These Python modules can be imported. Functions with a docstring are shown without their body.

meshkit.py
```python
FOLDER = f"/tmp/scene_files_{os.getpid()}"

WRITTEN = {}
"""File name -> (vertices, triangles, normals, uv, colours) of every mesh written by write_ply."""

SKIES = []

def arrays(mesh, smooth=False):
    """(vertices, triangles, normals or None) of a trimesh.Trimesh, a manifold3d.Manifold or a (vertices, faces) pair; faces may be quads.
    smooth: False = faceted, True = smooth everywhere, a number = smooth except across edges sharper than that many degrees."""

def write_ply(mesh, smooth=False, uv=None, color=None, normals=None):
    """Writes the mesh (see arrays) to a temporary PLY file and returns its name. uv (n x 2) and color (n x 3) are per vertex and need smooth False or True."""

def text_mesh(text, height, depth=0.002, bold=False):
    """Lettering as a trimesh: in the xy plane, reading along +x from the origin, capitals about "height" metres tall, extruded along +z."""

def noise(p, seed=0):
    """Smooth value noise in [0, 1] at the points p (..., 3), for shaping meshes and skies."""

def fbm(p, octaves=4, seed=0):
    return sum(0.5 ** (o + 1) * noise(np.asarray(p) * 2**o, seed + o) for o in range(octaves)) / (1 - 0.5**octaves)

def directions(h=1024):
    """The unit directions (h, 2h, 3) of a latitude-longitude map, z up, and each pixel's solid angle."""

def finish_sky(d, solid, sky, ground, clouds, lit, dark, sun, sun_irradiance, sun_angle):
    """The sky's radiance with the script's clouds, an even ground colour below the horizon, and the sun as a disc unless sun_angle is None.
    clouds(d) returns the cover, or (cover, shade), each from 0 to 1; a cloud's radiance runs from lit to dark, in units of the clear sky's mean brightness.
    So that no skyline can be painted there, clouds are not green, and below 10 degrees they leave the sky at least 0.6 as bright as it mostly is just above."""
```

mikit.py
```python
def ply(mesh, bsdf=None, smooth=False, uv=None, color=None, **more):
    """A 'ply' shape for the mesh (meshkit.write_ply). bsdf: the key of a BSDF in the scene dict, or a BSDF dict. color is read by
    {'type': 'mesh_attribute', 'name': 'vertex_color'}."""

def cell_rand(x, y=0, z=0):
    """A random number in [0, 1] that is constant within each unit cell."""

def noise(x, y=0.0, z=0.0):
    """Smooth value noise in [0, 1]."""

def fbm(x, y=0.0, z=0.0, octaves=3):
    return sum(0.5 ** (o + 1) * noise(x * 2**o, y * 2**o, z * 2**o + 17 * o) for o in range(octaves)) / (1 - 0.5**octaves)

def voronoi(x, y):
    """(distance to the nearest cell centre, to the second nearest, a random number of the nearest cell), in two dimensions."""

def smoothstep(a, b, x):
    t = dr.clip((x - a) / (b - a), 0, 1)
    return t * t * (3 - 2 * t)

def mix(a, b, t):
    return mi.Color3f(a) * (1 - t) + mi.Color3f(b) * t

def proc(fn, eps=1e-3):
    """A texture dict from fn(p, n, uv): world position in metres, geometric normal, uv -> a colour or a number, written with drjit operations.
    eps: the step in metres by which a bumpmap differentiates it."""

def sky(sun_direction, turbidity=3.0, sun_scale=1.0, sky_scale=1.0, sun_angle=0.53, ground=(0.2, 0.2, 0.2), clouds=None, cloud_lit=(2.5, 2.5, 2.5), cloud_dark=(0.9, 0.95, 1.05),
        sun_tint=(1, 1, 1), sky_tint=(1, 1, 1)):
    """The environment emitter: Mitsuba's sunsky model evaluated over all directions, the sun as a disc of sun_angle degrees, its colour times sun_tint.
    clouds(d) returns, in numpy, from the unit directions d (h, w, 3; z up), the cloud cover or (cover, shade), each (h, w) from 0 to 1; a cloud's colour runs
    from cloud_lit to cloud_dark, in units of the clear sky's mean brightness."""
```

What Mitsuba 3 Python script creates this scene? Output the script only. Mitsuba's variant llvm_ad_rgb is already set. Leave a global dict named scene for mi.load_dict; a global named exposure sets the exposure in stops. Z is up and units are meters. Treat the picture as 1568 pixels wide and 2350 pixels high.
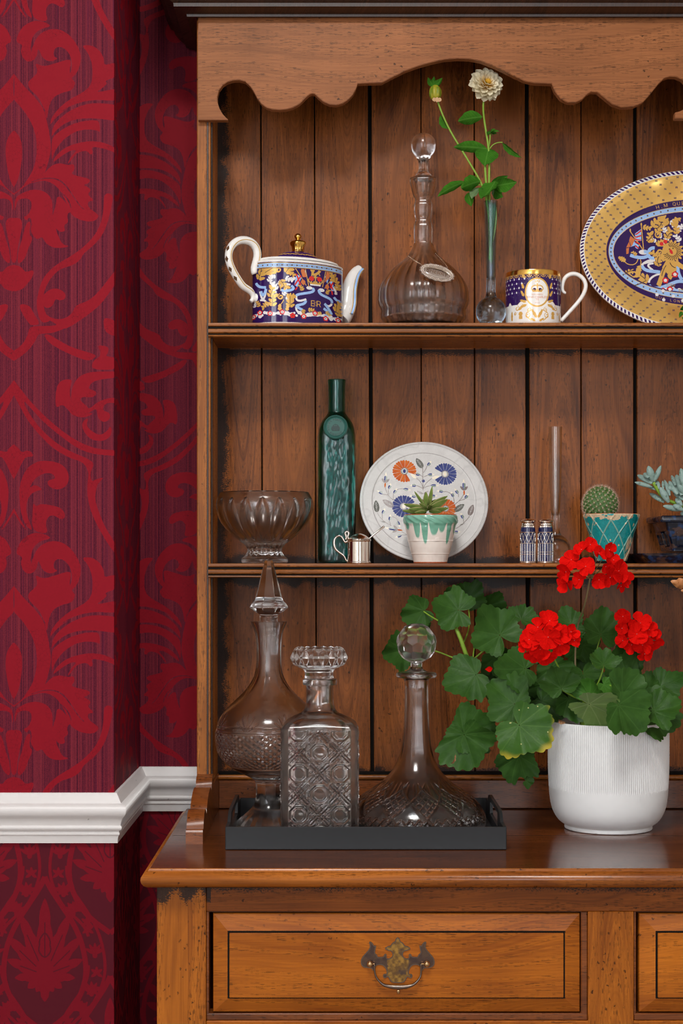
import math, random
import numpy as np, trimesh, drjit as dr, mitsuba as mi, mikit, meshkit
from mikit import proc, noise, fbm, voronoi, cell_rand, smoothstep, mix
from shapely.geometry import Polygon, MultiPolygon, Point, LineString, box as sbox
from shapely.ops import unary_union
from shapely import affinity
from scipy.interpolate import PchipInterpolator

scene, labels = {}, {}
T = mi.ScalarTransform4f
exposure = 0.0
EYE, F = 1.235, 3838.0            # eye height (m), focal length in pixels of the 1568 wide frame
# ------------------------------------------------------------------ camera and light
scene['camera'] = {'type': 'perspective', 'fov': 2 * math.degrees(math.atan(784 / F)), 'fov_axis': 'x', 'near_clip': 0.05, 'far_clip': 50.0,
                   'principal_point_offset_y': -112 / 2350.0,
                   'to_world': T().look_at(origin=[0, 0, EYE], target=[0, 1, EYE], up=[0, 0, 1])}
WINDOW_LEFT, WINDOW_RIGHT, LAMP = (7.4, 7.7, 8.2), (5.2, 5.4, 5.7), (44.0, 43.0, 41.5)


def lamp_rect(key, cx, cy, cz, hx, hz, facing, radiance):
    m = T().look_at(origin=[cx, cy, cz], target=[cx + facing[0], cy + facing[1], cz + facing[2]], up=[0, 0, 1] if abs(facing[2]) < .9 else [0, 1, 0])
    scene[key] = {'type': 'rectangle', 'to_world': m @ T().scale([hx, hz, 1]), 'bsdf': {'type': 'diffuse', 'reflectance': {'type': 'rgb', 'value': [.5, .5, .5]}},
                  'emitter': {'type': 'area', 'radiance': {'type': 'rgb', 'value': list(radiance)}}}


lamp_rect('window_1', -1.35, -1.99, 1.75, 0.62, 0.95, (0, 1, 0), WINDOW_LEFT)     # sash window behind the camera, left of the middle
lamp_rect('window_2', 0.92, -1.99, 1.75, 0.42, 0.95, (0, 1, 0), WINDOW_RIGHT)     # its narrower neighbour
lamp_rect('ceiling_lamp__diffuser', -0.1, 0.9, 2.70, 0.25, 0.25, (0, 0, -1), LAMP)
for k, t in (('window_1', 'wide sash window behind the camera'), ('window_2', 'narrow sash window behind the camera')):
    labels[k] = {'label': t, 'category': 'window', 'kind': 'structure'}
labels['ceiling_lamp'] = {'label': 'square flush ceiling lamp in the middle of the room', 'category': 'lamp'}


# ------------------------------------------------------------------ helpers
def P(px, py, Y):
    return np.array([(px - 784) * Y / F, Y, EYE - (py - 1287) * Y / F])


def U(Y):
    return Y / F


def add(key, mesh, bsdf, smooth=30, **kw):
    k, i = key, 0
    while k in scene:
        i += 1
        k = f'{key}_{i:03d}'
    if isinstance(mesh, trimesh.Trimesh) and kw.get('uv') is None and smooth is not True and mesh.is_watertight and mesh.volume < 0:
        mesh.invert()
    scene[k] = mikit.ply(mesh, bsdf, smooth=smooth, **kw)
    return k


def tag(key, label, cat, group=None, kind=None):
    labels[key] = {'label': label, 'category': cat}
    if group:
        labels[key]['group'] = group
    if kind:
        labels[key]['kind'] = kind


def cat(*m):
    m = [x for a in m for x in (a if isinstance(a, (list, tuple)) else [a])]
    return trimesh.util.concatenate(m)


def tm(v, f):
    f = np.asarray(f)
    if f.shape[1] == 4:
        f = np.vstack([f[:, [0, 1, 2]], f[:, [0, 2, 3]]])
    return trimesh.Trimesh(np.asarray(v, float), f, process=False)


def grid(Pt, cu=False, cv=False):
    nu, nv = Pt.shape[:2]
    i = np.arange(nu if cu else nu - 1)
    j = np.arange(nv if cv else nv - 1)
    i, j = np.meshgrid(i, j, indexing='ij')
    a, b, c, d = i * nv + j, ((i + 1) % nu) * nv + j, ((i + 1) % nu) * nv + (j + 1) % nv, i * nv + (j + 1) % nv
    return tm(Pt.reshape(-1, 3), np.stack([a, b, c, d], -1).reshape(-1, 4))


def bevel_box(x0, x1, y0, y1, z0, z1, b=.002):
    v = []
    for sx in (0, 1):
        for sy in (0, 1):
            for sz in (0, 1):
                c = np.array([(x0, x1)[sx], (y0, y1)[sy], (z0, z1)[sz]])
                s = np.array([1 - 2 * sx, 1 - 2 * sy, 1 - 2 * sz]) * b
                for k in range(3):
                    e = s.copy()
                    e[k] = 0
                    v.append(c + e)
    return trimesh.convex.convex_hull(np.array(v))


def spl(pts, n):
    pts = np.asarray(pts, float)
    t = np.concatenate([[0], np.cumsum(np.linalg.norm(np.diff(pts, axis=0), axis=1))])
    return PchipInterpolator(t, pts)(np.linspace(0, t[-1], n))


def catmull(pts, n):
    from scipy.interpolate import CubicSpline
    pts = np.asarray(pts, float)
    t = np.concatenate([[0], np.cumsum(np.linalg.norm(np.diff(pts, axis=0), axis=1) ** .5)])
    return CubicSpline(t, pts)(np.linspace(0, t[-1], n))


def prof_n(pts, n):
    """resamples a polyline evenly, keeping its corners rounded by less than a step"""
    pts = np.asarray(pts, float)
    t = np.concatenate([[0], np.cumsum(np.linalg.norm(np.diff(pts, axis=0), axis=1))])
    u = np.linspace(0, t[-1], n)
    return np.stack([np.interp(u, t, pts[:, k]) for k in range(pts.shape[1])], 1)


def lathe(prof, n=64, mod=None, loop=False, phase=0.0):
    """prof (m, 2) of (r, z); mod(theta, r, z, i) returns new r, all arrays"""
    prof = np.asarray(prof, float)
    th = np.arange(n) * 2 * np.pi / n + phase
    TH, I = np.meshgrid(th, np.arange(len(prof)), indexing='ij')
    R, Z = prof[I, 0], prof[I, 1]
    if mod is not None:
        R = mod(TH, R, Z, I)
        if isinstance(R, tuple):
            R, Z = R
    m = grid(np.stack([R * np.cos(TH), R * np.sin(TH), Z], -1), cu=True, cv=loop)
    if m.volume < 0:
        m.invert()
    return m


def vessel(outer, inner):
    """closed glass or china wall: outer (r, z) from the base centre up to the lip, inner from the lip down to the cavity's floor"""
    return np.vstack([[[1e-5, outer[0][1]]], outer, inner, [[1e-5, inner[-1][1]]]])


def tube(path, rad, n=8, closed=False):
    p = np.asarray(path, float)
    rad = np.broadcast_to(rad, (len(p),)).astype(float)
    d = np.gradient(p, axis=0) if not closed else np.roll(p, -1, 0) - np.roll(p, 1, 0)
    d /= np.linalg.norm(d, axis=1, keepdims=True) + 1e-12
    a = np.cross(d[0], [0, 0, 1.0])
    if np.linalg.norm(a) < .1:
        a = np.cross(d[0], [1.0, 0, 0])
    fr = []
    for k in range(len(p)):
        a = a - d[k] * (a @ d[k])
        a /= np.linalg.norm(a) + 1e-12
        fr.append((a, np.cross(d[k], a)))
    th = np.arange(n) * 2 * np.pi / n
    A, B = np.array([f[0] for f in fr]), np.array([f[1] for f in fr])
    Pt = p[:, None] + rad[:, None, None] * (np.cos(th)[None, :, None] * A[:, None] + np.sin(th)[None, :, None] * B[:, None])
    if closed:
        m = grid(Pt, cu=True, cv=True)
    else:
        Pt = np.concatenate([np.repeat(p[:1, None], n, 1), Pt, np.repeat(p[-1:, None], n, 1)], 0)
        m = grid(Pt, cv=True)
    if m.volume < 0:
        m.invert()
    return m


def ball(c, r, sub=2):
    m = trimesh.creation.icosphere(subdivisions=sub)
    m.apply_scale(r)
    m.apply_translation(c)
    return m


def extrude(poly, depth):
    """shapely polygon(s) -> solid in xy, z from 0 to depth"""
    return cat([trimesh.creation.extrude_polygon(g, depth, engine='earcut') for g in polys(poly)])


def polys(g):
    if g.is_empty:
        return []
    if g.geom_type == 'Polygon':
        return [g] if g.area > 1e-14 else []
    return [p for h in g.geoms for p in polys(h)]


def place(mesh, origin, ex, ey, ez):
    M = np.eye(4)
    M[:3, 0], M[:3, 1], M[:3, 2], M[:3, 3] = ex, ey, ez, origin
    m = mesh.copy()
    m.apply_transform(M)
    return m


def upright(mesh, Y):
    """xy drawing (x right, y up) stands at depth Y, its thickness towards the camera"""
    return place(mesh, [0, Y, 0], [1, 0, 0], [0, 0, 1], [0, -1, 0])


def moved(mesh, v):
    m = mesh.copy()
    m.apply_translation(v)
    return m


def chaikin(pts, it=2):
    p = np.asarray(pts, float)
    for _ in range(it):
        q = np.roll(p, -1, 0)
        p = np.stack([.75 * p + .25 * q, .25 * p + .75 * q], 1).reshape(-1, 2)
    return p


def shp(pts, it=2):
    g = Polygon(chaikin(pts, it) if it else pts).buffer(0)
    return g


def stroke(pts, w, n=40, taper=None):
    """a band along a smooth path; taper: (width at start, middle, end) factors"""
    p = catmull(pts, n) if len(pts) > 2 else prof_n(pts, n)
    d = np.gradient(p, axis=0)
    d /= np.linalg.norm(d, axis=1, keepdims=True) + 1e-12
    nn = np.stack([-d[:, 1], d[:, 0]], 1)
    t = np.linspace(0, 1, n)
    k = np.ones(n) if taper is None else np.interp(t, [0, .5, 1], taper)
    h = (w / 2 * k)[:, None]
    quads = [Polygon([p[i] + nn[i] * h[i], p[i + 1] + nn[i + 1] * h[i + 1], p[i + 1] - nn[i + 1] * h[i + 1], p[i] - nn[i] * h[i]]).buffer(w * .01) for i in range(n - 1)]
    return unary_union(quads).simplify(w * .02)


def leaf2d(x, y, ang, L, W, lobes=4, dip=.35):
    t = np.linspace(0, 1, 14 * lobes)
    w = W / 2 * np.sin(np.pi * np.clip(t, 0, 1) ** .8) ** .6 * (1 - dip + dip * np.abs(np.sin(np.pi * lobes * t)))
    pts = np.vstack([np.stack([t * L, w], 1), np.stack([t[::-1] * L, -w[::-1]], 1)])
    g = Polygon(pts).buffer(0)
    return affinity.translate(affinity.rotate(g, ang, origin=(0, 0)), x, y)


def scroll2d(x, y, r, ang, w, turns=1.3, flip=1):
    t = np.linspace(0, 1, 30)
    a = math.radians(ang) + flip * t * turns * 2 * np.pi
    rr = r * (1 - .8 * t)
    return stroke(np.stack([x + rr * np.cos(a), y + rr * np.sin(a)], 1), w, 50, (.5, 1.1, .8))


def acanthus2d(x, y, ang, L, flip=1):
    """a curling leaf of several lobes"""
    parts = []
    p = np.array([0.0, 0])
    path = [(0, 0), (.3 * L, .05 * L * flip), (.6 * L, .2 * L * flip), (.8 * L, .45 * L * flip)]
    parts.append(stroke(path, .16 * L, 24, (.5, 1.2, .4)))
    for k, (px, py) in enumerate(path[:3]):
        for s in (1, -1):
            parts.append(leaf2d(px, py, 15 * flip + s * 52, L * (.42 - .05 * k), L * .24, 2, .2))
    parts.append(leaf2d(.62 * L, .2 * L * flip, 60 * flip, L * .42, L * .28, 2, .2))
    g = unary_union(parts)
    return affinity.translate(affinity.rotate(g, ang, origin=(0, 0)), x, y)


def rose2d(x, y, r):
    return unary_union([Point(x + .55 * r * math.cos(a), y + .55 * r * math.sin(a)).buffer(.48 * r, 6) for a in np.arange(5) * 2 * np.pi / 5 + .3])


def crown2d(x, y, w):
    """arches, band and cross of a crown of width w, base centre at (x, y)"""
    h = w * .75
    g = [sbox(x - w * .42, y, x + w * .42, y + h * .16)]
    for s in (-1, 1):
        g.append(stroke([(x + s * w * .38, y + h * .15), (x + s * w * .5, y + h * .45), (x + s * w * .3, y + h * .72), (x, y + h * .62)], w * .08, 20))
    g.append(stroke([(x, y + h * .1), (x, y + h * .7)], w * .08, 8))
    g += [Point(x, y + h * .78).buffer(w * .07, 6), sbox(x - w * .025, y + h * .8, x + w * .025, y + h), sbox(x - w * .08, y + h * .87, x + w * .08, y + h * .93)]
    for k in (-.3, -.1, .1, .3):
        g.append(Point(x + k * w, y + h * .24).buffer(w * .06, 6))
    return unary_union(g)


def text2d(txt, h, x=0, y=0, center=True, bold=False):
    m = meshkit.text_mesh(txt, h, h * .1, bold)
    v = np.array(m.vertices)
    keep = np.all(np.abs(v[m.faces][:, :, 2]) < 1e-9, axis=1)
    if center:
        v[:, 0] -= (v[:, 0].min() + v[:, 0].max()) / 2
    v[:, 0] += x
    v[:, 1] += y
    return tm(v, m.faces[keep])


def flat2d(g, edge=None):
    """triangles in the plane for shapely shapes"""
    out = []
    for p in polys(g):
        v, f = trimesh.creation.triangulate_polygon(p, engine='earcut')
        if len(f) == 0:
            continue
        m = tm(np.column_stack([v, np.zeros(len(v))]), f)
        if edge:
            vv, ff = trimesh.remesh.subdivide_to_size(m.vertices, m.faces, edge, max_iter=12)
            m = tm(vv, ff)
        out.append(m)
    return cat(out)


def wrap(flat, fn):
    """maps flat triangles through fn((n, 2)) -> (n, 3)"""
    v = fn(np.asarray(flat.vertices)[:, :2])
    return tm(v, flat.faces)


# ------------------------------------------------------------------ materials
def rgb(c):
    return {'type': 'rgb', 'value': [float(x) for x in c]}


def principled(color, rough=.5, two=True, **kw):
    d = {'type': 'principled', 'base_color': color if isinstance(color, dict) else rgb(color), 'roughness': rough if isinstance(rough, (dict, float, int)) else float(rough), **kw}
    return {'type': 'twosided', 'bsdf': d} if two else d


def mat(name, color, rough=.5, bump=None, bscale=1.0, **kw):
    d = principled(color, rough, two=False, **kw)
    if bump is not None:
        d = {'type': 'bumpmap', 'tex': bump, 'scale': bscale, 'bsdf': d}
    scene[name] = {'type': 'twosided', 'bsdf': d}
    return name


def oak(axis, light, dark, seed, blackening=None, fleck=.8, rings=1.0, k=.85):
    light, dark = [k * c for c in light], [k * c for c in dark]
    """oak: l runs with the grain, c across it"""
    light, dark = mi.Color3f(light), mi.Color3f(dark)

    def fn(p, n, uv):
        if axis == 'z':
            l, c = p.z, p.x + .41 * p.y
            pid = dr.floor((p.x + .1924) / .0822 + .02)
        elif axis == 'x':
            l, c = p.x, p.z + .47 * p.y
            pid = mi.Float(0)
        else:
            l, c = p.x, p.y + .3 * p.z
            pid = dr.floor(p.y / .155)
        l = l + 3.7 * cell_rand(pid, seed)
        off = seed * 5.3 + 7.1 * pid
        wob = fbm(c * 9 + off, l * 2.1, 0.5, 2)
        q = c * 34 * rings + 5.5 * wob + .9 * noise(c * 30 + off, l * 8)
        if axis == 'z':          # flat-sawn boards: the rings run to arches
            cc = (p.x + .1924) - .0822 * (pid + .35 + .3 * cell_rand(pid, seed + 3))
            sg = dr.select(cell_rand(pid, seed + 5) > .5, mi.Float(1), mi.Float(-1))
            q = dr.select(cell_rand(pid, seed + 7) > .35, sg * l * 13 + 4600 * cc * cc + 3.4 * wob + 1.2 * noise(c * 40 + off, l * 6), q)
        ring = noise(q * 1.7, off)
        line = noise(q * 6.0, l * .6 + off)
        thin = noise(q * 21.0, l * 1.5 + off)
        fine = noise((c + .004 * wob) * 1000, l * 26 + off)
        pore = smoothstep(.62, .85, noise((c + .006 * wob) * 1900, l * 150 + off)) * smoothstep(.2, .7, line)
        blot = fbm(c * 13 + off, l * 7, 1.5, 3)
        t = dr.clip(-.06 + .40 * ring + .26 * line + .26 * thin + .26 * fine + 1.0 * (blot - .5), 0, 1)
        col = mix(dark, light, t)
        col = col * (1 - .55 * pore)
        d1, d2, r = voronoi(c * 150 + off + .35 * noise(c * 600, l * 600), l * 110 + .35 * noise(l * 600, c * 600))
        spot = smoothstep(.24, .10, d1) * dr.select(r > 1 - .16 * fleck, mi.Float(1), mi.Float(0)) * smoothstep(.42, .6, noise(c * 11 + off, l * 11, 3.3))
        col = col * (1 - .72 * spot)
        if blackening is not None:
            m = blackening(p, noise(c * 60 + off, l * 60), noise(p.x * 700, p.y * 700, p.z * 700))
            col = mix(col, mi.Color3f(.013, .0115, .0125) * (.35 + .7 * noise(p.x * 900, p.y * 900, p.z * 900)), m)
        return col
    return proc(fn)


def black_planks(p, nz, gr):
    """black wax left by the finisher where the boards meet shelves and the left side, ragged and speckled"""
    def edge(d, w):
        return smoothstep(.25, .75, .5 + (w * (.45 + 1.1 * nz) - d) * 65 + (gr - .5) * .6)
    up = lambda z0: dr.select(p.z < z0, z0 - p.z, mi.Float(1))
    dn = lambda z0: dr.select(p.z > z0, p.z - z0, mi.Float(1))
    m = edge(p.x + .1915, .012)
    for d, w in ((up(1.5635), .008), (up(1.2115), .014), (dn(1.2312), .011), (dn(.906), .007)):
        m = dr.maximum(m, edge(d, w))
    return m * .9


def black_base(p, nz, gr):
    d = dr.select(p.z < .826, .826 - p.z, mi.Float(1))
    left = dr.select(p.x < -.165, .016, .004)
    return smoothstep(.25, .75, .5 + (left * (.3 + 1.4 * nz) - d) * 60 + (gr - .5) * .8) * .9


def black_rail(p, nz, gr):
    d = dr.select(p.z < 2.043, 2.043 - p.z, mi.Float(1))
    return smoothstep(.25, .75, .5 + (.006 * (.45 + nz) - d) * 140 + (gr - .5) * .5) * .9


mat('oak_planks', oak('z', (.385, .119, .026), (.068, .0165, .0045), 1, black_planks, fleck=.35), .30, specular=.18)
mat('oak_frieze', oak('x', (.44, .165, .060), (.17, .058, .020), 2, black_rail, fleck=.4), .40, specular=.12)
mat('oak_shelf', oak('x', (.42, .138, .023), (.09, .026, .007), 3, fleck=.3), .33, specular=.3)
mat('oak_stile', oak('z', (.52, .178, .032), (.17, .046, .009), 4, fleck=.5), .38, specular=.2)
mat('oak_front', oak('x', (.57, .168, .0125), (.21, .047, .0045), 5, black_base, fleck=1.0), .34, specular=.22)
mat('oak_front_upright', oak('z', (.50, .150, .0145), (.17, .040, .005), 6, black_base, fleck=1.0), .34, specular=.22)
mat('oak_top', oak('t', (.125, .031, .006), (.045, .0105, .003), 7, fleck=.3), .16, specular=.38)
mat('oak_edge_lit', oak('x', (.44, .135, .019), (.13, .031, .006), 11, fleck=.6), .24, specular=.35)  # wear and light on the worktop nose both put into this paler oak
mat('oak_rail_shaded', oak('x', (.33, .090, .013), (.10, .024, .005), 12, black_base, fleck=.4), .34, specular=.2)  # darker red than the front: shade of the overhanging top put into its colour
mat('oak_dark', oak('z', (.055, .019, .008), (.018, .008, .005), 8), .4)
mat('oak_bracket', oak('x', (.27, .073, .013), (.07, .017, .004), 9, fleck=.6), .28, specular=.5)
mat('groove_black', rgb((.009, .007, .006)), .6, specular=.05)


def stripes(ca, cb, cc):
    def fn(p, n, uv):
        s = p.x + p.y
        a = noise(s * 1250, 3.1, 0.2)
        b = noise(s * 330, 7.7, 0.4)
        g = noise(s * 1700, p.z * 1700, .3)
        t = dr.clip(1.2 * (a - .5) + .6 * (b - .5) + .8 * (g - .5) + .5, 0, 1)
        c = mix(ca, cb, t)
        return mix(c, cc, smoothstep(.55, .8, noise(s * 900, p.z * 9, 5.5)) * .45)
    return proc(fn)


def crackle(col, line, amt):
    def fn(p, n, uv):
        s = p.x + p.y
        w = .25 * fbm(s * 300, p.z * 300, .7, 2)
        d1, d2, r = voronoi(s * 210 + w, p.z * 160 + w)
        k = smoothstep(.07, .01, d2 - d1) * smoothstep(.5, .62, noise(s * 50, p.z * 40, 9.0)) * amt
        v = .93 + .14 * noise(s * 1800, p.z * 1800, 1.0)
        return mix(mi.Color3f(col) * v, line, k)
    return proc(fn)


mat('paper_ground', stripes((.056, .0050, .0165), (.178, .018, .030), (.095, .009, .032)), .6, specular=.06)
mat('paper_motif', crackle((.225, .0060, .0142), (.09, .004, .011), .65), .55, specular=.06)
mat('dado_ground', crackle((.084, .0085, .0160), (.07, .006, .012), .3), .6, specular=.06)
mat('dado_motif', crackle((.170, .0062, .0145), (.15, .006, .014), .3), .6, specular=.06)


def paint_fn(p, n, uv):
    s = p.x + .7 * p.y
    d1, d2, r = voronoi(s * 60, p.z * 60)
    spot = smoothstep(.09, .03, d1) * dr.select(r > .93, mi.Float(1), mi.Float(0))
    return mi.Color3f(.62, .605, .595) * (.96 + .06 * fbm(s * 40, p.z * 200, 1.0)) * (1 - .5 * spot)


mat('white_paint', proc(paint_fn), .38, specular=.5)
mat('plaster', rgb((.78, .76, .73)), .8)
mat('carpet', rgb((.36, .32, .28)), .9)
mat('rear_paper', rgb((.24, .045, .05)), .7)
mat('rear_plaster', rgb((.72, .68, .63)), .8)
# ------------------------------------------------------------------ the room
XC, YB, YA = -.3163, 2.325, 2.62      # chimney breast corner, breast front, alcove wall
H_CEIL = 2.75


def quad(a, b, c, d):
    return tm([a, b, c, d], [[0, 1, 2, 3]])


def struct(key, mesh, bsdf, label, category):
    add(key, mesh, bsdf, False)
    tag(key, label, category, kind='structure')


XL, XR, YR = -2.3, 2.6, -2.05
struct('floor', bevel_box(XL, XR, YR, YA, -.05, 0, .001), 'carpet', 'pale carpeted floor of the room', 'floor')
struct('ceiling', bevel_box(XL, XR, YR, YA, H_CEIL, H_CEIL + .05, .001), 'plaster', 'white plaster ceiling', 'ceiling')
struct('wall_right', bevel_box(XR, XR + .05, YR, YA, 0, H_CEIL, .001), 'rear_plaster', 'pale wall to the right of the room', 'wall')
struct('wall_far', bevel_box(XL - .05, XL, YR, YA, 0, H_CEIL, .001), 'rear_plaster', 'pale wall closing the room to the left of the chimney breast', 'wall')
struct('wall_front', cat(bevel_box(XL, -1.97, YR - .05, YR, 0, H_CEIL, .001), bevel_box(-.73, .50, YR - .05, YR, 0, H_CEIL, .001), bevel_box(1.34, XR, YR - .05, YR, 0, H_CEIL, .001),
       bevel_box(-1.97, -.73, YR - .05, YR, 0, .8, .001), bevel_box(-1.97, -.73, YR - .05, YR, 2.7, H_CEIL, .001),
       bevel_box(.50, 1.34, YR - .05, YR, 0, .8, .001), bevel_box(.50, 1.34, YR - .05, YR, 2.7, H_CEIL, .001)), 'rear_plaster', 'pale wall with two windows behind the camera', 'wall')
for key, x0, x1 in (('window_1', -1.97, -.73), ('window_2', .50, 1.34)):
    y0, y1 = -1.985, -1.945
    for fx in (x0, (x0 + x1) / 2 - .02, x1 - .04):
        add(key + '__glazing_bar', bevel_box(fx, fx + .04, y0, y1, .8, 2.7, .004), 'white_paint')
    for fz in (.8, 1.40, 1.98, 2.66):
        add(key + '__glazing_bar', bevel_box(x0, x1, y0, y1, fz, fz + .04, .004), 'white_paint')
add('ceiling_lamp__frame', cat(bevel_box(-.38, -.35, .62, 1.18, 2.69, H_CEIL, .003), bevel_box(.15, .18, .62, 1.18, 2.69, H_CEIL, .003), bevel_box(-.35, .15, .62, .65, 2.69, H_CEIL, .003), bevel_box(-.35, .15, 1.15, 1.18, 2.69, H_CEIL, .003)), 'white_paint')

# chimney breast with its return, and the alcove wall behind the dresser
struct('wall_left', bevel_box(XL, XC, YB, YA + .05, .86, H_CEIL, .0004), 'paper_ground', 'chimney breast in striped crimson damask wallpaper at the left', 'wall')
struct('wall_back', bevel_box(XC, XR, YA, YA + .05, .86, H_CEIL, .0004), 'paper_ground', 'alcove wall in crimson damask wallpaper behind the dresser', 'wall')
labels[add('wall_left__dado_paper', bevel_box(XL, XC - .0002, YB + .0002, YA + .05, 0, .875, .0004), 'dado_ground', False)] = {'label': 'lower wallpaper of small dark red palmettes'}
labels[add('wall_back__dado_paper', bevel_box(XC - .0002, XR, YA + .0002, YA + .05, 0, .875, .0004), 'dado_ground', False)] = {'label': 'lower wallpaper in the shade of the alcove'}

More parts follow.
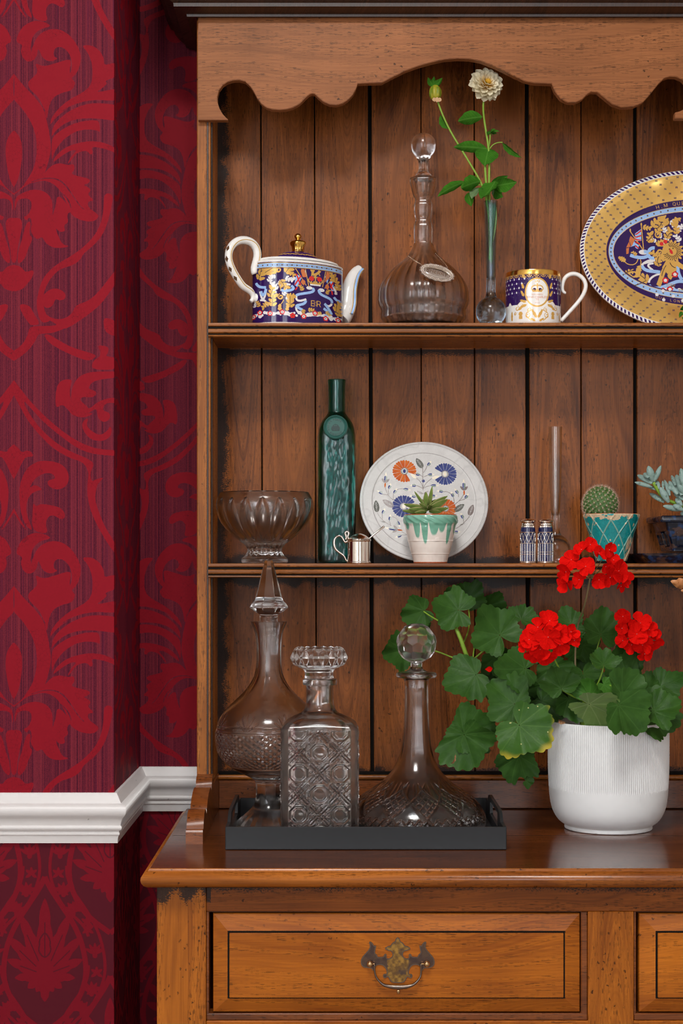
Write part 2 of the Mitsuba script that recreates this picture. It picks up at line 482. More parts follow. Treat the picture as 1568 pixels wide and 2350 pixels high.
# the damask: half a repeat, drawn to the right of the motif's axis (3.136 units to a photograph pixel at the breast's depth)
HALF = [
    [(100, 500), (130, 570), (200, 650), (280, 720), (320, 800), (345, 900), (362, 1000), (368, 1080), (352, 1150), (330, 1230), (300, 1290), (250, 1312), (190, 1330), (100, 1425), (100, 1405), (150, 1360), (200, 1290), (240, 1220), (262, 1130), (266, 1050), (255, 960), (220, 870), (160, 780), (100, 695)],
    [(100, 910), (150, 990), (163, 1090), (150, 1210), (125, 1310), (100, 1385)],
    [(108, 300), (150, 205), (200, 165), (260, 147), (330, 160), (372, 190), (300, 205), (245, 245), (225, 300), (218, 365), (235, 340), (262, 270), (320, 220), (400, 205), (470, 228), (530, 283), (574, 360), (585, 430), (562, 515), (512, 570), (470, 584), (440, 588), (500, 545), (522, 480), (508, 400), (470, 352), (430, 335), (398, 345), (382, 380), (392, 412), (418, 420), (380, 442), (340, 440), (300, 410), (288, 370), (272, 350), (268, 400), (240, 438), (195, 446), (158, 410), (148, 360), (163, 322)],
    [(248, 448), (310, 482), (400, 455), (505, 422), (512, 460), (498, 520), (525, 580), (545, 595), (520, 652), (450, 665), (380, 702), (350, 770), (338, 870), (322, 795), (280, 700), (208, 640), (200, 590), (235, 560), (275, 520)],
    [(585, 326), (660, 325), (715, 360), (748, 415), (750, 470), (790, 458), (850, 450), (850, 550), (752, 582), (775, 600), (730, 640), (688, 668), (830, 638), (860, 640), (860, 722), (770, 725), (690, 718), (600, 733), (510, 765), (430, 822), (380, 872), (358, 905), (368, 850), (420, 780), (500, 715), (570, 680), (632, 640), (662, 590), (668, 500), (655, 430), (628, 372)],
    [(380, 908), (440, 840), (530, 780), (640, 743), (760, 743), (860, 760), (860, 862), (830, 870), (760, 862), (720, 855), (640, 850), (560, 856), (480, 880), (420, 922), (385, 962), (368, 992)],
    [(372, 995), (420, 950), (500, 900), (600, 870), (690, 863), (716, 880), (722, 955), (700, 938), (620, 930), (540, 947), (460, 1000), (410, 1062), (385, 1112), (374, 1155), (369, 1100)],
    [(376, 1175), (400, 1120), (470, 1060), (560, 1028), (660, 1013), (760, 1028), (860, 1080), (860, 1122), (800, 1085), (700, 1058), (655, 1060), (672, 1100), (650, 1117), (628, 1085), (580, 1090), (540, 1112), (500, 1172), (483, 1182), (508, 1130), (556, 1078), (500, 1085), (430, 1132)],
    [(320, 1248), (370, 1190), (430, 1172), (490, 1190), (532, 1178), (540, 1220), (508, 1250), (560, 1268), (652, 1288), (640, 1320), (598, 1330), (640, 1350), (655, 1372), (628, 1400), (684, 1445), (628, 1450), (640, 1500), (705, 1540), (712, 1562), (680, 1592), (630, 1596), (565, 1580), (508, 1540), (490, 1490), (470, 1440), (440, 1382), (398, 1332), (340, 1302), (280, 1302), (220, 1322), (260, 1290)],
    [(106, 1425), (160, 1388), (230, 1363), (290, 1368), (342, 1390), (376, 1440), (382, 1510), (374, 1565), (402, 1480), (408, 1415), (440, 1418), (490, 1478), (512, 1520), (480, 1545), (494, 1602), (458, 1620), (472, 1662), (440, 1672), (418, 1660), (398, 1640), (420, 1700), (450, 1760), (505, 1772), (440, 1787), (378, 1782), (330, 1752), (300, 1700), (270, 1727), (238, 1700), (213, 1640), (230, 1600), (214, 1558), (190, 1592), (166, 1560), (200, 1550), (227, 1500), (227, 1450), (200, 1428), (150, 1430), (120, 1452), (104, 1540)],
    [(100, 1568), (148, 1568), (162, 1612), (150, 1682), (126, 1780), (120, 1892), (100, 1892)],
    [(186, 1608), (222, 1588), (215, 1660), (237, 1722), (205, 1780), (185, 1850), (150, 1894), (124, 1892), (131, 1800), (160, 1720)],
    [(100, 1905), (122, 1908), (162, 1928), (182, 1962), (244, 1938), (238, 1992), (190, 2052), (160, 2085), (100, 2105)],
    [(748, 1388), (818, 1398), (800, 1500), (780, 1590), (740, 1690), (680, 1762), (602, 1822), (578, 1872), (520, 1912), (440, 1932), (380, 1982), (335, 2052), (312, 2120), (312, 2200), (330, 2262), (372, 2308), (300, 2330), (268, 2250), (262, 2170), (275, 2110), (300, 2020), (350, 1950), (430, 1888), (520, 1838), (600, 1780), (680, 1698), (730, 1600), (746, 1500)],
    [(322, 2110), (370, 2076), (428, 2078), (474, 2112), (470, 2154), (428, 2164), (398, 2150), (384, 2196), (346, 2222), (306, 2200), (306, 2140)],
    [(520, 2345), (640, 2262), (722, 2195), (790, 2105), (870, 1990), (870, 1895), (800, 1985), (715, 2095), (640, 2165), (545, 2195), (520, 2255), (470, 2290), (430, 2330), (450, 2375)],
    # lower half of the repeat
    [(130, 2185), (212, 2195), (242, 2255), (294, 2338), (220, 2342), (208, 2325), (168, 2275)],
    [(265, 2185), (310, 2245), (370, 2290), (440, 2300), (500, 2275), (540, 2225), (555, 2185), (715, 2185), (640, 2255), (540, 2325), (440, 2377), (360, 2401), (300, 2400), (270, 2412), (255, 2456), (200, 2527), (150, 2567), (100, 2614), (100, 2538), (160, 2485), (203, 2405), (210, 2352), (290, 2345), (370, 2346), (418, 2338), (350, 2305), (298, 2255)],
    [(312, 2408), (350, 2403), (420, 2448), (520, 2503), (680, 2548), (694, 2566), (640, 2602), (540, 2566), (430, 2516), (350, 2466)],
    [(100, 2705), (140, 2785), (190, 2855), (280, 2955), (400, 3065), (520, 3155), (640, 3213), (730, 3235), (860, 3241), (860, 3283), (740, 3276), (640, 3261), (540, 3217), (420, 3127), (300, 3027), (205, 2918), (168, 2880), (190, 2945), (280, 3075), (400, 3187), (520, 3257), (625, 3296), (682, 3336), (650, 3396), (658, 3466), (682, 3452), (745, 3434), (735, 3452), (700, 3487), (692, 3525), (682, 3595), (722, 3715), (762, 3805), (860, 3955), (860, 4020), (790, 3937), (718, 3817), (658, 3697), (628, 3577), (628, 3475), (640, 3395), (598, 3325), (500, 3297), (380, 3227), (280, 3127), (198, 3027), (138, 2917), (100, 2800)],
    [(400, 2942), (398, 2835), (418, 2755), (470, 2728), (522, 2733), (508, 2768), (500, 2835), (520, 2915), (562, 2960), (612, 2977), (675, 2970), (640, 2997), (580, 3007), (518, 2987), (488, 2945), (448, 2908)],
    [(518, 2787), (560, 2713), (640, 2678), (740, 2673), (850, 2673), (850, 2717), (740, 2727), (668, 2747), (640, 2780), (640, 2800), (692, 2815), (694, 2842), (660, 2862), (600, 2855), (568, 2875), (620, 2917), (642, 2947), (700, 2893), (780, 2863), (850, 2863), (850, 2907), (788, 2895), (748, 2915), (738, 2955), (792, 2970), (792, 3017), (750, 3042), (708, 3017), (698, 2965), (690, 2938), (620, 2987), (540, 2957), (508, 2895)],
    [(743, 2293), (780, 2288), (850, 2320), (850, 2425), (778, 2405), (748, 2365)],
    [(698, 2483), (780, 2493), (782, 2535), (758, 2565), (850, 2575), (850, 2662), (656, 2662), (668, 2597), (722, 2565), (722, 2527)],
    [(600, 3025), (640, 3008), (620, 3055), (650, 3097), (720, 3137), (780, 3095), (790, 3063), (808, 3095), (792, 3147), (740, 3177), (660, 3167), (608, 3117), (588, 3067)],
    [(100, 3180), (138, 3225), (150, 3257), (210, 3238), (244, 3276), (225, 3292), (190, 3285), (160, 3325), (120, 3415), (100, 3490)],
    [(240, 3337), (290, 3315), (380, 3318), (450, 3343), (492, 3395), (498, 3457), (470, 3507), (410, 3527), (358, 3507), (338, 3475), (353, 3453), (402, 3445), (380, 3408), (320, 3403), (250, 3443), (208, 3517), (250, 3483), (312, 3525), (270, 3530), (218, 3557), (190, 3615), (190, 3705), (242, 3828), (188, 3787), (153, 3707), (138, 3595), (138, 3505), (163, 3425), (198, 3365)],
    [(238, 3613), (260, 3647), (290, 3625), (370, 3635), (442, 3655), (474, 3707), (450, 3747), (380, 3703), (340, 3725), (328, 3775), (347, 3838), (280, 3837), (228, 3797), (233, 3697)],
    [(100, 3612), (130, 3715), (202, 3828), (150, 3777), (112, 3705), (100, 3660)],
]
ZU = 3.136
SB = U(YB) / ZU                       # metres per drawing unit
PER = 3685.0
half = unary_union([shp([(76 if x == 100 else x, y) for x, y in h], 2) for h in HALF])
VEINS = [[(450, 800), (560, 748), (690, 724), (775, 728)], [(225, 1312), (330, 1283), (430, 1300), (500, 1372), (560, 1460), (605, 1508)], [(290, 1335), (345, 1350), (375, 1400), (380, 1500)], [(440, 1385), (490, 1440), (512, 1500)], [(225, 370), (262, 262), (330, 205), (400, 205)], [(205, 650), (280, 730), (325, 800)], [(230, 1610), (220, 1690), (270, 1725)], [(60, 1568), (65, 1690), (78, 1890)], [(100, 560), (100, 690)]]
for vv in VEINS:
    half = half.difference(stroke(vv, 9, 40, (.4, 1, .5)))
half = unary_union([half, affinity.translate(half, 0, PER), affinity.translate(half, 0, -PER)])
second = affinity.translate(affinity.scale(half, -1, 1, origin=(813, 0)), 0, PER / 2).intersection(sbox(835, -4000, 1526, 9000))
half = unary_union([half.intersection(sbox(100, -4000, 850, 9000)), second])
full = unary_union([half, affinity.scale(half, -1, 1, origin=(100, 0))])
tile = unary_union([affinity.translate(full, k * 2852, m * PER) for k in (-1, 0, 1, 2) for m in (0, -1)])
tile = affinity.scale(affinity.translate(tile, -100, 0), SB, -SB, origin=(0, 0))   # u metres from the axis, v down from the photograph's top
tile = affinity.translate(tile, 0, EYE + 1287 * U(YB)).simplify(.00018)
X0 = (32 - 784) * U(YB)               # x of the axis on the breast
uc = XC - X0                          # u at the corner
off = .00025


def wall_faces(pat, z0, z1, u_corner, xleft, key_l, key_b, bsdf):
    front = pat.intersection(sbox(xleft - XC + u_corner, z0, u_corner, z1))
    ret = pat.intersection(sbox(u_corner, z0, u_corner + YA - YB, z1))
    alc = pat.intersection(sbox(u_corner + YA - YB, z0, u_corner + YA - YB + .2, z1))
    fl = lambda g: flat2d(g)
    m1 = wrap(fl(front), lambda q: np.stack([XC + q[:, 0] - u_corner, np.full(len(q), YB - off), q[:, 1]], 1))
    m2 = wrap(fl(ret), lambda q: np.stack([np.full(len(q), XC + off), YB + q[:, 0] - u_corner, q[:, 1]], 1))
    m3 = wrap(fl(alc), lambda q: np.stack([XC + q[:, 0] - u_corner - (YA - YB), np.full(len(q), YA - off), q[:, 1]], 1))
    add(key_l, cat(m1, m2), bsdf, False)
    add(key_b, m3, bsdf, False)


wall_faces(tile, .9, 2.7, uc, -.75, 'wall_left__damask_motif', 'wall_back__damask_motif', 'paper_motif')

# the lower paper: palmettes in pointed ogee bands, half-drop repeat; drawn in photograph pixels from the palmette's base
pal = [(0, 0)]
lob = []
for ang, L, W in ((90, 176, 38), (68, 150, 33), (112, 150, 33), (46, 122, 32), (134, 122, 32), (22, 94, 30), (158, 94, 30), (-6, 70, 26), (186, 70, 26), (-38, 50, 26), (218, 50, 26), (-90, 62, 28), (-64, 44, 24), (244, 44, 24)):
    lob.append(leaf2d(0, 0, ang, L, W, 3, .22))
heart = affinity.translate(leaf2d(0, 20, 90, 52, 26, 2, .2), 0, 22)
palmette = unary_union(lob).difference(heart.buffer(3).difference(heart))
for ang, L in ((90, 120), (66, 100), (114, 100), (44, 80), (136, 80), (20, 60), (160, 60)):
    a = math.radians(ang)
    palmette = palmette.difference(LineString([(.35 * L * math.cos(a), .35 * L * math.sin(a)), (L * math.cos(a), L * math.sin(a))]).buffer(1.1))
ogee = [(0, 225), (18, 190), (45, 150), (74, 100), (90, 50), (94, 0), (84, -40), (60, -82), (28, -112), (0, -132)]
bands = []
for s in (1, -1):
    o = [(s * x, y) for x, y in ogee]
    bands.append(stroke(o, 12, 60))
    o2 = [(s * (x + 44), y + 8) for x, y in ogee[1:-1]]
    bands.append(stroke([(s * 50, 250)] + o2 + [(s * 50, -140)], 7, 60))
    for k, (x, y) in enumerate(ogee[1:-1]):
        x, y = s * (x + 25), y + 4
        if k % 3 == 0:
            for a in range(-60, 61, 30):
                bands.append(leaf2d(x, y - 6, 90 + a, 26, 9, 1, 0))
            bands.append(Point(x, y - 10).buffer(6))
        else:
            for a in (35, 90, 145, 215, 325):
                bands.append(leaf2d(x, y, a, 16, 8, 1, 0))
cell = unary_union([palmette] + bands)
ux, uy = 300, 456
small = unary_union([affinity.translate(cell, i * ux, j * uy) for i in range(-2, 4) for j in range(-1, 3)] + [affinity.translate(cell, (i + .5) * ux, (j + .5) * uy) for i in range(-2, 4) for j in range(-1, 3)])
small = affinity.scale(small, U(YB), U(YB), origin=(0, 0))
small = affinity.translate(small, 0, EYE - (2237 - 1287) * U(YB)).simplify(.0002)
uc2 = XC - (103 - 784) * U(YB)
wall_faces(small, .45, .868, uc2, -.62, 'wall_left__palmette_print', 'wall_back__palmette_print', 'dado_motif')

# dado rail, mitred round the chimney breast
ztop, zbot = EYE - (1818.7 - 1287) * U(YB), EYE - (1933.5 - 1287) * U(YB)
RAIL = [(1470, .0), (1470, .0040), (1480, .0046), (1500, .0065), (1530, .0090), (1540, .0100), (1545, .0128), (1556, .0150), (1572, .0166), (1590, .0170), (1610, .0164), (1628, .0148), (1640, .0128), (1655, .0112), (1675, .0099), (1700, .0092), (1706, .0104), (1716, .0110), (1727, .0105), (1735, .0092), (1738, .0074), (1748, .0070), (1756, .0080), (1768, .0078), (1776, .0064), (1790, .0056), (1830, .0050), (1830, 0)]
rp = [(d * 1.12, ztop + (z - 1470) / 360 * (zbot - ztop)) for z, d in RAIL]


def sweep_rail(rp, path):
    """path: points (x, y) with outward mitre vectors"""
    rows = []
    for (x, y), (mx, my) in path:
        rows.append([(x + mx * d, y + my * d, z) for d, z in rp])
    return grid(np.array(rows), cv=True)


trim = sweep_rail(rp, [((XL, YB), (0, -1)), ((XC, YB), (1, -1)), ((XC, YA), (1, -1)), ((XR, YA), (0, -1))])
add('trim_1', trim, 'white_paint', 25)
tag('trim_1', 'white moulded dado rail stepping round the chimney breast', 'rail', kind='structure')

# ------------------------------------------------------------------ the dresser: base
TOP = .85
B = 'dresser_base'
tag(B, 'polished brown oak dresser base with panelled drawers under a moulded top', 'dresser')
xl, xr = P(322, 0, 2.083)[0], P(1980, 0, 2.083)[0]
nose = [(2.600, TOP), (2.094, TOP), (2.0925, TOP - .0012), (2.0915, TOP - .0034), (2.0885, TOP - .0044), (2.0855, TOP - .0066), (2.0835, TOP - .0100), (2.0830, TOP - .0135), (2.0840, TOP - .0175), (2.0868, TOP - .0212), (2.0910, TOP - .0235), (2.100, TOP - .0238)]
# one moulded board: front and left edge rounded, mitred at the corner
rows = []
for x, side in ((None, 'L'), (xr, 'R')):
    pass
edge = [(y - 2.083, z) for y, z in nose[1:]]     # (inset from the outermost line, z)
ring1 = np.array([[(xl + d, 2.600, z) for d, z in edge], [(xl + d, 2.083 + d, z) for d, z in edge], [(xr, 2.083 + d, z) for d, z in edge]])
top_sheet = quad((xl + edge[0][0], 2.083 + edge[0][0], TOP), (xr, 2.083 + edge[0][0], TOP), (xr, 2.600, TOP), (xl + edge[0][0], 2.600, TOP))
zb = edge[-1][1]
bot_sheet = quad((xl + edge[-1][0], 2.083 + edge[-1][0], zb), (xl + edge[-1][0], 2.6, zb), (xr, 2.6, zb), (xr, 2.083 + edge[-1][0], zb))
m = cat(top_sheet, bot_sheet)
add(B + '__worktop', m, 'oak_top', False)
add(B + '__worktop_edge', grid(ring1), 'oak_edge_lit', 35)
# boards of the worktop: narrow joint lines
for py in (1917.5,):
    y = .385 * F / (py - 1287)
    add(B + '__board_joint', bevel_box(xl + .014, xr, y - .0006, y + .0006, TOP - .002, TOP + .00015, .0001), 'groove_black')

YF = 2.11
sf = U(YF)
fx = lambda px: (px - 784) * sf
fz = lambda py: EYE - (py - 1287) * sf
zt = TOP - .0237
z_open_t, z_open_b = fz(2092), fz(2336)
# carcass frame: stiles and rails, each a board of its own
add(B + '__stile', bevel_box(fx(360), fx(473), YF, 2.60, .0, zt, .0008), 'oak_front_upright')
add(B + '__stile', bevel_box(fx(1350), fx(1455), YF, YF + .03, .12, z_open_t, .0008), 'oak_front_upright')
add(B + '__stile', bevel_box(fx(2330), fx(2430), YF, 2.60, .0, zt, .0008), 'oak_front_upright')
add(B + '__top_rail', bevel_box(fx(473) + .0002, fx(2330), YF + .0004, YF + .03, z_open_t, zt, .001), 'oak_rail_shaded')
add(B + '__lower_rail', bevel_box(fx(473) + .0002, fx(2330), YF + .0004, YF + .03, z_open_b - .035, z_open_b - .004, .001), 'oak_front')
add(B + '__door', bevel_box(fx(473) + .0002, fx(2330), YF + .012, YF + .03, .1, z_open_b - .036, .001), 'oak_front')
add(B + '__back_panel', bevel_box(fx(473), fx(2330), 2.588, 2.60, .1, zt, .001), 'oak_dark')
# cock beads and reveals round the drawer openings
for a, b in ((473, 1350), (1455, 2330)):
    x0, x1 = fx(a), fx(b)
    add(B + '__bead', bevel_box(x0, x0 + .0035, YF + .003, YF + .028, z_open_b, z_open_t, .0008), 'oak_bracket')
    add(B + '__bead', bevel_box(x1 - .0085, x1, YF + .003, YF + .028, z_open_b, z_open_t, .0012), 'oak_bracket')
    add(B + '__bead', bevel_box(x0, x1, YF + .0025, YF + .028, z_open_b - .004, z_open_b + .0048, .0012), 'oak_bracket')
    add(B + '__bead', bevel_box(x0, x1, YF + .004, YF + .028, z_open_t - .0016, z_open_t, .0006), 'oak_dark')


def rect_ring(x0, x1, z0, z1, y):
    return np.array([(x0, y, z0), (x1, y, z0), (x1, y, z1), (x0, y, z1)])


def drawer(px0, px1, ix0, ix1):
    x0, x1, z0, z1 = fx(px0), fx(px1), fz(2325), fz(2097)
    a0, a1, b0, b1 = fx(ix0), fx(ix1), fz(2288), fz(2140)
    k = B + '__drawer'
    i = 0
    while k in scene:
        i += 1
        k = f'{B}__drawer_{i:03d}'
    rings = [rect_ring(x0, x1, z0, z1, YF + .028), rect_ring(x0, x1, z0, z1, YF + .0075), rect_ring(x0 + .0006, x1 - .0006, z0 + .0006, z1 - .0006, YF + .0052), rect_ring(x0 + .002, x1 - .002, z0 + .002, z1 - .002, YF + .0042),
             rect_ring(a0 - .0009, a1 + .0009, b0 - .0009, b1 + .0009, YF - .0018), rect_ring(a0 - .0002, a1 + .0002, b0 - .0002, b1 + .0002, YF - .0005), rect_ring(a0 + .004, a1 - .004, b0 + .004, b1 - .004, YF - .0005)]
    m = grid(np.array(rings), cv=True)
    add(k, m, 'oak_front', 20)
    add(k + '__field', bevel_box(a0, a1, YF - .0042, YF + .004, b0, b1, .0007), 'oak_front')
    # black strips in the step round the field, widest at top and left
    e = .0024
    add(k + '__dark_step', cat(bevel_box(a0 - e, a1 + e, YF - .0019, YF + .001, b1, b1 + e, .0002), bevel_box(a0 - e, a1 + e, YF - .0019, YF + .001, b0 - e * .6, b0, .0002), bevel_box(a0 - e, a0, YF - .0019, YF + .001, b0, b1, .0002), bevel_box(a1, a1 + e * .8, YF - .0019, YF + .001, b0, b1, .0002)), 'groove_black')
    return k


def handle(k, cx_px, dy=0):
    s = sf / 6.817
    right = [(768, 122), (782, 140), (800, 150), (806, 190), (850, 212), (880, 262), (930, 268), (975, 308), (928, 328), (912, 340), (872, 342), (846, 380), (850, 425), (885, 455), (930, 462), (945, 440), (938, 402), (960, 382), (982, 400), (986, 430), (1040, 436), (1078, 438), (1092, 400), (1128, 370), (1118, 330), (1104, 258), (1118, 256), (1136, 264), (1170, 205), (1205, 194), (1218, 214), (1200, 258), (1212, 312), (1272, 380), (1332, 450), (1347, 510), (1336, 562), (1300, 597), (1250, 606), (1175, 610), (1152, 660), (1128, 600), (1094, 562), (1040, 555), (990, 570), (955, 612), (940, 660), (938, 702), (985, 698), (1002, 730), (982, 766), (948, 760), (920, 738), (890, 800), (860, 836), (768, 842)]
    pts = [(x - 768, 530 - y) for x, y in right]
    pts = pts + [(-x, y) for x, y in pts[::-1]]
    g = shp(pts, 1).buffer(0)
    g = affinity.scale(g, s, s, origin=(0, 0))
    big = extrude(g, .0011)
    x, z = fx(cx_px), fz(2130 + 530 / 6.817)
    yf = YF - .0042
    rim = extrude(g.difference(g.buffer(-.0011)), .0016)
    for nm, mm, mt in (('backplate', big, 'brass_plate'), ('backplate_rim', rim, 'brass_dark')):
        add(k + '__' + nm, place(mm, [x, yf, z], [1, 0, 0], [0, 0, 1], [0, -1, 0]), mt)
    bp = catmull([(-363, -10), (-363, -90), (-338, -200), (-278, -280), (-208, -330), (-88, -355), (12, -360), (112, -355), (222, -330), (302, -270), (352, -190), (362, -110), (362, 0)], 60)
    t = np.linspace(-1, 1, 60)
    rad = (14 + 22 * np.exp(-(t / .38) ** 2)) * s
    path = np.stack([x + bp[:, 0] * s, np.full(60, yf - .0062), z + bp[:, 1] * s], 1)
    add(k + '__bail', tube(path, rad, 12), 'brass_dark', True)
    for sx in (-433, 452):
        c = np.array([x + sx * s, yf, z])
        add(k + '__post', cat(ball(c + [0, -.0062, 0], 50 * s, 3), tube([c + [0, .001, 0], c + [0, -.006, 0]], 26 * s, 12), tube([c + [0, -.0062, 0], [x + np.sign(sx) * 362 * s, yf - .0062, z]], 13 * s, 8)), 'brass_bright', 40)
    d = ball((0, 0, 0), 1, 2)
    d.apply_transform(np.diag([28 * s, 22 * s, 42 * s, 1]))
    add(k + '__drop', moved(d, (x + 10 * s, yf - .0012, z - 442 * s)), 'brass_bright', True)


def brass_fn(p, n, uv):
    t = fbm(p.x * 260, p.z * 260, .3, 4)
    wing = dr.minimum(dr.abs(p.x - fx(800 + 768 / 6.817)), dr.abs(p.x - fx(1892)))
    u = smoothstep(.40, .60, fbm(p.x * 90 + 3, p.z * 120, 1.2, 3) + smoothstep(.010, .020, wing) * .5 - .12)
    return mix(mix((.50, .29, .075), (.20, .115, .05), smoothstep(.3, .7, t)), (.085, .062, .068), u * .85)


mat('brass_plate', proc(brass_fn), .34, metallic=1.0)
mat('brass_dark', rgb((.20, .155, .13)), .26, metallic=1.0)
mat('brass_bright', rgb((.52, .33, .16)), .25, metallic=1.0)
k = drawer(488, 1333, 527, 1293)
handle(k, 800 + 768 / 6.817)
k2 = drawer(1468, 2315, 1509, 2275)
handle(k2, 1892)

# ------------------------------------------------------------------ the dresser: plate rack
R = 'plate_rack'
tag(R, 'oak plate rack with scalloped frieze, boarded back and moulded shelves standing on the dresser', 'plate rack')
YS = 2.46
ss = U(YS)
Z1, Z2 = EYE + (1287 - 743) * ss, EYE + (1287 - 1293) * ss       # tops of the upper and the middle shelf
xi = -.1905                                                     # inner face of the left side
x_end = P(1660, 0, YS)[0]
zs_top = EYE + (1287 - 20) * ss
zb_st = EYE - (1786 - 1287) * ss
side = bevel_box(-.2128, xi - .002, YS, 2.600, .905, zs_top, .0012)
add(R + '__side', side, 'oak_stile')
add(R + '__side', bevel_box(x_end, x_end + .0223, YS, 2.600, .905, zs_top, .0012), 'oak_stile')
# moulding inside the left stile: two reeds and grooves, worked dark
for dx, w, dy, mt in ((.0141, .0034, -.0006, 'oak_dark'), (.0180, .0022, .0012, 'oak_shelf'), (.0206, .0024, .0018, 'oak_dark')):
    add(R + '__stile_bead', bevel_box(-.2128 + dx, -.2128 + dx + w, YS + dy, 2.47, zb_st, zs_top - .01, .0009), mt)
# scrolled foot brackets
foot = [(2.4620, .9215), (2.450, .9212), (2.440, .9190), (2.433, .9140), (2.4300, .9085), (2.4292, .9030), (2.4240, .9030), (2.4200, .9062), (2.4100, .9086), (2.395, .9084), (2.378, .9056), (2.362, .9005), (2.350, .8942), (2.3425, .8875), (2.3400, .8820), (2.3350, .8820), (2.3300, .8868), (2.3210, .8905), (2.3100, .8905), (2.2990, .8870), (2.2900, .8800), (2.2860, .8735), (2.2848, .8690), (2.2800, .8695), (2.2745, .8685), (2.2730, .8660), (2.2730, TOP), (2.4620, TOP)]
for x in (-.2118, x_end):
    g = Polygon([(y, z) for y, z in foot] )
    mm = extrude(g, .0232)
    add(R + '__foot_bracket', place(mm, [x, 0, 0], [0, 1, 0], [0, 0, 1], [1, 0, 0]), 'oak_bracket', 30)
for x in (-.2118, x_end):
    add(R + '__side_foot', bevel_box(x, x + .0215, 2.4621, 2.600, TOP, .9048, .001), 'oak_bracket')
# boarded back: one board after the other, dark gaps between
bd_t = [488, 598, 721, 848, 966.5, 1088.5, 1209.5, 1334, 1458, 1581, 1672]
bd_b = [490, 604, 727, 855, 968, 1091, 1213, 1334, 1459, 1582, 1672]
gap = [0, 1.4, 1.2, 4.2, 1.0, 1.2, 4.6, 1.2, 4.2, 1.2, 0]
zlo, zhi = .852, EYE + (1287 - 20) * U(2.6)
for k in range(10):
    yy = 2.6 + (.0006 if k % 2 else 0)
    xs = []
    for z, bd in ((zlo, bd_b), (zhi, bd_t)):
        xs.append(((bd[k] + gap[k] - 784) * U(2.6), (bd[k + 1] - gap[k + 1] - 784) * U(2.6)))
    b = .0007
    v = []
    for (xa, xb), z in zip(xs, (zlo, zhi)):
        for x, y in ((xa, yy + b), (xa + b, yy), (xb - b, yy), (xb, yy + b), (xb, yy + .008), (xa, yy + .008)):
            v.append((x, y, z))
    add(R + '__back_board', trimesh.convex.convex_hull(np.array(v)), 'oak_planks', False)
add(R + '__back_lining', bevel_box(-.2, x_end, 2.6095, 2.612, .87, zhi, .0002), 'groove_black')
# board along the foot of the back, with its bead
yb = 2.592
zbb = EYE - (1790 - 1287) * U(yb)
add(R + '__foot_board', bevel_box(xi, x_end, yb, 2.5996, TOP + .0012, zbb, .001), 'oak_bracket')
add(R + '__foot_bead', tube([(xi, yb + .001, zbb + .0040), (x_end, yb + .001, zbb + .0040)], .0040, 12), 'oak_shelf', True)
add(R + '__foot_groove', bevel_box(xi, x_end, yb + .004, 2.5996, zbb + .0078, zbb + .0125, .0005), 'groove_black')


# shelves: a board and its moulded front edge
def shelf(ztop, name_dark):
    k = R + '__shelf'
    i = 0
    while k in scene:
        i += 1
        k = f'{R}__shelf_{i:03d}'
    add(k, bevel_box(xi - .0015, x_end, 2.452, 2.5998, ztop - .0182, ztop, .0005), 'oak_shelf')
    x0 = (478 - 784) * U(2.447)
    prof = [(2.456, 0), (2.4495, 0), (2.4482, -.0006), (2.4476, -.0022), (2.4478, -.0044), (2.4488, -.0052), (2.4505, -.0056), (2.4505, -.0086), (2.4482, -.0090), (2.4468, -.0100), (2.4464, -.0120), (2.4468, -.0142), (2.4484, -.0154), (2.4502, -.0158), (2.4502, -.0176), (2.4484, -.0180), (2.4478, -.0192), (2.4484, -.0204), (2.4500, -.0210), (2.456, -.0210)]
    rows = np.array([[(x, y, ztop + z) for y, z in prof] for x in (x0, x_end)])
    caps = tm(np.vstack([rows[0], [rows[0].mean(0)]]), [[i, (i + 1) % len(prof), len(prof)] for i in range(len(prof))])
    add(k + '__moulding', cat(grid(rows, cv=True), caps), 'oak_shelf', 28)
    for z0, z1 in ((-.0086, -.0056), (-.0176, -.0158)):
        add(k + '__dark_groove', bevel_box(x0, x_end, 2.4497, 2.4530, ztop + z0, ztop + z1, .0002), 'groove_black')


shelf(Z1, 1)
shelf(Z2, 2)

# frieze with the cut-out lower edge
YZ = 2.448
CUT = [(455, 275.5), (525.3, 275.5), (519, 270), (511, 261), (504, 249), (499.5, 235), (499, 222), (502.5, 207), (511, 195.5), (522, 188), (536, 184), (549, 183.5), (563, 187), (575, 198), (584, 212), (591, 226), (601, 239), (612, 247), (626, 251), (642, 252), (659, 250.5), (674, 246), (688, 238), (701, 225), (710, 216.5), (716, 214.5), (723, 215.5), (731, 223.5), (742, 233), (756, 239.5), (771, 241), (786, 237.5), (799, 229), (810, 217), (817, 204), (821, 192), (848, 190.5), (876, 190), (899, 178), (931, 162), (960, 151.5), (990, 143), (1020, 136.5), (1050, 134), (1078, 135), (1104, 140), (1132, 151), (1155, 161.5), (1180, 174.5), (1205, 186), (1226, 190.6), (1266.8, 192), (1273, 208), (1287, 226.5), (1303.5, 235), (1320, 235.5), (1336, 228), (1348, 216), (1357, 210.5), (1371, 211), (1385, 222), (1405.5, 239), (1426, 246), (1454, 245), (1475, 235.5), (1493, 216), (1511.7, 192), (1524, 180), (1537, 175.5), (1552, 176), (1566, 182), (1576, 193), (1582, 207), (1583, 222), (1580, 238), (1571, 249), (1562, 255), (1549.6, 258), (1549.6, 272), (1660, 272)]
sz = U(YZ)
pts = [((x - 784) * sz, EYE - (y - 1287) * sz) for x, y in CUT]
pts = pts + [(pts[-1][0], EYE + (1287 + 20) * sz), (pts[0][0], EYE + (1287 + 20) * sz)]
fr = Polygon(pts).buffer(0)
fr = fr.buffer(-.0008).buffer(.0008)
body = extrude(fr.buffer(-.0007), .0142)
inner = extrude(fr, .0128)
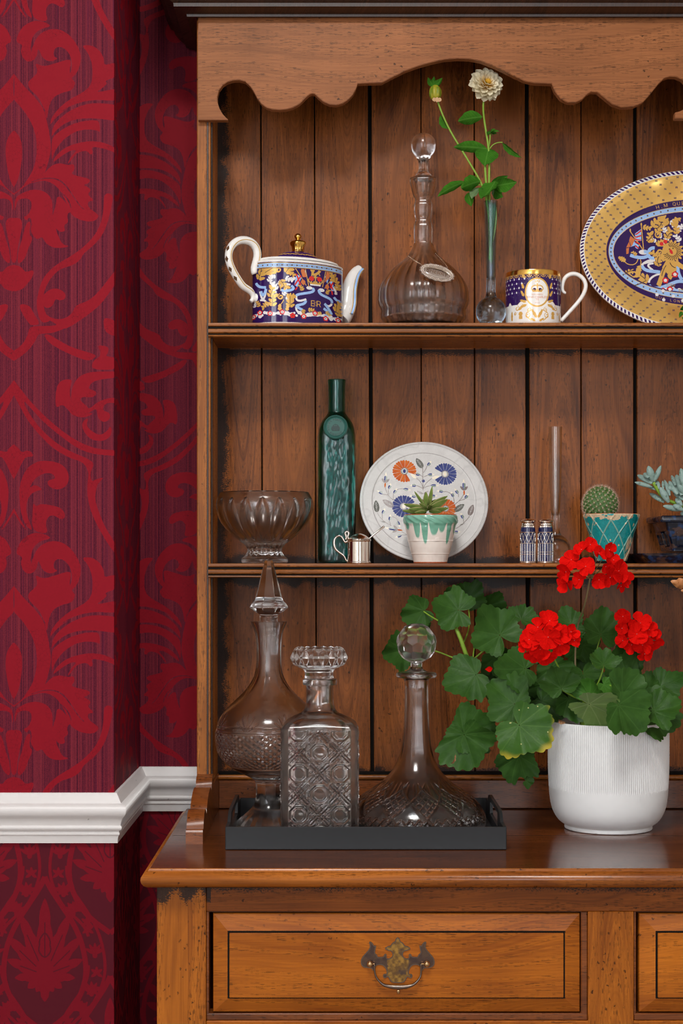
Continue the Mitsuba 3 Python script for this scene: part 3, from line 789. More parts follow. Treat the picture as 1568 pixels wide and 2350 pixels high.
add(R + '__frieze', cat(moved(upright(inner, YZ + .0138), (0, 0, 0)), upright(body, YZ + .0141)), 'oak_frieze', 40)
# cornice, mitred at the left corner
COR = [(0, .7950), (.004, .7955), (.0125, .7925), (.0130, .7960), (.022, .7990), (.030, .8015), (.0305, .8065), (.0335, .8080), (.040, .8135), (.047, .8220), (.0475, .8270), (.0540, .8300), (.0580, .8390), (.0600, .8550), (.0660, .8680), (.0720, .8760), (.0740, .8900), (.0740, .9100), (0, .9100)]
cp = [(d, EYE + z) for d, z in COR]
cor = sweep_rail(cp, [((-.2128, 2.612), (-1, 0)), ((-.2128, YZ), (-1, -1)), ((x_end + .0223, YZ), (1, -1)), ((x_end + .0223, 2.612), (1, 0))])
add(R + '__cornice', cor, 'oak_dark', 25)
add(R + '__frieze_bead', tube([(-.2128, YZ - .0245, EYE + .8020), (x_end, YZ - .0245, EYE + .8020)], .0016, 8), 'oak_frieze', True)
add(R + '__top_board', bevel_box(-.2127, x_end + .022, YZ + .003, 2.6, EYE + .80, EYE + .81, .001), 'oak_dark')
# ------------------------------------------------------------------ materials of the things
scene['cut_glass'] = {'type': 'roughdielectric', 'distribution': 'ggx', 'alpha': .02, 'int_ior': 1.52, 'ext_ior': 1.0}
scene['glass_grey'] = {'type': 'roughdielectric', 'distribution': 'ggx', 'alpha': .02, 'int_ior': 1.50, 'ext_ior': 1.0, 'specular_transmittance': rgb((.965, .985, .995))}
scene['glass_teal'] = {'type': 'roughdielectric', 'distribution': 'ggx', 'alpha': .03, 'int_ior': 1.50, 'ext_ior': 1.0, 'specular_transmittance': rgb((.24, .72, .68))}
mat('china_white', rgb((.80, .78, .74)), .12, specular=.5)
mat('china_purple', rgb((.026, .007, .082)), .10, specular=.45)
mat('print_gold', rgb((.66, .38, .085)), .25, metallic=.25, specular=.6)
mat('gilt', rgb((.98, .58, .14)), .16, metallic=1.0)
mat('print_white', rgb((.72, .70, .69)), .15, specular=.5)
mat('print_blue', rgb((.30, .48, .78)), .15, specular=.5)
mat('print_red', rgb((.60, .025, .025)), .15, specular=.5)
mat('print_brown', rgb((.10, .05, .025)), .2, specular=.5)
mat('print_orange', rgb((.55, .16, .05)), .15, specular=.5)
mat('silver', rgb((.90, .83, .75)), .09, metallic=1.0)
mat('silver_chased', rgb((.80, .72, .63)), .22, metallic=1.0)
mat('stem_green', rgb((.20, .34, .035)), .45, specular=.4)


def leaf_tex(dark, light, vein, nv=7, amount=.5):
    def fn(p, n, uv):
        a = dr.atan2(uv.y, uv.x)
        r = dr.sqrt(uv.x * uv.x + uv.y * uv.y)
        k = a * (nv / (2 * math.pi)) * 1.12
        f = dr.abs(k - dr.round(k)) * r
        v = smoothstep(.035, .008, f) * amount
        k2 = k * 3 + r * 3.0
        f2 = dr.abs(k2 - dr.round(k2))
        v = dr.maximum(v, smoothstep(.12, .03, f2) * .28 * amount * smoothstep(.2, .6, r))
        b = fbm(p.x * 90, p.y * 90, p.z * 90, 3)
        return mix(mix(dark, light, b), vein, v)
    return proc(fn)


def feather_tex(dark, light, vein):
    """midrib along u, side veins slanting off it; uv in units of the leaf's length"""
    def fn(p, n, uv):
        mid = smoothstep(.035, .012, dr.abs(uv.y))
        k = (uv.x - dr.abs(uv.y) * .8) * 9
        f = dr.abs(k - dr.round(k))
        v = dr.maximum(mid, smoothstep(.14, .03, f) * .45)
        b = fbm(p.x * 120, p.y * 120, p.z * 120, 3)
        return mix(mix(dark, light, b), vein, v * .6)
    return proc(fn)


def leaf_mat(name, tex, rough=.42, trans=.35):
    scene[name] = {'type': 'principledthin', 'base_color': tex, 'roughness': rough, 'diff_trans': trans, 'eta': 1.4, 'spec_trans': 0.0}


leaf_mat('leaf_dahlia', feather_tex((.030, .12, .012), (.055, .20, .016), (.10, .26, .04)))
leaf_mat('leaf_pale', feather_tex((.13, .22, .09), (.20, .30, .14), (.07, .14, .05)))


def leaf3d(base, tip, side, W, curl=0.0, cup=.15, shape=.8, nu=22, nv=9, point=.9, wave=0.0, bend=None):
    """a simple leaf: from base to tip, its width along side; curl lifts or drops the middle along the normal; uv = (along, across) in lengths"""
    base, tip, side = (np.asarray(a, float) for a in (base, tip, side))
    ax = tip - base
    L = np.linalg.norm(ax)
    ax /= L
    side = side - ax * (side @ ax)
    side /= np.linalg.norm(side)
    nr = np.cross(ax, side)
    u = np.linspace(0, 1, nu)[:, None]
    v = np.linspace(-1, 1, nv)[None, :]
    w = W / 2 * np.sin(np.pi * np.clip(u, .001, .999) ** shape) ** point
    h = curl * L * 4 * u * (1 - u) + cup * w * v ** 2 + wave * W * np.sin(7 * np.pi * u) * np.abs(v) ** 2 * np.sign(v)
    Pt = base + (u * L)[..., None] * ax + (w * v)[..., None] * side + h[..., None] * nr
    uv = np.stack(np.broadcast_arrays(u, w * v / L), -1)
    m = grid(Pt)
    return m, uv.reshape(-1, 2)


def put_leaf(key, args, bsdf, **kw):
    m, uv = leaf3d(*args, **kw)
    return add(key, m, bsdf, True, uv=uv)


# ------------------------------------------------------------------ upper shelf: teapot
TC = np.array([(684 - 784) * U(2.522), 2.522, Z1])
RA = math.radians(33)
TA, TB = .0742, .0470
AX = math.hypot(TA * math.cos(RA), TB * math.sin(RA))
PH0 = math.atan2(-TB * math.sin(RA), TA * math.cos(RA))


def tea_pt(phi, z, k=1.0, o=0.0):
    """point of the oval body's wall"""
    ex, ey = TA * k + o, TB * k + o
    x, y = ex * np.cos(phi), ey * np.sin(phi)
    return np.stack([TC[0] + x * math.cos(RA) - y * math.sin(RA), TC[1] + x * math.sin(RA) + y * math.cos(RA), TC[2] + z], -1)


def tea_oval(prof, n=96):
    th = np.arange(n) * 2 * np.pi / n
    rows = [tea_pt(th, z + 0 * th, 1.0, r) if r > -.04 else tea_pt(th, z + 0 * th, max(1e-4, 1 + r), 0) for r, z in prof]
    return grid(np.stack(rows, 1), cu=True)


TH = .0955
tag('teapot', 'oval royal purple china teapot with gilded foliage and gold crown knob on the upper shelf', 'teapot')
prof = [(-.9999, .0012), (-.1, .0012), (-.0030, .0010), (-.0022, 0), (-.0012, .0004), (-.0004, .0020), (0, .0040)] + [(0, z) for z in np.linspace(.010, TH - .0035, 12)] + [(.0006, TH - .0022), (.0008, TH - .0008), (.0002, TH), (-.0020, TH + .0006), (-.0060, TH + .0020), (-.12, TH + .0030), (-.9999, TH + .0040)]
add('teapot__body', tea_oval(prof), 'china_white', 40)
add('teapot__purple_band', tea_oval([(.00022, .0035), (.00022, .084), (.00022, TH - .0030)]), 'china_purple', True)
add('teapot__blue_border', tea_oval([(.00034, TH - .0108), (.00034, TH - .0050)]), 'print_blue', True)
add('teapot__gold_line', cat(tea_oval([(.00038, TH - .0118), (.00038, TH - .0110)]), tea_oval([(.00038, TH - .0048), (.00038, TH - .0040)])), 'print_gold', True)
# lid: low oval dome with purple top, gilded crown
lidp = [(-.02, TH + .0004), (-.012, TH + .0030), (-.010, TH + .0046), (-.016, TH + .0052)]


def tea_scaled(prof, n=72, dz=0):
    th = np.arange(n) * 2 * np.pi / n
    return grid(np.stack([tea_pt(th, z + 0 * th, k, 0) for k, z in prof], 1), cu=True)


add('teapot__lid', tea_scaled([(.92, TH + .0022), (.90, TH + .0052), (.84, TH + .0066), (.66, TH + .0076), (.47, TH + .0080)]), 'china_white', True)
dome = [(.48 * math.cos(a), TH + .0080 + .0140 * math.sin(a)) for a in np.linspace(0, math.pi / 2 - .02, 14)]
lid = add('teapot__lid__dome', tea_scaled(dome), 'china_purple', True)


def wrap_dome(q):
    return tea_pt(np.arctan2(q[:, 1], q[:, 0]), TH + .0083 + .0140 * np.sqrt(np.clip(1 - (q[:, 0] ** 2 + q[:, 1] ** 2) / .48 ** 2, 0, 1)), np.hypot(q[:, 0], q[:, 1]), 0.0)


rng = random.Random(3)
dots = [Point(.48 * k * math.cos(a), .48 * k * math.sin(a)).buffer(.010, 4) for k, n in ((.55, 10), (.74, 14)) for a in np.arange(n) * 2 * math.pi / n + k]
fes = [leaf2d(.44 * math.cos(a), .44 * math.sin(a), math.degrees(a) + 90 + s, .075, .034, 2, .3) for a in np.arange(24) * 2 * math.pi / 24 for s in (20, 160)]
add('teapot__lid__gold_print', wrap(flat2d(unary_union(dots + fes), .03), wrap_dome), 'print_gold', False)
kx = TC + [0, 0, TH + .0212]
kp = [(1e-5, 0), (.0075, 0), (.0080, .0010), (.0072, .0025), (.0078, .0065), (.0092, .0098), (.0096, .0122), (.0082, .0142), (.0052, .0150), (.0034, .0156), (.0026, .0166), (.0042, .0186), (.0046, .0206), (.0036, .0228), (.0018, .0240), (1e-5, .0243)]
crown = lathe(spl(kp, 40), 48, lambda th, r, z, i: r * (1 + .10 * np.cos(4 * th + .6) * np.exp(-((z - .011) / .004) ** 2) + .05 * np.cos(12 * th) * np.exp(-((z - .004) / .003) ** 2)))
crown.apply_scale(1.16)
add('teapot__lid__crown_knob', moved(crown, kx), 'gilt', True)

# printed decoration of the body, drawn flat: u from -1 to 1 across the visible front, height in metres
def zt_(zx, zy):
    return (zx - 797) / 440.0, (960 - zy) / 4.3556 * U(2.49) + .0110


def tea_wrap(q, o=.0004):
    u = np.clip(q[:, 0] / .0658, -.995, .995)
    phi = PH0 - np.arccos(u)
    return tea_pt(phi, q[:, 1], 1.0, o)


def TX(zx, zy):
    u, z = zt_(zx, zy)
    return u * .0658, z


tz = .0658 / 440
def aca(zx, zy, ang, L, flip=1):
    x, y = TX(zx, zy)
    return acanthus2d(x, y, ang, L * tz, flip)


def lf(zx, zy, ang, L, W, n=3):
    x, y = TX(zx, zy)
    return leaf2d(x, y, ang, L * tz, W * tz, n, .45)


def line(pts, w, taper=None):
    return stroke([TX(*p) for p in pts], w * tz, 30, taper)


gold, white, blue, red, brown, orange = [], [], [], [], [], []
for a in ((430, 580, 75, 150, -1), (490, 520, 30, 190, 1), (600, 520, 150, 120, -1), (690, 520, 60, 150, -1), (640, 600, -70, 120, 1), (720, 500, -60, 90, 1), (540, 760, 60, 120, 1), (560, 850, 100, 130, -1), (520, 820, 200, 90, 1), (730, 860, 100, 130, -1), (700, 760, 30, 90, -1), (1160, 560, 100, 130, 1), (1190, 640, 80, 110, 1), (1170, 860, 85, 130, -1), (1200, 900, 80, 120, 1), (430, 850, 90, 70, 1), (860, 880, 250, 60, 1), (905, 880, 20, 70, -1), (1030, 900, 180, 60, 1), (1075, 880, -60, 60, 1), (850, 690, 100, 70, 1), (1080, 700, 80, 60, -1)):
    gold.append(aca(*a))
for zx, zy, r, ang in ((620, 490, 40, 30), (735, 790, 36, 200), (640, 760, 30, 100), (455, 470, 26, 90)):
    x, y = TX(zx, zy)
    gold.append(scroll2d(x, y, r * tz, ang, 15 * tz))
for p in ((865, 420, 910, 650), (785, 480, 885, 640), (1075, 450, 1040, 640), (1130, 540, 1060, 650)):
    gold.append(line([p[:2], ((p[0] + p[2]) / 2, (p[1] + p[3]) / 2), p[2:]], 8))
    gold.append(lf(p[0], p[1] + 10, 95, 40, 18, 1))
gold.append(line([(790, 470), (815, 430), (845, 440)], 6))
for p in ((670, 790, 620, 860), (640, 700, 620, 640)):
    gold.append(line([p[:2], ((p[0] + p[2]) / 2 + 6, (p[1] + p[3]) / 2), p[2:]], 8))
gold += [lf(632, 900, 90, 70, 45, 2), lf(700, 900, 80, 60, 40, 2)]
cx, cy = TX(972, 590)
white.append(sbox(cx - 50 * tz, cy - 44 * tz, cx + 50 * tz, cy - 26 * tz))
gold.append(crown2d(*TX(972, 620), 130 * tz))
red += [Point(*TX(935, 565)).buffer(24 * tz, 6), Point(*TX(1010, 565)).buffer(24 * tz, 6)]
# small crowned lion over the crown
gold += [Point(*TX(945, 480)).buffer(22 * tz, 6), line([(945, 500), (960, 525), (1000, 500), (1015, 480)], 24), line([(1000, 500), (1015, 530)], 11), line([(940, 510), (935, 540)], 11), line([(1015, 480), (985, 465), (990, 450)], 7), line([(965, 515), (968, 545)], 11)]
gold.append(crown2d(*TX(945, 458), 40 * tz))
for s, pts in ((1, [(850, 430), (890, 555), (850, 560), (832, 500)]), (-1, [(1080, 470), (1060, 590), (1105, 540), (1110, 490)])):
    orange.append(Polygon([TX(*p) for p in pts]))
blue += [Polygon([TX(*p) for p in q]) for q in ([(850, 520), (890, 560), (880, 480)], [(1060, 520), (1085, 600), (1100, 540)], [(790, 530), (840, 560), (800, 660), (770, 640)], [(1110, 570), (1140, 560), (1150, 660), (1125, 660)])]
for q in ([(790, 530), (830, 640)], [(835, 545), (775, 640)], [(800, 660), (780, 690)], [(1112, 590), (1140, 650)], [(1140, 575), (1115, 640)], [(1128, 660), (1135, 700)]):
    red.append(line([q[0], ((q[0][0] + q[1][0]) / 2, (q[0][1] + q[1][1]) / 2), q[1]], 13))
orange += [lf(850, 580, -80, 60, 44, 1), lf(1085, 600, -90, 60, 40, 1)]
# ribbons
for pts in ([(945, 660), (950, 690), (860, 720), (790, 745)], [(880, 790), (840, 830), (795, 845), (850, 885)], [(400, 610), (430, 650), (500, 665)], [(640, 690), (700, 700), (760, 680), (740, 650)], [(500, 680), (470, 740), (450, 700)], [(1005, 670), (1040, 720), (1110, 745), (1130, 785)], [(1060, 800), (1100, 850), (1130, 900)], [(1060, 930), (1090, 890), (1050, 850)], [(1150, 720), (1190, 750), (1210, 740)]):
    blue.append(line(pts, 25))
for pts in ([(790, 745), (800, 790), (885, 775)], [(790, 850), (800, 900), (840, 905)], [(500, 690), (470, 780), (440, 700)], [(1130, 790), (1100, 820), (1060, 800)], [(640, 660), (660, 640), (735, 640)], [(440, 790), (490, 800), (500, 840)], [(1130, 910), (1110, 950)]):
    white.append(line(pts, 20))
for zx, zy in ((915, 660), (1030, 670)):
    x, y = TX(zx, zy)
    white.append(affinity.scale(Point(x, y).buffer(30 * tz, 8), 1, .6))
for a in ((530, 610, 60, 110, 1), (560, 640, -60, 130, -1), (600, 690, 100, 120, 1), (690, 570, -40, 110, 1), (735, 600, 60, 80, -1), (660, 740, 30, 90, 1), (1150, 640, 60, 70, -1), (1170, 690, 80, 60, 1), (380, 850, 60, 70, 1), (1195, 810, 90, 70, -1), (590, 560, 170, 80, 1), (690, 770, -30, 80, 1), (620, 640, 80, 70, -1)):
    white.append(aca(*a[:3], a[3] * .82, a[4]))
for k in range(40):
    zx = 375 + k * 22
    zy = 948 - 34 * rng.random()
    x, y = TX(zx, zy)
    white.append(Point(x, y).buffer((10 + 12 * rng.random()) * tz, 5))
for zx, zy in ((440, 912), (540, 925), (655, 912), (860, 948), (968, 908), (375, 945), (1070, 950), (1190, 945), (755, 945)):
    x, y = TX(zx, zy)
    red.append(rose2d(x, y, 27 * tz))
    brown.append(Point(x, y).buffer(5 * tz, 5))
    white.append(Point(x, y).buffer(1e-9))
roses_in = unary_union([rose2d(*TX(zx, zy), 15 * tz) for zx, zy in ((440, 912), (540, 925), (655, 912), (860, 948), (968, 908), (375, 945), (1070, 950), (1190, 945))])
for k in range(-9, 10):
    x = k * 47 * tz
    brown.append(Point(x, TH - .0079).buffer(7 * tz, 3))
lo = sbox(-.0655, .0022, .0655, TH - .0125)
for nm, g, mt, o in (('white_print', white, 'print_white', .00032), ('blue_ribbon_print', blue, 'print_blue', .00040), ('gold_leaf_print', gold, 'print_gold', .00044), ('orange_print', orange, 'print_orange', .00048), ('red_print', red, 'print_red', .00052)):
    gg = unary_union(g).simplify(.00006).intersection(lo)
    if nm == 'gold_leaf_print':
        gg = gg.difference(unary_union([g_.buffer(.0002) for g_ in red + orange]))
    add('teapot__' + nm, wrap(flat2d(gg, .004), lambda q, o=o: tea_wrap(q, o)), mt, False)
add('teapot__rose_centres', wrap(flat2d(roses_in.intersection(lo), .004), lambda q: tea_wrap(q, .00058)), 'print_white', False)
add('teapot__border_marks', wrap(flat2d(unary_union(brown), .003), lambda q: tea_wrap(q, .00062)), 'print_brown', False)
# dark veins on the gold leaves
vn = []
for a in ((430, 580, 75, 150), (490, 520, 25, 170), (690, 520, 50, 130), (560, 850, 85, 120), (730, 860, 90, 120), (1160, 560, 90, 120), (540, 760, 70, 100), (640, 600, -60, 100), (1170, 860, 85, 110)):
    t = math.radians(a[2])
    vn.append(line([a[:2], (a[0] + .5 * a[3] * math.cos(t), a[1] - .5 * a[3] * math.sin(t) - 8), (a[0] + .9 * a[3] * math.cos(t), a[1] - .9 * a[3] * math.sin(t))], 5))
for g in polys(unary_union(vn).intersection(lo)):
    add('teapot__vein_print', wrap(flat2d(g, .004), lambda q: tea_wrap(q, .00060)), 'print_brown', False)
tx_ = cat(text2d('E', 60 * tz, -28 * tz), text2d('II', 34 * tz, 0, 12 * tz), text2d('R', 60 * tz, 28 * tz))
x, y = TX(975, 842)
add('teapot__cypher', wrap(moved(tx_, (x, y, 0)), lambda q: tea_wrap(q, .00064)), 'print_gold', False)
tb = text2d('H.M. QUEEN ELIZABETH II OUR LONGEST REIGNING MONARCH', .0026)
add('teapot__border_lettering', wrap(moved(tb, (.010, TH - .0092, 0)), lambda q: tea_wrap(np.stack([q[:, 0] * .72, q[:, 1]], 1), .00062)), 'print_brown', False)
# handle: a tall loop on the left; spout on the right; both lie in the plane of the long axis
def tplane(px, py):
    """a point of the pot's long-axis plane seen at this pixel of the drawing"""
    a = math.tan(RA)
    k = (px - 784) / F
    Y = (TC[1] - a * TC[0]) / (1 - a * k)
    return P(px, py, Y)


hz = [(372, 470), (368, 400), (395, 300), (380, 210), (330, 155), (255, 135), (180, 155), (120, 230), (110, 330), (150, 440), (210, 540), (260, 600), (320, 640), (352, 690), (330, 750)]
hp = np.array([tplane(500 + x / 4.3556, 520 + y / 4.3556) for x, y in hz])
hp = catmull(hp, 60)
rad = np.interp(np.linspace(0, 1, 60), [0, .15, .3, .55, .75, .88, 1], [.0052, .0062, .0060, .0058, .0056, .0052, .0030])
add('teapot__handle', cat(tube(hp, rad, 14), ball(tplane(500 + 395 / 4.3556, 520 + 715 / 4.3556), .0075, 3)), 'china_white', True)
nrm = np.array([math.sin(RA), -math.cos(RA), 0])
hl = hp + nrm * (rad * .93)[:, None]
add('teapot__handle__gold_line', tube(hl[4:54] + [.0012, 0, 0], .0005, 6), 'print_gold', True)
dm = []
for k in (30, 34, 38, 42):
    q = extrude(Polygon([(0, .0046), (.0026, 0), (0, -.0046), (-.0026, 0)]), .0004)
    d = hp[k + 1] - hp[k - 1]
    d /= np.linalg.norm(d)
    o = np.array([-.45, -.89, 0])
    o = o - d * (o @ d)
    o /= np.linalg.norm(o)
    dm.append(place(q, hp[k] + o * (rad[k] * .98), np.cross(d, o), d, o))
add('teapot__handle__diamond_print', cat(dm), 'print_brown', False)
sz_ = [(1225, 930), (1255, 880), (1290, 780), (1305, 660), (1330, 560), (1365, 480), (1425, 425)]
spth = catmull(np.array([tplane(500 + x / 4.3556, 520 + y / 4.3556) for x, y in sz_]), 40)
srad = np.interp(np.linspace(0, 1, 40), [0, .25, .6, .9, 1], [.0150, .0150, .0112, .0082, .0070])
add('teapot__spout', tube(spth, srad, 20), 'china_white', True)
bl = []
for side in (0,):
    c = spth + nrm * (srad * .90)[:, None] + np.array([.0048, 0, 0]) * np.linspace(1.3, .5, 40)[:, None]
    rows = np.stack([c + np.array([-.0022, 0, 0]), c + np.array([.0022, 0, 0])], 1)[4:39]
    add('teapot__spout__blue_border', tube(c[5:39], .0022, 8), 'print_blue', True)
    add('teapot__spout__gold_line', cat(tube(c[5:39] + [-.0024, -.0006, 0], .0005, 5), tube(c[5:39] + [.0022, -.0008, 0], .0005, 5)), 'print_gold', True)


# ------------------------------------------------------------------ upper shelf: ribbed onion decanter with its wine label
def zprof(pts, py_of, r_of, Y, zbase=None):
    """traced (pixel y, pixel radius) -> (r, z)"""
    return np.array([(max(r_of(r), 1e-5), EYE - (py_of(y) - 1287) * U(Y)) for y, r in pts])


DY = 2.527
dcx = (972 - 784) * U(DY)
zd = lambda zy: 280 + zy / 3.92
trace = [(1880, 70), (1855, 84), (1800, 315 * .29), (1760, 98), (1700, 381 / 3.92), (1640, 103.5), (1590, 104.8), (1540, 104), (1490, 101), (1440, 95), (1400, 88), (1350, 77), (1300, 64), (1250, 48), (1200, 35), (1150, 27.5), (1110, 23), (1085, 22), (1050, 23), (1000, 23), (940, 22.5), (905, 20), (880, 18.8), (850, 21), (800, 22.3), (750, 22.3), (715, 20), (690, 20.2), (670, 24), (640, 26.5), (600, 29), (560, 32), (535, 33), (515, 32), (500, 26)]
out = np.array([(r * U(DY), EYE - (zd(y) - 1287) * U(DY)) for y, r in trace])
out[:, 1] = np.where(out[:, 1] < Z1 + .002, Z1 + .0004, out[:, 1])
outp = np.vstack([[(out[0, 0] * .6, Z1 + .0022)], spl(out, 110)])
inn = [(r - .0042, z) for r, z in spl(out, 50)[::-1]]
inn = [(max(r, .0056), z) for r, z in inn if z > Z1 + .008] + [(.045, Z1 + .0065)]
zn = lambda zy: EYE - (zd(zy) - 1287) * U(DY)


def rib(th, r, z, i):
    isout = i <= len(outp)
    body = smoothstep_np(zn(1180), zn(1330), z) * smoothstep_np(Z1 + .002, Z1 + .012, z)
    neck = ((z > zn(1095)) & (z < zn(495))).astype(float)
    amp = .0012 * body * isout
    a = np.abs(np.cos(13 * th + .25))
    r = r - amp * (1 - a) * 1.3
    oct_ = np.cos(np.pi / 8) / np.cos(((th + np.pi / 8 + .1) % (np.pi / 4)) - np.pi / 8)
    return np.where(isout & (neck > 0), r * (.985 + (oct_ - 1) * .9 + .03), r)


def smoothstep_np(a, b, x):
    t = np.clip((x - a) / (b - a), 0, 1)
    return t * t * (3 - 2 * t)


tag('onion_decanter', 'round bellied clear glass decanter with vertical ribs and ball stopper on the upper shelf', 'decanter')
add('onion_decanter__body', moved(lathe(vessel(outp, np.array(inn)), 208, rib), (dcx, DY, 0)), 'cut_glass', 35)
st = [(1e-5, 100), (6, 103), (15, 115), (22, 135), (27, 170), (28.3, 210), (27, 250), (22, 290), (16, 322), (11.5, 350), (9.8, 385), (10, 420), (12, 448), (17, 468), (19, 485), (18.8, 492)]
stp = spl(np.array([(r * U(DY), zn(y)) for r, y in st]), 60)
stp = np.vstack([stp, [(.0049, zn(500)), (.0047, zn(620)), (1e-5, zn(630))]])
add('onion_decanter__stopper', moved(lathe(stp, 64, lambda th, r, z, i: np.where((z < zn(330)) & (z > zn(455)), r * (1 + .05 * np.cos(8 * th)), r)), (dcx, DY, 0)), 'cut_glass', 40)

# silver wine label lying on the shoulder, its chain round the neck
tag('wine_label', 'oval silver label engraved SHERRY hanging on a chain from the onion decanter', 'wine label')
def on_decanter(px, py, lift):
    """nearest point of the belly's front under that pixel, and its outward normal"""
    Y = DY - .05
    for _ in range(30):
        q = P(px, py, Y)
        r = np.interp(-q[2], -out[:, 1], out[:, 0]) + lift if False else np.interp(q[2], out[:, 1], out[:, 0]) + lift
        dx = q[0] - dcx
        Y = DY - math.sqrt(max(r * r - dx * dx, 1e-8))
    q = P(px, py, Y)
    return q


c0 = on_decanter(1003, 627, .006)
ez = np.array([.16, -.90, .42])
ez /= np.linalg.norm(ez)
ex = np.array([math.cos(math.radians(-13)), 0, math.sin(math.radians(-13))])
ex = ex - ez * (ex @ ez)
ex /= np.linalg.norm(ex)
ey = np.cross(ez, ex)
sl = U(2.47)
ew, eh = 30 * sl, 12.5 * sl
el = affinity.scale(Point(0, 0).buffer(1, 32), ew, eh)
ang = np.linspace(0, 2 * np.pi, 97)[:-1]
wob = lambda k: 1 + .05 * np.abs(np.sin(7 * k)) + .03 * np.sin(19 * k)
frame = Polygon(np.stack([(ew + 9.5 * sl) * np.cos(ang) * wob(ang), (eh + 9.5 * sl) * np.sin(ang) * wob(ang)], 1))
add('wine_label__frame', place(extrude(frame.difference(el), .0016), c0, ex, ey, ez), 'silver_chased', 20)
bl = []
for i in range(56):
    a = 2 * np.pi * i / 56
    for ro, rr in ((3.2, .0011), (7.2, .0015)):
        bl.append(ball(c0 + ex * (ew + ro * sl) * math.cos(a + ro) + ey * (eh + ro * sl) * math.sin(a + ro) + ez * .0014, rr * (.8 + .4 * rng.random()), 1))
add('wine_label__beading', cat(bl), 'silver_chased', True)
dmx = trimesh.creation.uv_sphere(radius=1, count=[24, 48])
dmx.apply_transform(np.diag([ew * 1.02, eh * 1.02, .0016, 1]))
add('wine_label__plate', place(dmx, c0, ex, ey, ez), 'silver', True)
add('wine_label__lettering', place(moved(text2d('SHERRY', 9.5 * sl, 0, -4 * sl), (0, 0, .00165)), c0, ex, ey, ez), 'print_brown', False)
chain = []
for sx, pts in ((-1, [(938, 588), (952, 598), (966, 606), (974, 613)]), (1, [(1000, 582), (1010, 592), (1020, 603), (1027, 613)])):
    pp = prof_n(np.array(pts, float), 15 if sx < 0 else 13)
    for x, y in pp:
        chain.append(ball(on_decanter(x, y, .0012), .00085, 1))
add('wine_label__chain', cat(chain), 'silver', True)

# ------------------------------------------------------------------ upper shelf: bud vase with dahlia stems
VY = 2.492
vcx = (1127 - 784) * U(VY)


scene['bubble'] = {'type': 'dielectric', 'int_ior': 1.0, 'ext_ior': 1.5}
scene['glass_blue'] = {'type': 'roughdielectric', 'distribution': 'ggx', 'alpha': .02, 'int_ior': 1.5, 'ext_ior': 1.0, 'specular_transmittance': rgb((.74, .88, .98))}


def bud_vase(key, px, Y, shelf, top_px, dims, label, glass='glass_grey'):
    u = U(Y)
    z = lambda py: EYE - (py - 1287) * u
    zb = shelf + .0003
    ro, R = dims
    c = zb + R * u * .97
    out = [(.6 * R * u, zb), (.72 * R * u, zb + .0012)]
    for a in np.linspace(-.72, 1.16, 26):
        out.append((R * u * math.cos(a), c + R * u * math.sin(a)))
    n0 = out[-1]
    nk = [(n0[0] * .86, n0[1] + .003), (ro[0] * u, n0[1] + .008)]
    zt2 = z(top_px)
    H = zt2 - nk[-1][1]
    for k, r in ((.1, ro[0]), (.25, ro[1]), (.45, ro[2]), (.7, ro[3]), (.9, ro[4]), (1.0, ro[5])):
        nk.append((r * u, nk[1][1] + H * k))
    outp = np.vstack([out, spl(np.array(nk), 40)])
    lip = outp[-1]
    inn = [(lip[0] - .0010, lip[1])] + [(max(r - .0014, .002), zz) for r, zz in spl(np.array(nk), 30)[::-1] if zz > nk[1][1] + H * .17]
    e = inn[-1]
    inn += [(e[0] * .8, e[1] - .004), (e[0] * .4, e[1] - .0062)]
    tag(key, label, 'vase')
    add(key + '__body', moved(lathe(vessel(outp, np.array(inn)), 72), ((px - 784) * u, Y, 0)), glass, 40)
    rg = random.Random(px)
    bb = []
    for _ in range(190):
        a, b, rr = rg.random() * 6.28, math.acos(2 * rg.random() - 1), R * u * (.45 + .45 * rg.random())
        bb.append(ball(((px - 784) * u + rr * math.sin(b) * math.cos(a), Y + rr * math.sin(b) * math.sin(a), c + rr * math.cos(b)), .0003 + .0006 * rg.random() ** 2, 1))
    labels[add(key + '__bubbles', cat(bb), 'bubble', True)] = {'label': 'tiny air bubbles in the glass ball', 'kind': 'stuff'}
    return zt2, e


bud_vase('bud_vase', 1127, VY, Z1, 462, ((10.5, 11, 12, 13.6, 15.2, 15.6), 35), 'slim clear bud vase on a bubbled glass ball holding a dahlia stem', 'glass_blue')
DAH = 'dahlia'
tag(DAH, 'cream dahlia with yellow heart on a tall leafy stem in the bud vase', 'flower')
tag('dahlia_bud', 'green dahlia bud on a leaning stem in the same bud vase', 'flower bud')


def zf(zx, zy, dY=0.0):
    return P(960 + zx / 5.6, 130 + zy / 5.6, VY + dY)


def path3(pts, n=40):
    return catmull(np.array([zf(*p) for p in pts]), n)


add(DAH + '__stem', tube(path3([(842, 560, -.01), (838, 700, -.006), (855, 850, 0), (885, 1040, 0), (905, 1190, 0), (915, 1400, 0), (912, 1600, 0), (920, 1900, .001), (935, 2250, .002), (938, 2640, .001)]), np.linspace(.0015, .0019, 40), 10), 'stem_green', True)
add('dahlia_bud__stem', tube(path3([(200, 375, -.006), (240, 540, -.004), (320, 760, -.002), (430, 985, 0), (560, 1200, 0), (700, 1430, 0), (820, 1650, -.001), (880, 1850, -.003), (915, 2100, -.002), (922, 2620, -.003)]), np.linspace(.0014, .0017, 40), 10), 'stem_green', True)
add('cut_stem' + '__stalk', tube(path3([(860, 1395, .001), (872, 1600, .001), (895, 1850, .004), (918, 2200, .004), (926, 2600, .004)]), .0018, 10), 'stem_green', True)
add('cut_stem' + '__cut_end', ball(zf(860, 1393, .001), .0017, 2), 'print_orange', True)
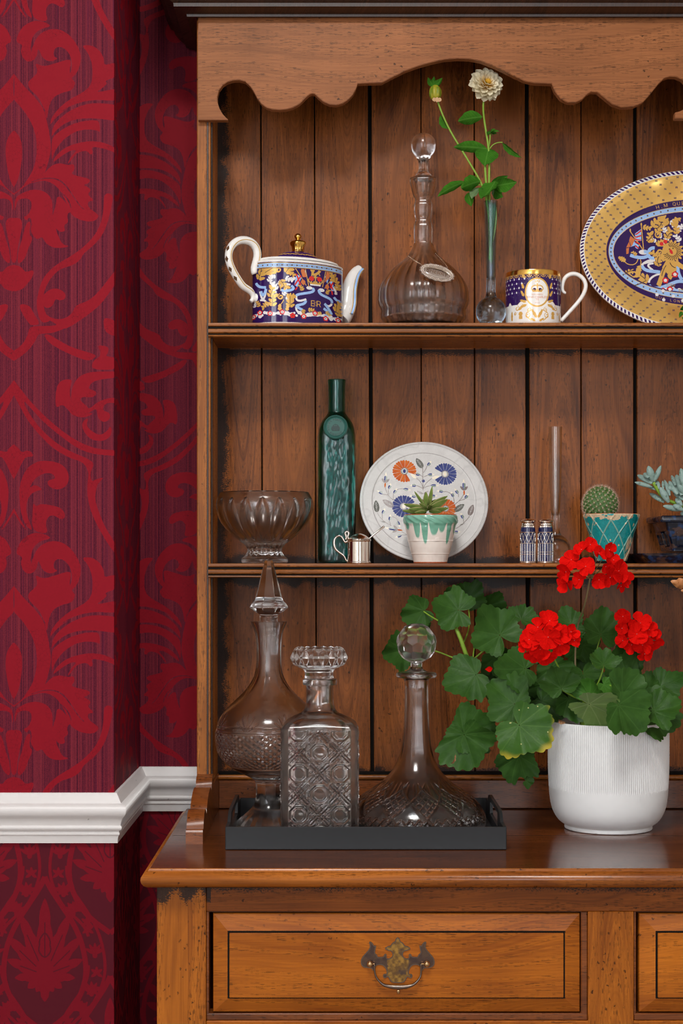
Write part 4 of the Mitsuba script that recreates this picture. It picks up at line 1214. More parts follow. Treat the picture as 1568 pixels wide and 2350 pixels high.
tag('cut_stem', 'short cut flower stalk beside the dahlia stem in the bud vase', 'stem')
# flower head
def petal_fn(p, n, uv):
    return mix((.62, .36, .03), (.78, .72, .54), smoothstep(.10, .48, uv.x)) * (.94 + .12 * noise(uv.y * 60, uv.x * 3, 2.0))


leaf_mat('petal_cream', proc(petal_fn), .5, .25)
fc = zf(880, 345, -.014)
fcn = np.array([.34, -.86, .36])
fcn /= np.linalg.norm(fcn)
fx_ = np.cross(fcn, [0, 0, 1.0])
fx_ /= np.linalg.norm(fx_)
fy_ = np.cross(fx_, fcn)
fr_ = .0268
for ring, (n, el, L, W) in enumerate(((14, -24, 1.0, .42), (14, -4, 1.0, .42), (13, 14, .92, .38), (11, 30, .74, .33), (8, 44, .50, .24))):
    for k in range(n):
        a = 2 * math.pi * (k + .5 * (ring % 2)) / n + .12 * (rng.random() - .5)
        e = math.radians(el + 8 * (rng.random() - .5))
        d = (fx_ * math.cos(a) + fy_ * math.sin(a)) * math.cos(e) + fcn * math.sin(e)
        s = np.cross(fcn, d)
        m, uv = leaf3d(fc + d * .0018, fc + d * fr_ * L * (.93 + .14 * rng.random()), s, fr_ * W * 1.30, curl=-.12, cup=.62, shape=1.35, nu=12, nv=7, point=.62)
        uv = np.stack([uv[:, 0] * (1 - .12 * ring), uv[:, 1]], 1)
        add(DAH + '__petal', m, 'petal_cream', True, uv=uv)
mat('anther_yellow', rgb((.62, .33, .02)), .6)
add(DAH + '__centre', cat([ball(fc + fcn * .0085 + (fx_ * math.cos(k * 2.4) + fy_ * math.sin(k * 2.4)) * .0007 * math.sqrt(k) - fcn * .00012 * k, .0010, 1) for k in range(26)]), 'anther_yellow', True)
add(DAH + '__calyx', moved(ball((0, 0, 0), .0062, 2), fc - fcn * .0045), 'stem_green', True)
# bud
bc = zf(218, 465, -.004)
bm = ball((0, 0, 0), 1, 3)
vv = np.array(bm.vertices)
th = np.arctan2(vv[:, 1], vv[:, 0])
vv[:, :2] *= (1 + .06 * np.cos(7 * th))[:, None]
bm.vertices = vv * np.array([.0092, .0092, .0118])
def bud_fn(p, n, uv):
    return mix((.14, .20, .012), (.33, .30, .02), smoothstep(.35, .65, fbm(p.x * 260, p.y * 260, p.z * 90, 3)))


mat('bud_green', proc(bud_fn), .45)
mat('bud_tip', rgb((.55, .33, .17)), .6)
add('dahlia_bud__bud', moved(bm, bc), 'bud_green', True)
for zx, zy, tx2, ty2 in ((215, 580, 200, 545), (255, 580, 290, 550), (240, 590, 245, 540)):
    m, uv = leaf3d(zf(tx2, ty2 - 20, -.012), zf(zx, zy, -.010), (1, 0, 0), .006, curl=.05)
    add('dahlia_bud__dried_tip', m, 'bud_tip', True, uv=uv)
for bx, by, tx2, ty2 in ((185, 385, 125, 265), (205, 385, 205, 252), (225, 385, 262, 290), (240, 385, 312, 272), (195, 380, 150, 310)):
    put_leaf('dahlia_bud__sepal', (zf(bx, by, -.005), zf(tx2, ty2, -.010), (1, .3, 0), .0078), 'leaf_dahlia', curl=.08, cup=.4)
add(DAH + '__side_shoot', tube(path3([(905, 1185, .001), (920, 1090, .002), (925, 1000, .002)]), .0011, 8), 'stem_green', True)
sh = []
for k in range(9):
    a = k * 0.9
    put_leaf(DAH + '__bract', (zf(930 + 8 * (k % 3), 985 - 10 * (k % 2), .001), zf(940 + 85 * math.cos(a) * (1 if k % 2 else .6) + 20, 960 + 42 * math.sin(a), -.004 + .006 * math.sin(a * 2)), (0, .5, 1), .0052), 'leaf_dahlia', curl=.15)
LV = [  # base, tip, width px, side, curl, material, part of
    ((825, 775, 0), (512, 830, -.012), 26, (.1, -.5, 1), .10, 'leaf_dahlia', DAH), ((385, 930, 0), (285, 740, .006), 18, (1, .6, .2), .05, 'leaf_dahlia', 'dahlia_bud'),
    ((890, 1190, 0), (455, 1165, -.016), 22, (0, -.6, 1), .12, 'leaf_dahlia', DAH), ((905, 1185, 0), (855, 1405, -.004), 44, (1, -.15, 0), .05, 'leaf_dahlia', DAH),
    ((1080, 1105, -.004), (1335, 1300, -.016), 14, (.2, -.8, .5), .06, 'leaf_dahlia', DAH),
    ((600, 1610, -.01), (250, 1800, -.020), 18, (.1, -.5, 1), .10, 'leaf_dahlia', DAH), ((800, 1600, -.006), (550, 1690, -.024), 30, (.1, -.45, 1), .06, 'leaf_dahlia', DAH),
    ((990, 1600, -.010), (810, 1830, -.030), 40, (1, -.4, .35), -.05, 'leaf_dahlia', DAH), ((980, 1660, -.006), (1270, 1610, -.018), 27, (0, -.5, 1), .06, 'leaf_dahlia', DAH),
    ((930, 1640, .004), (1155, 1530, .002), 17, (.1, -.4, 1), .14, 'leaf_dahlia', DAH), ((640, 1750, .004), (685, 1925, .004), 17, (1, -.2, .1), .05, 'leaf_dahlia', DAH),
    ((810, 1680, .002), (690, 1830, -.010), 28, (1, -.3, .4), .03, 'leaf_pale', DAH), ((980, 1720, .004), (1095, 1800, -.008), 22, (.1, -.5, 1), .05, 'leaf_dahlia', DAH), ((960, 1690, .006), (1080, 1790, 0), 20, (.5, -.4, 1), -.04, 'leaf_pale', DAH),
]
for b, t, w, s, c, mt, own in LV:
    put_leaf(own + '__leaf', (zf(*b), zf(*t), s, w * U(VY) * 1.25), mt, curl=c, cup=.35, wave=.04)
add(DAH + '__leaf_stalk', tube(path3([(922, 1185, 0), (985, 1120, -.002), (1085, 1103, -.004)], 16), .0009, 6), 'stem_green', True)
add(DAH + '__leaf_stalk', tube(path3([(800, 1655, -.002), (700, 1620, -.006), (590, 1612, -.01)], 16), .0009, 6), 'stem_green', True)
# pale leaf pressed inside the vase
for b, t, w in (((900, 1880, -.001), (985, 2010, -.004), 17), ((985, 1880, -.004), (935, 2480, -.006), 18)):
    put_leaf(DAH + '__leaf', (zf(*b), zf(*t), (1, -.2, 0), w * U(VY)), 'leaf_pale', curl=.02, cup=.5)

# ------------------------------------------------------------------ upper shelf: coronation mug
MY = 2.509
um = U(MY)
mcx, MR, MH = (1224 - 784) * um, 63 * um, .0822
tag('mug', 'cylindrical purple and white china mug with gold rim and royal cypher beside the platter', 'mug')
mo = [(MR * .86, Z1 + .0004), (MR * .93, Z1 + .0006), (MR * .985, Z1 + .0030), (MR, Z1 + .0065)] + [(MR, z) for z in np.linspace(Z1 + .012, Z1 + MH - .002, 10)] + [(MR - .0004, Z1 + MH - .0004), (MR - .0012, Z1 + MH)]
mi_ = [(MR - .0022, Z1 + MH - .0006), (MR - .0026, Z1 + MH - .004), (MR - .0030, Z1 + .008), (MR * .8, Z1 + .0050)]
add('mug__body', moved(lathe(vessel(mo, np.array(mi_)), 96), (mcx, MY, 0)), 'china_white', 40)
qm = 6.817
mw = lambda o: (lambda q: np.stack([mcx + (MR + o) * np.sin(q[:, 0] / MR), MY - (MR + o) * np.cos(q[:, 0] / MR), Z1 + q[:, 1]], 1))


def MX(zx, zy):
    return MR * math.asin(max(-.995, min(.995, (zx - 572) / 432))), MH - (zy - 195) / qm * U(MY - MR) + .0


ms = MR / 432
half_c = math.pi * MR * .90
white_low = []
band = sbox(-half_c, .0305, half_c, MH - .0072)
# the white lower zone: waves of scroll, with the oval cartouche
cart = affinity.scale(Point(*MX(587, 560)).buffer(1, 32), 172 * ms, 205 * ms)
waves = [affinity.scale(Point(MX(x, 900)[0], .0160).buffer(1, 24), w * ms, .0200) for x, w in ((385, 150), (790, 150))]
waves += [affinity.scale(Point(MX(x, 900)[0], .0160).buffer(1, 24), w * ms, .0185) for x, w in ((190, 60), (985, 50))]
waves += [affinity.scale(Point(x, .0160).buffer(1, 24), 150 * ms, .0200) for x in (-half_c * .85, half_c * .85)]
waves = unary_union(waves)
cart_frame = cart.buffer(24 * ms)
purple = band.difference(cart_frame).difference(waves.buffer(3 * ms))
add('mug__purple_ground', wrap(flat2d(purple, .004), mw(.00015)), 'china_purple', False)
gold = [cart_frame.difference(cart), waves.buffer(4 * ms).difference(waves).intersection(band)]
for s in (-1, 1):
    for zx, zy, a, L in ((190, -215, 65, 110), (205, -60, 70, 110), (200, 60, 60, 110), (170, 150, 20, 110), (160, 190, -20, 130)):
        x, y = MX(587 + s * zx, 560 + zy)
        gold.append(leaf2d(x, y, a if s > 0 else 180 - a, L * ms, 46 * ms, 2, .3))
    for zx, zy, r in ((300, 800, 42), (230, 770, 30), (130, 830, 36), (330, 880, 26), (150, 920, 46)):
        x, y = MX(587 + s * zx, zy)
        gold.append(scroll2d(x, y, r * ms, 90, 13 * ms, 1.2, s))
    x, y = MX(587 + s * 250, 900)
    gold += [Point(x, y + .001).buffer(34 * ms), sbox(x - 30 * ms, y - 70 * ms, x + 30 * ms, y - 20 * ms)]
    gold += [leaf2d(*MX(587 + s * 235, 800), 200 if s < 0 else -20, 70 * ms, 40 * ms, 2, .3), leaf2d(*MX(587 + s * 370, 990), 90, 150 * ms, 44 * ms, 3, .2)]
    gold += [stroke([MX(587 + s * 90, 1000), MX(587 + s * 170, 900), MX(587 + s * 60, 830)], 12 * ms, 24), leaf2d(*MX(587 + s * 10, 960), 60 if s > 0 else 120, 150 * ms, 50 * ms, 3, .3), leaf2d(*MX(587 + s * 30, 1010), 30 if s > 0 else 150, 90 * ms, 36 * ms, 2, .3)]
    gold.append(scroll2d(*MX(587 + s * 22, 385), 24 * ms, 90, 8 * ms, 1.1, s))
lowzone = sbox(-half_c, .0015, half_c, MH - .0072)
gold = unary_union([unary_union(gold).intersection(lowzone), sbox(-half_c, MH - .0074, half_c, MH - .0068)])
sc = []
for k in range(-14, 15):
    x = k * 108 * ms
    yt = MH - .0074
    ring = Point(x, yt).buffer(48 * ms, 12).difference(Point(x, yt).buffer(40 * ms, 12))
    spokes = [LineString([(x, yt), (x + 44 * ms * math.cos(a), yt + 44 * ms * math.sin(a))]).buffer(3.5 * ms) for a in np.linspace(math.pi, 2 * math.pi, 6)]
    sc += [ring, Point(x, yt).buffer(12 * ms, 6), Point(x + 54 * ms, yt - 44 * ms).buffer(9 * ms, 4)] + spokes
sc = unary_union(sc).intersection(sbox(-half_c, 0, half_c, MH - .0074))
gold = unary_union([gold, sc])
add('mug__gold_print', wrap(flat2d(gold.simplify(.00004), .004), mw(.00028)), 'print_gold', False)
add('mug__gold_rim', moved(lathe([(MR + .00020, Z1 + MH - .0070), (MR + .00020, Z1 + MH - .0016), (MR - .0002, Z1 + MH - .0001)], 96), (mcx, MY, 0)), 'gilt', True)
fl = []
for row in range(4):
    for k in range(-16, 17):
        x = (k + .5 * (row % 2)) * 92 * ms
        y = MH - .0142 - row * .0066
        pt = Point(x, y)
        if cart_frame.buffer(60 * ms).contains(pt) or waves.buffer(30 * ms).contains(pt) or abs(x) > half_c:
            continue
        fl += [leaf2d(x, y - .0012, 90, .0036, .0014, 1, 0), leaf2d(x, y - .0006, 40, .0019, .0011, 1, 0), leaf2d(x, y - .0006, 140, .0019, .0011, 1, 0), sbox(x - .0008, y - .0010, x + .0008, y - .0006), Point(x + 46 * ms, y).buffer(.00035, 4)]
add('mug__lily_print', wrap(flat2d(unary_union(fl)), mw(.00030)), 'print_white', False)
cr = crown2d(*MX(587, 555), 180 * ms)
add('mug__crown_print', wrap(flat2d(cr, .003), mw(.00034)), 'print_gold', False)
capx, capy = MX(587, 525)
add('mug__crown_velvet', wrap(flat2d(unary_union([Point(capx - .0042, capy).buffer(.0028, 8), Point(capx + .0042, capy).buffer(.0028, 8)]).difference(cr), .003), mw(.00032)), 'china_purple', False)
lt = cat(moved(text2d('HIS MAJESTY', .0019), (0, MX(0, 605)[1], 0)), moved(text2d('KING CHARLES', .0031), (0, MX(0, 652)[1], 0)), moved(text2d('III', .0027), (0, MX(0, 688)[1], 0)), moved(text2d('2023', .0020), (0, MX(0, 735)[1], 0)))
add('mug__lettering', wrap(moved(lt, (MX(587, 0)[0], 0, 0)), mw(.00034)), 'print_orange', False)
hz = [(1085, 560), (1050, 545), (1030, 500), (1033, 430), (1060, 345), (1120, 285), (1200, 262), (1290, 285), (1365, 355), (1395, 450), (1370, 555), (1310, 660), (1210, 780), (1110, 890), (1040, 965), (1005, 1000)]
hp = catmull(np.array([P(1140 + x / qm, 590 + y / qm, MY) for x, y in hz]), 70)
add('mug__handle', tube(hp, np.interp(np.linspace(0, 1, 70), [0, .1, .3, .6, 1], [.0020, .0026, .0033, .0031, .0030]), 14), 'china_white', True)

# ------------------------------------------------------------------ upper shelf: oval platter leaning on the back
PY0, PY1 = 2.548, 2.588                # its foot, its top
pcx, pcy = 1600, 556
tilt = math.atan2(PY1 - PY0, 386 * U(2.57))
upx = U(2.566)
pez = np.array([0, -math.cos(tilt), math.sin(tilt)])
pey = np.array([0, math.sin(tilt), math.cos(tilt)])
pex = np.array([1.0, 0, 0])
pc = np.array([(pcx - 784) * upx, (PY0 + PY1) / 2, Z1 + .0006 + 193 * upx * math.cos(tilt)])
tag('platter', 'large oval gilt and purple china platter with a lion crest leaning against the back boards', 'platter')


def pl(q, h=0.0):
    """plane of the platter: pixels from its centre -> space; the well lies a little behind the rim"""
    a, b = 268.0, 193.0
    rr = np.hypot(q[:, 0] / a, q[:, 1] / b)
    depth = -.010 * (1 - smoothstep_np(.62, .97, rr)) + h
    return pc + (q[:, :1] * upx) * pex + (q[:, 1:2] * upx) * pey + depth[:, None] * pez


def ering(a0, b0, a1, b1, h, n=160, k=6):
    th = np.arange(n) * 2 * np.pi / n
    rows = []
    for t in np.linspace(0, 1, k):
        a, b = a0 + (a1 - a0) * t, b0 + (b1 - b0) * t
        rows.append(pl(np.stack([a * np.cos(th), b * np.sin(th)], 1), h))
    return grid(np.stack(rows, 1), cu=True)


back = ering(268, 193, 10, 8, -.004, k=14)
edge_ = ering(268, 193, 268, 193, 0, k=2)
th = np.arange(160) * 2 * np.pi / 160
rim = np.stack([pl(np.stack([268 * np.cos(th), 193 * np.sin(th)], 1), -.004), pl(np.stack([268 * np.cos(th), 193 * np.sin(th)], 1), 0)], 1)
front = ering(268, 193, .1, .1, 0, k=40)
add('platter__body', cat(back, grid(rim, cu=True), front), 'china_white', 40)


def gilt_fn(p, n, uv):
    return mi.Float(noise(p.x * 34, p.z * 34, 1.0))


scene['gilt_wavy'] = {'type': 'twosided', 'bsdf': {'type': 'bumpmap', 'tex': proc(gilt_fn), 'scale': .0022, 'bsdf': {'type': 'principled', 'base_color': rgb((1.0, .64, .19)), 'roughness': .16, 'metallic': .72}}}
add('platter__gilt_band', ering(258, 183, 207, 128, .0003, k=16), 'gilt_wavy', True)
add('platter__purple_band', ering(206, 127, 201, 112, .0003, k=5), 'china_purple', True)
add('platter__blue_band', ering(200, 111, 191, 100.5, .0003, k=5), 'print_blue', True)
add('platter__purple_well', ering(189, 98.5, .1, .1, .0003, k=24), 'china_purple', True)
add('platter__gold_line', cat(ering(190.4, 100, 189.4, 99, .0004, k=2), ering(201.2, 112.2, 200.2, 111.2, .0004, k=2), ering(207.5, 128.5, 206, 127, .0004, k=2)), 'print_gold', True)
rp_ = []
for k in range(150):
    a = 2 * math.pi * k / 150
    c, s = math.cos(a), math.sin(a)
    q = np.array([[260.0 * math.cos(a - .022), 185.0 * math.sin(a - .022)], [267 * c, 192.2 * s], [267 * math.cos(a + .020), 192.2 * math.sin(a + .020)], [260.0 * math.cos(a + .000), 185.0 * math.sin(a + .000)]])
    rp_.append(Polygon(q).buffer(0))
add('platter__rope_print', wrap(flat2d(MultiPolygon([p for g in rp_ for p in polys(g)])), lambda q: pl(q, .0004)), 'china_purple', False)
cr_ = []
for k, f in enumerate((.09, .30, .51, .72, .91)):
    a_, b_ = 207 + 51 * f, 128 + 55 * f
    n = 46 + 4 * k
    for j in range(n):
        a = 2 * math.pi * (j + .5 * (k % 2)) / n
        x, y = a_ * math.cos(a), b_ * math.sin(a)
        for dx, dy in ((1.5, 1.1), (-1.5, 1.1), (1.5, -1.1), (-1.5, -1.1)):
            cr_.append(sbox(x + dx - 1.0, y + dy - .8, x + dx + 1.0, y + dy + .8))
        cr_.append(sbox(x - .6, y - .5, x + .6, y + .5))
add('platter__cross_print', wrap(flat2d(MultiPolygon(cr_)), lambda q: pl(q, .0006)), 'china_purple', False)
# marks on the blue band, words on the purple one
mk = []
for j in range(70):
    a = 2 * math.pi * j / 70
    x, y = 195.5 * math.cos(a), 105.7 * math.sin(a)
    mk.append(affinity.rotate(sbox(x - 1.6, y - 1.6, x + 1.6, y + 1.6), 45 if j % 5 else 0, origin=(x, y)))
add('platter__band_marks', wrap(flat2d(MultiPolygon(mk)), lambda q: pl(q, .0005)), 'print_brown', False)


def arc_text(txt, a, b, size, start, step, inward=False):
    out, t = [], math.radians(start)
    for ch in txt:
        if ch != ' ':
            m = text2d(ch, size)
            x, y = a * math.cos(t), b * math.sin(t)
            tx, ty = -a * math.sin(t), b * math.cos(t)
            ph = math.atan2(ty, tx) + (0 if inward else math.pi)
            v = np.array(m.vertices)
            v[:, 1] -= size / 2
            c, s = math.cos(ph), math.sin(ph)
            m.vertices = np.stack([x + v[:, 0] * c - v[:, 1] * s, y + v[:, 0] * s + v[:, 1] * c, v[:, 2]], 1)
            out.append(m)
        t += math.radians(step) * (1 if inward else -1)
    return cat(out)


add('platter__lettering', wrap(cat(arc_text('H.M QUEEN ELIZABETH II', 203.2, 119.5, 8.5, 114.5, 2.9), arc_text('OUR LONGEST REIGNING MONARCH', 203.2, 119.5, 6.5, 243, 2.5, True)), lambda q: pl(q, .0006)), 'print_gold', False)
EX = lambda zx, zy: (1310 + zx / 5.597 - pcx, pcy - (350 + zy / 5.597))
es = 1 / 5.597
G, W_, Bl, Rd, Or = [], [], [], [], []
ea = lambda zx, zy, ang, L, f=1: acanthus2d(*EX(zx, zy), ang, L * es, f)
el_ = lambda pts, w, t=None: stroke([EX(*p) for p in pts], w * es, 30, t)
for a in ((960, 810, -30, 120, 1), (1080, 800, 60, 190, -1), (1050, 1020, 110, 160, -1), (1130, 890, 40, 150, 1), (1260, 790, 90, 170, 1), (1250, 960, 45, 160, 1), (1130, 1060, 60, 120, -1), (1350, 800, 80, 150, -1), (1150, 1230, 120, 150, 1), (1120, 1330, 80, 160, -1), (700, 1470, 60, 130, -1), (790, 1500, 130, 120, 1), (1000, 1530, 165, 210, -1), (960, 1540, 210, 190, 1), (860, 1190, 120, 80, 1), (1390, 900, 80, 150, 1)):
    G.append(ea(*a))
for zx, zy, r, an in ((1250, 750, 50, 200), (1390, 740, 50, 0), (1150, 920, 45, 90), (820, 1440, 60, 90), (1160, 1150, 40, 270)):
    x, y = EX(zx, zy)
    G.append(scroll2d(x, y, r * es, an, 22 * es))
for p in ((935, 790, 955, 1110), (790, 870, 945, 1115)):
    G.append(el_([p[:2], ((p[0] + p[2]) / 2, (p[1] + p[3]) / 2), p[2:]], 13))
    G.append(leaf2d(*EX(p[0], p[1] + 10), 90, 50 * es, 22 * es, 1, 0))
# lion: mane, head, body, legs, tail
lion = [affinity.scale(Point(*EX(1320, 1140)).buffer(1, 16), 125 * es, 125 * es), el_([(1330, 1260), (1290, 1330), (1220, 1400)], 150, (1, 1, .7)), el_([(1220, 1380), (1180, 1470), (1150, 1560), (1130, 1600)], 60), el_([(1300, 1370), (1350, 1380), (1290, 1440), (1310, 1500)], 50), el_([(1360, 1280), (1420, 1330), (1470, 1360)], 60), el_([(1220, 1270), (1190, 1200), (1210, 1170)], 36)]
G += lion
spk = [leaf2d(*EX(1320 + 100 * math.cos(a), 1140 - 100 * math.sin(a)), math.degrees(a), 60 * es, 34 * es, 1, 0) for a in np.linspace(-2.6, 1.6, 12)]
G += spk
G.append(crown2d(*EX(1230, 1075), 150 * es))
Rd += [Point(*EX(1190, 1040)).buffer(26 * es, 6), Point(*EX(1240, 1010)).buffer(26 * es, 6), affinity.rotate(affinity.scale(Point(*EX(1310, 1145)).buffer(1, 10), 18 * es, 34 * es), 25)]
for pts in ([(640, 1230), (690, 1250), (730, 1300), (800, 1320), (850, 1300), (880, 1240)], [(910, 1250), (915, 1310), (890, 1350)]):
    G.append(el_(pts, 12))
for zx, zy, an in ((720, 1270, 150), (890, 1330, 270)):
    G.append(leaf2d(*EX(zx, zy), an, 110 * es, 80 * es, 4, .5))
Or += [Polygon([EX(*p) for p in q]) for q in ([(790, 930), (850, 980), (800, 1080), (770, 1000)], [(770, 1010), (790, 1080), (730, 1090)], [(730, 1100), (770, 1090), (760, 1170), (730, 1180)])]
Bl += [Polygon([EX(*p) for p in q]) for q in ([(850, 900), (930, 840), (930, 1000), (850, 1000)], [(800, 1010), (840, 990), (850, 1060), (790, 1080)], [(845, 1020), (900, 1060), (880, 1110), (850, 1090)])]
for q in ((855, 915, 930, 860), (850, 950, 930, 925), (850, 975, 925, 990), (850, 1010, 915, 1040), (850, 1060, 895, 1100)):
    Rd.append(el_([q[:2], ((q[0] + q[2]) / 2, (q[1] + q[3]) / 2 + 4), q[2:]], 16))
for pts in ([(780, 1190), (880, 1220), (960, 1220), (1020, 1190)], [(960, 1150), (1010, 1160), (1020, 1200), (1090, 1230)], [(930, 1330), (980, 1390), (1080, 1410), (1160, 1420)], [(1020, 1180), (1040, 1110), (1100, 1095)], [(1010, 1590), (1060, 1630), (1140, 1630), (1240, 1600), (1330, 1560), (1420, 1540), (1500, 1570)], [(1310, 1640), (1380, 1670), (1500, 1680)], [(1390, 1330), (1400, 1440), (1440, 1520)]):
    Bl.append(el_(pts, 44))
for pts in ([(1100, 1250), (980, 1280), (925, 1330)], [(1100, 1260), (960, 1300)], [(1090, 1410), (1040, 1370), (1010, 1330), (1080, 1300)], [(1170, 1440), (1050, 1490), (1010, 1560)]):
    W_.append(el_(pts, 26))
W_.append(affinity.scale(Point(*EX(955, 1150)).buffer(1, 16), 62 * es, 34 * es))
for a in ((1120, 1000, 150, 90, 1), (1330, 720, -70, 160, 1), (1250, 880, 100, 110, 1), (1400, 860, 60, 130, -1), (1280, 960, 200, 110, 1), (1430, 1000, 110, 120, 1), (1170, 960, 60, 80, 1)):
    W_.append(ea(*a))
rose_at = ((1110, 1720), (1195, 1790), (1320, 1740), (1190, 1670), (1225, 1530), (1350, 1450), (1280, 1650), (1440, 1800))
for zx, zy in rose_at:
    Rd.append(rose2d(*EX(zx, zy), 42 * es))
for k in range(60):
    zx, zy = 1000 + 440 * rng.random(), 1640 + 200 * rng.random()
    if zy < 1640 + (1440 - zx) * .0 + 60 * (zx < 1080) or zy > 1700 + .35 * (zx - 960):
        continue
    W_.append(Point(*EX(zx, zy)).buffer((16 + 14 * rng.random()) * es, 5))
W_ += [leaf2d(*EX(1010, 1680), 120, 90 * es, 60 * es, 3, .4), Point(*EX(1020, 1690)).buffer(36 * es, 6), el_([(1150, 1640), (1300, 1700), (1420, 1800)], 90)]
well = affinity.scale(Point(0, 0).buffer(1, 48), 186, 96)
for nm, g, mt, o in (('white_print', W_, 'print_white', .0005), ('blue_ribbon_print', Bl, 'print_blue', .0006), ('gold_leaf_print', G, 'print_gold', .0007), ('orange_print', Or, 'print_orange', .0008), ('red_print', Rd, 'print_red', .0009)):
    add('platter__' + nm, wrap(flat2d(unary_union(g).intersection(well), 14), lambda q, o=o: pl(q, o)), mt, False)
add('platter__rose_centres', wrap(flat2d(unary_union([rose2d(*EX(a, b), 23 * es) for a, b in rose_at])), lambda q: pl(q, .0010)), 'print_white', False)
vn = []
for k, a in enumerate(np.linspace(-2.8, 1.8, 20)):
    vn.append(el_([(1320 + 62 * math.cos(a), 1140 - 62 * math.sin(a)), (1320 + 90 * math.cos(a + .15), 1140 - 90 * math.sin(a + .15)), (1320 + 120 * math.cos(a), 1140 - 120 * math.sin(a))], 8))
for p in ([(1240, 1330), (1200, 1400), (1180, 1470)], [(1290, 1290), (1320, 1340), (1360, 1360)], [(1130, 840), (1180, 790), (1200, 740)], [(1250, 800), (1300, 760), (1290, 700)], [(1000, 1010), (1060, 950), (1090, 900)], [(700, 1450), (760, 1410), (800, 1400)], [(980, 1530), (880, 1580), (820, 1600)], [(970, 1520), (930, 1480), (900, 1460)], [(1260, 960), (1300, 900), (1350, 880)], [(1150, 1330), (1130, 1270), (1150, 1210)]):
    vn.append(el_(p, 9))
for cx_, cy_ in ((1290, 1110), (1335, 1100)):
    vn.append(Point(*EX(cx_, cy_)).buffer(9 * es, 6))
add('platter__outline_print', wrap(flat2d(unary_union(vn)), lambda q: pl(q, .00105)), 'print_brown', False)
dt = cat(*[moved(text2d(t, 34 * es), (*EX(zx, zy), 0)) for t, zx, zy in (('DIEU', 1290, 1610), ('ET', 1420, 1680))])
add('platter__motto', wrap(dt, lambda q: pl(q, .0011)), 'print_gold', False)

# ------------------------------------------------------------------ upper shelf: green sprig at the right end, mostly outside the picture
tag('trailing_plant', 'small leafy green plant before the platter at the right end of the upper shelf', 'plant')
pp_ = [P(1640, 757, 2.49), P(1610, 720, 2.485), P(1580, 712, 2.48), P(1560, 728, 2.475)]
add('trailing_plant__stem', tube(catmull(np.array(pp_), 24), .0012, 6), 'stem_green', True)
for k in range(26):
    a = rng.random() * 6.28
    x0, y0 = 1566 + 60 * rng.random(), 705 + 34 * rng.random()
    put_leaf('trailing_plant__leaf', (P(x0, y0, 2.48), P(x0 + 15 * math.cos(a), y0 - 12 * math.sin(a), 2.47 - .006 * rng.random()), (-math.sin(a), -.4, math.cos(a)), .007), 'leaf_dahlia', curl=.08, nu=8, nv=5)
potp = [(1e-5, Z1 + .0004), (.022, Z1 + .0004), (.026, Z1 + .02), (.028, Z1 + .05), (.025, Z1 + .05), (1e-5, Z1 + .045)]
add('trailing_plant__pot', moved(lathe(potp, 40), P(1660, 0, 2.49) * [1, 1, 0]), 'china_white', 40)
# ------------------------------------------------------------------ middle shelf: cut glass footed bowl
BY = 2.521
bcx = (607.5 - 784) * U(BY)
zb_ = lambda zy: EYE - (850 + zy / 3.92 - 1287) * U(BY)
tr = [(1728, 48), (1722, 52), (1712, 53.6), (1695, 53.8), (1685, 52), (1668, 47), (1650, 43.6), (1635, 41), (1618, 39.5), (1605, 39.8), (1590, 41), (1572, 44), (1555, 48), (1540, 54), (1515, 62), (1480, 73), (1440, 84), (1400, 93.5), (1350, 102), (1300, 107.5), (1250, 110.8), (1205, 111.6), (1160, 109.5), (1120, 105), (1092, 101)]
bo = np.array([(r * U(BY), zb_(y)) for y, r in tr])
bo[:, 1] += Z2 + .0004 - bo[0, 1]
bos = spl(bo, 120)
bi = np.array([(r, z) for r, z in bos[::-1] if z > bo[13, 1] + .004])
bi = np.vstack([[(bos[-1, 0] - .0016, bos[-1, 1] + .0003)], np.stack([bi[2:, 0] - .0042, bi[2:, 1]], 1), [(.028, bo[13, 1] + .0030), (.014, bo[13, 1] + .0015)]])
bn = len(bos)


def bowl_mod(th, r, z, i):
    o = i <= bn
    zt1, zb1 = bo[-1, 1] - .009, bo[14, 1] - .002
    t = np.clip((z - zb1) / (zt1 - zb1), 0, 1)
    env = np.sin(np.pi * t ** .8) ** .6
    k = (th * 18 / (2 * np.pi)) % 1 - .5
    cut = np.clip(1 - (np.abs(k) / (.46 * env + 1e-6)) ** 2, 0, 1) * (env > .02)
    foot = ((z < bo[13, 1]) & (z > bo[5, 1])).astype(float)
    k2 = np.abs(np.cos(9 * th))
    return r - o * (.0034 * cut + foot * .0014 * (1 - k2))


tag('glass_bowl', 'footed clear cut glass bowl at the left end of the middle shelf', 'bowl')
add('glass_bowl__bowl', moved(lathe(vessel(bos, bi), 288, bowl_mod), (bcx, BY, 0)), 'cut_glass', 22)

# ------------------------------------------------------------------ middle shelf: square green bottle with a seal
GY = 2.555
gcx = (773 - 784) * U(GY)
gw = 43 * U(GY)
zg = lambda py: EYE - (py - 1287) * U(GY)
spec = [(1291, 40, 4), (1288, 42.5, 4.5), (1275, 43, 5), (1150, 43, 5), (1020, 43, 5), (1000, 42.5, 4.6), (985, 40.5, 4), (972, 36, 3.4), (962, 30, 2.8), (954, 24, 2.3), (947, 20, 2), (938, 19.2, 2), (915, 19, 2), (890, 19.6, 2), (874, 20.8, 2), (871.5, 20.2, 2)]
sp = np.array(spec, float)
tt = np.concatenate([[0], np.cumsum(np.abs(np.diff(sp[:, 0])) + np.abs(np.diff(sp[:, 1])))])
ui = np.linspace(0, tt[-1], 150)
rowsp = np.stack([np.interp(ui, tt, sp[:, k]) for k in range(3)], 1)


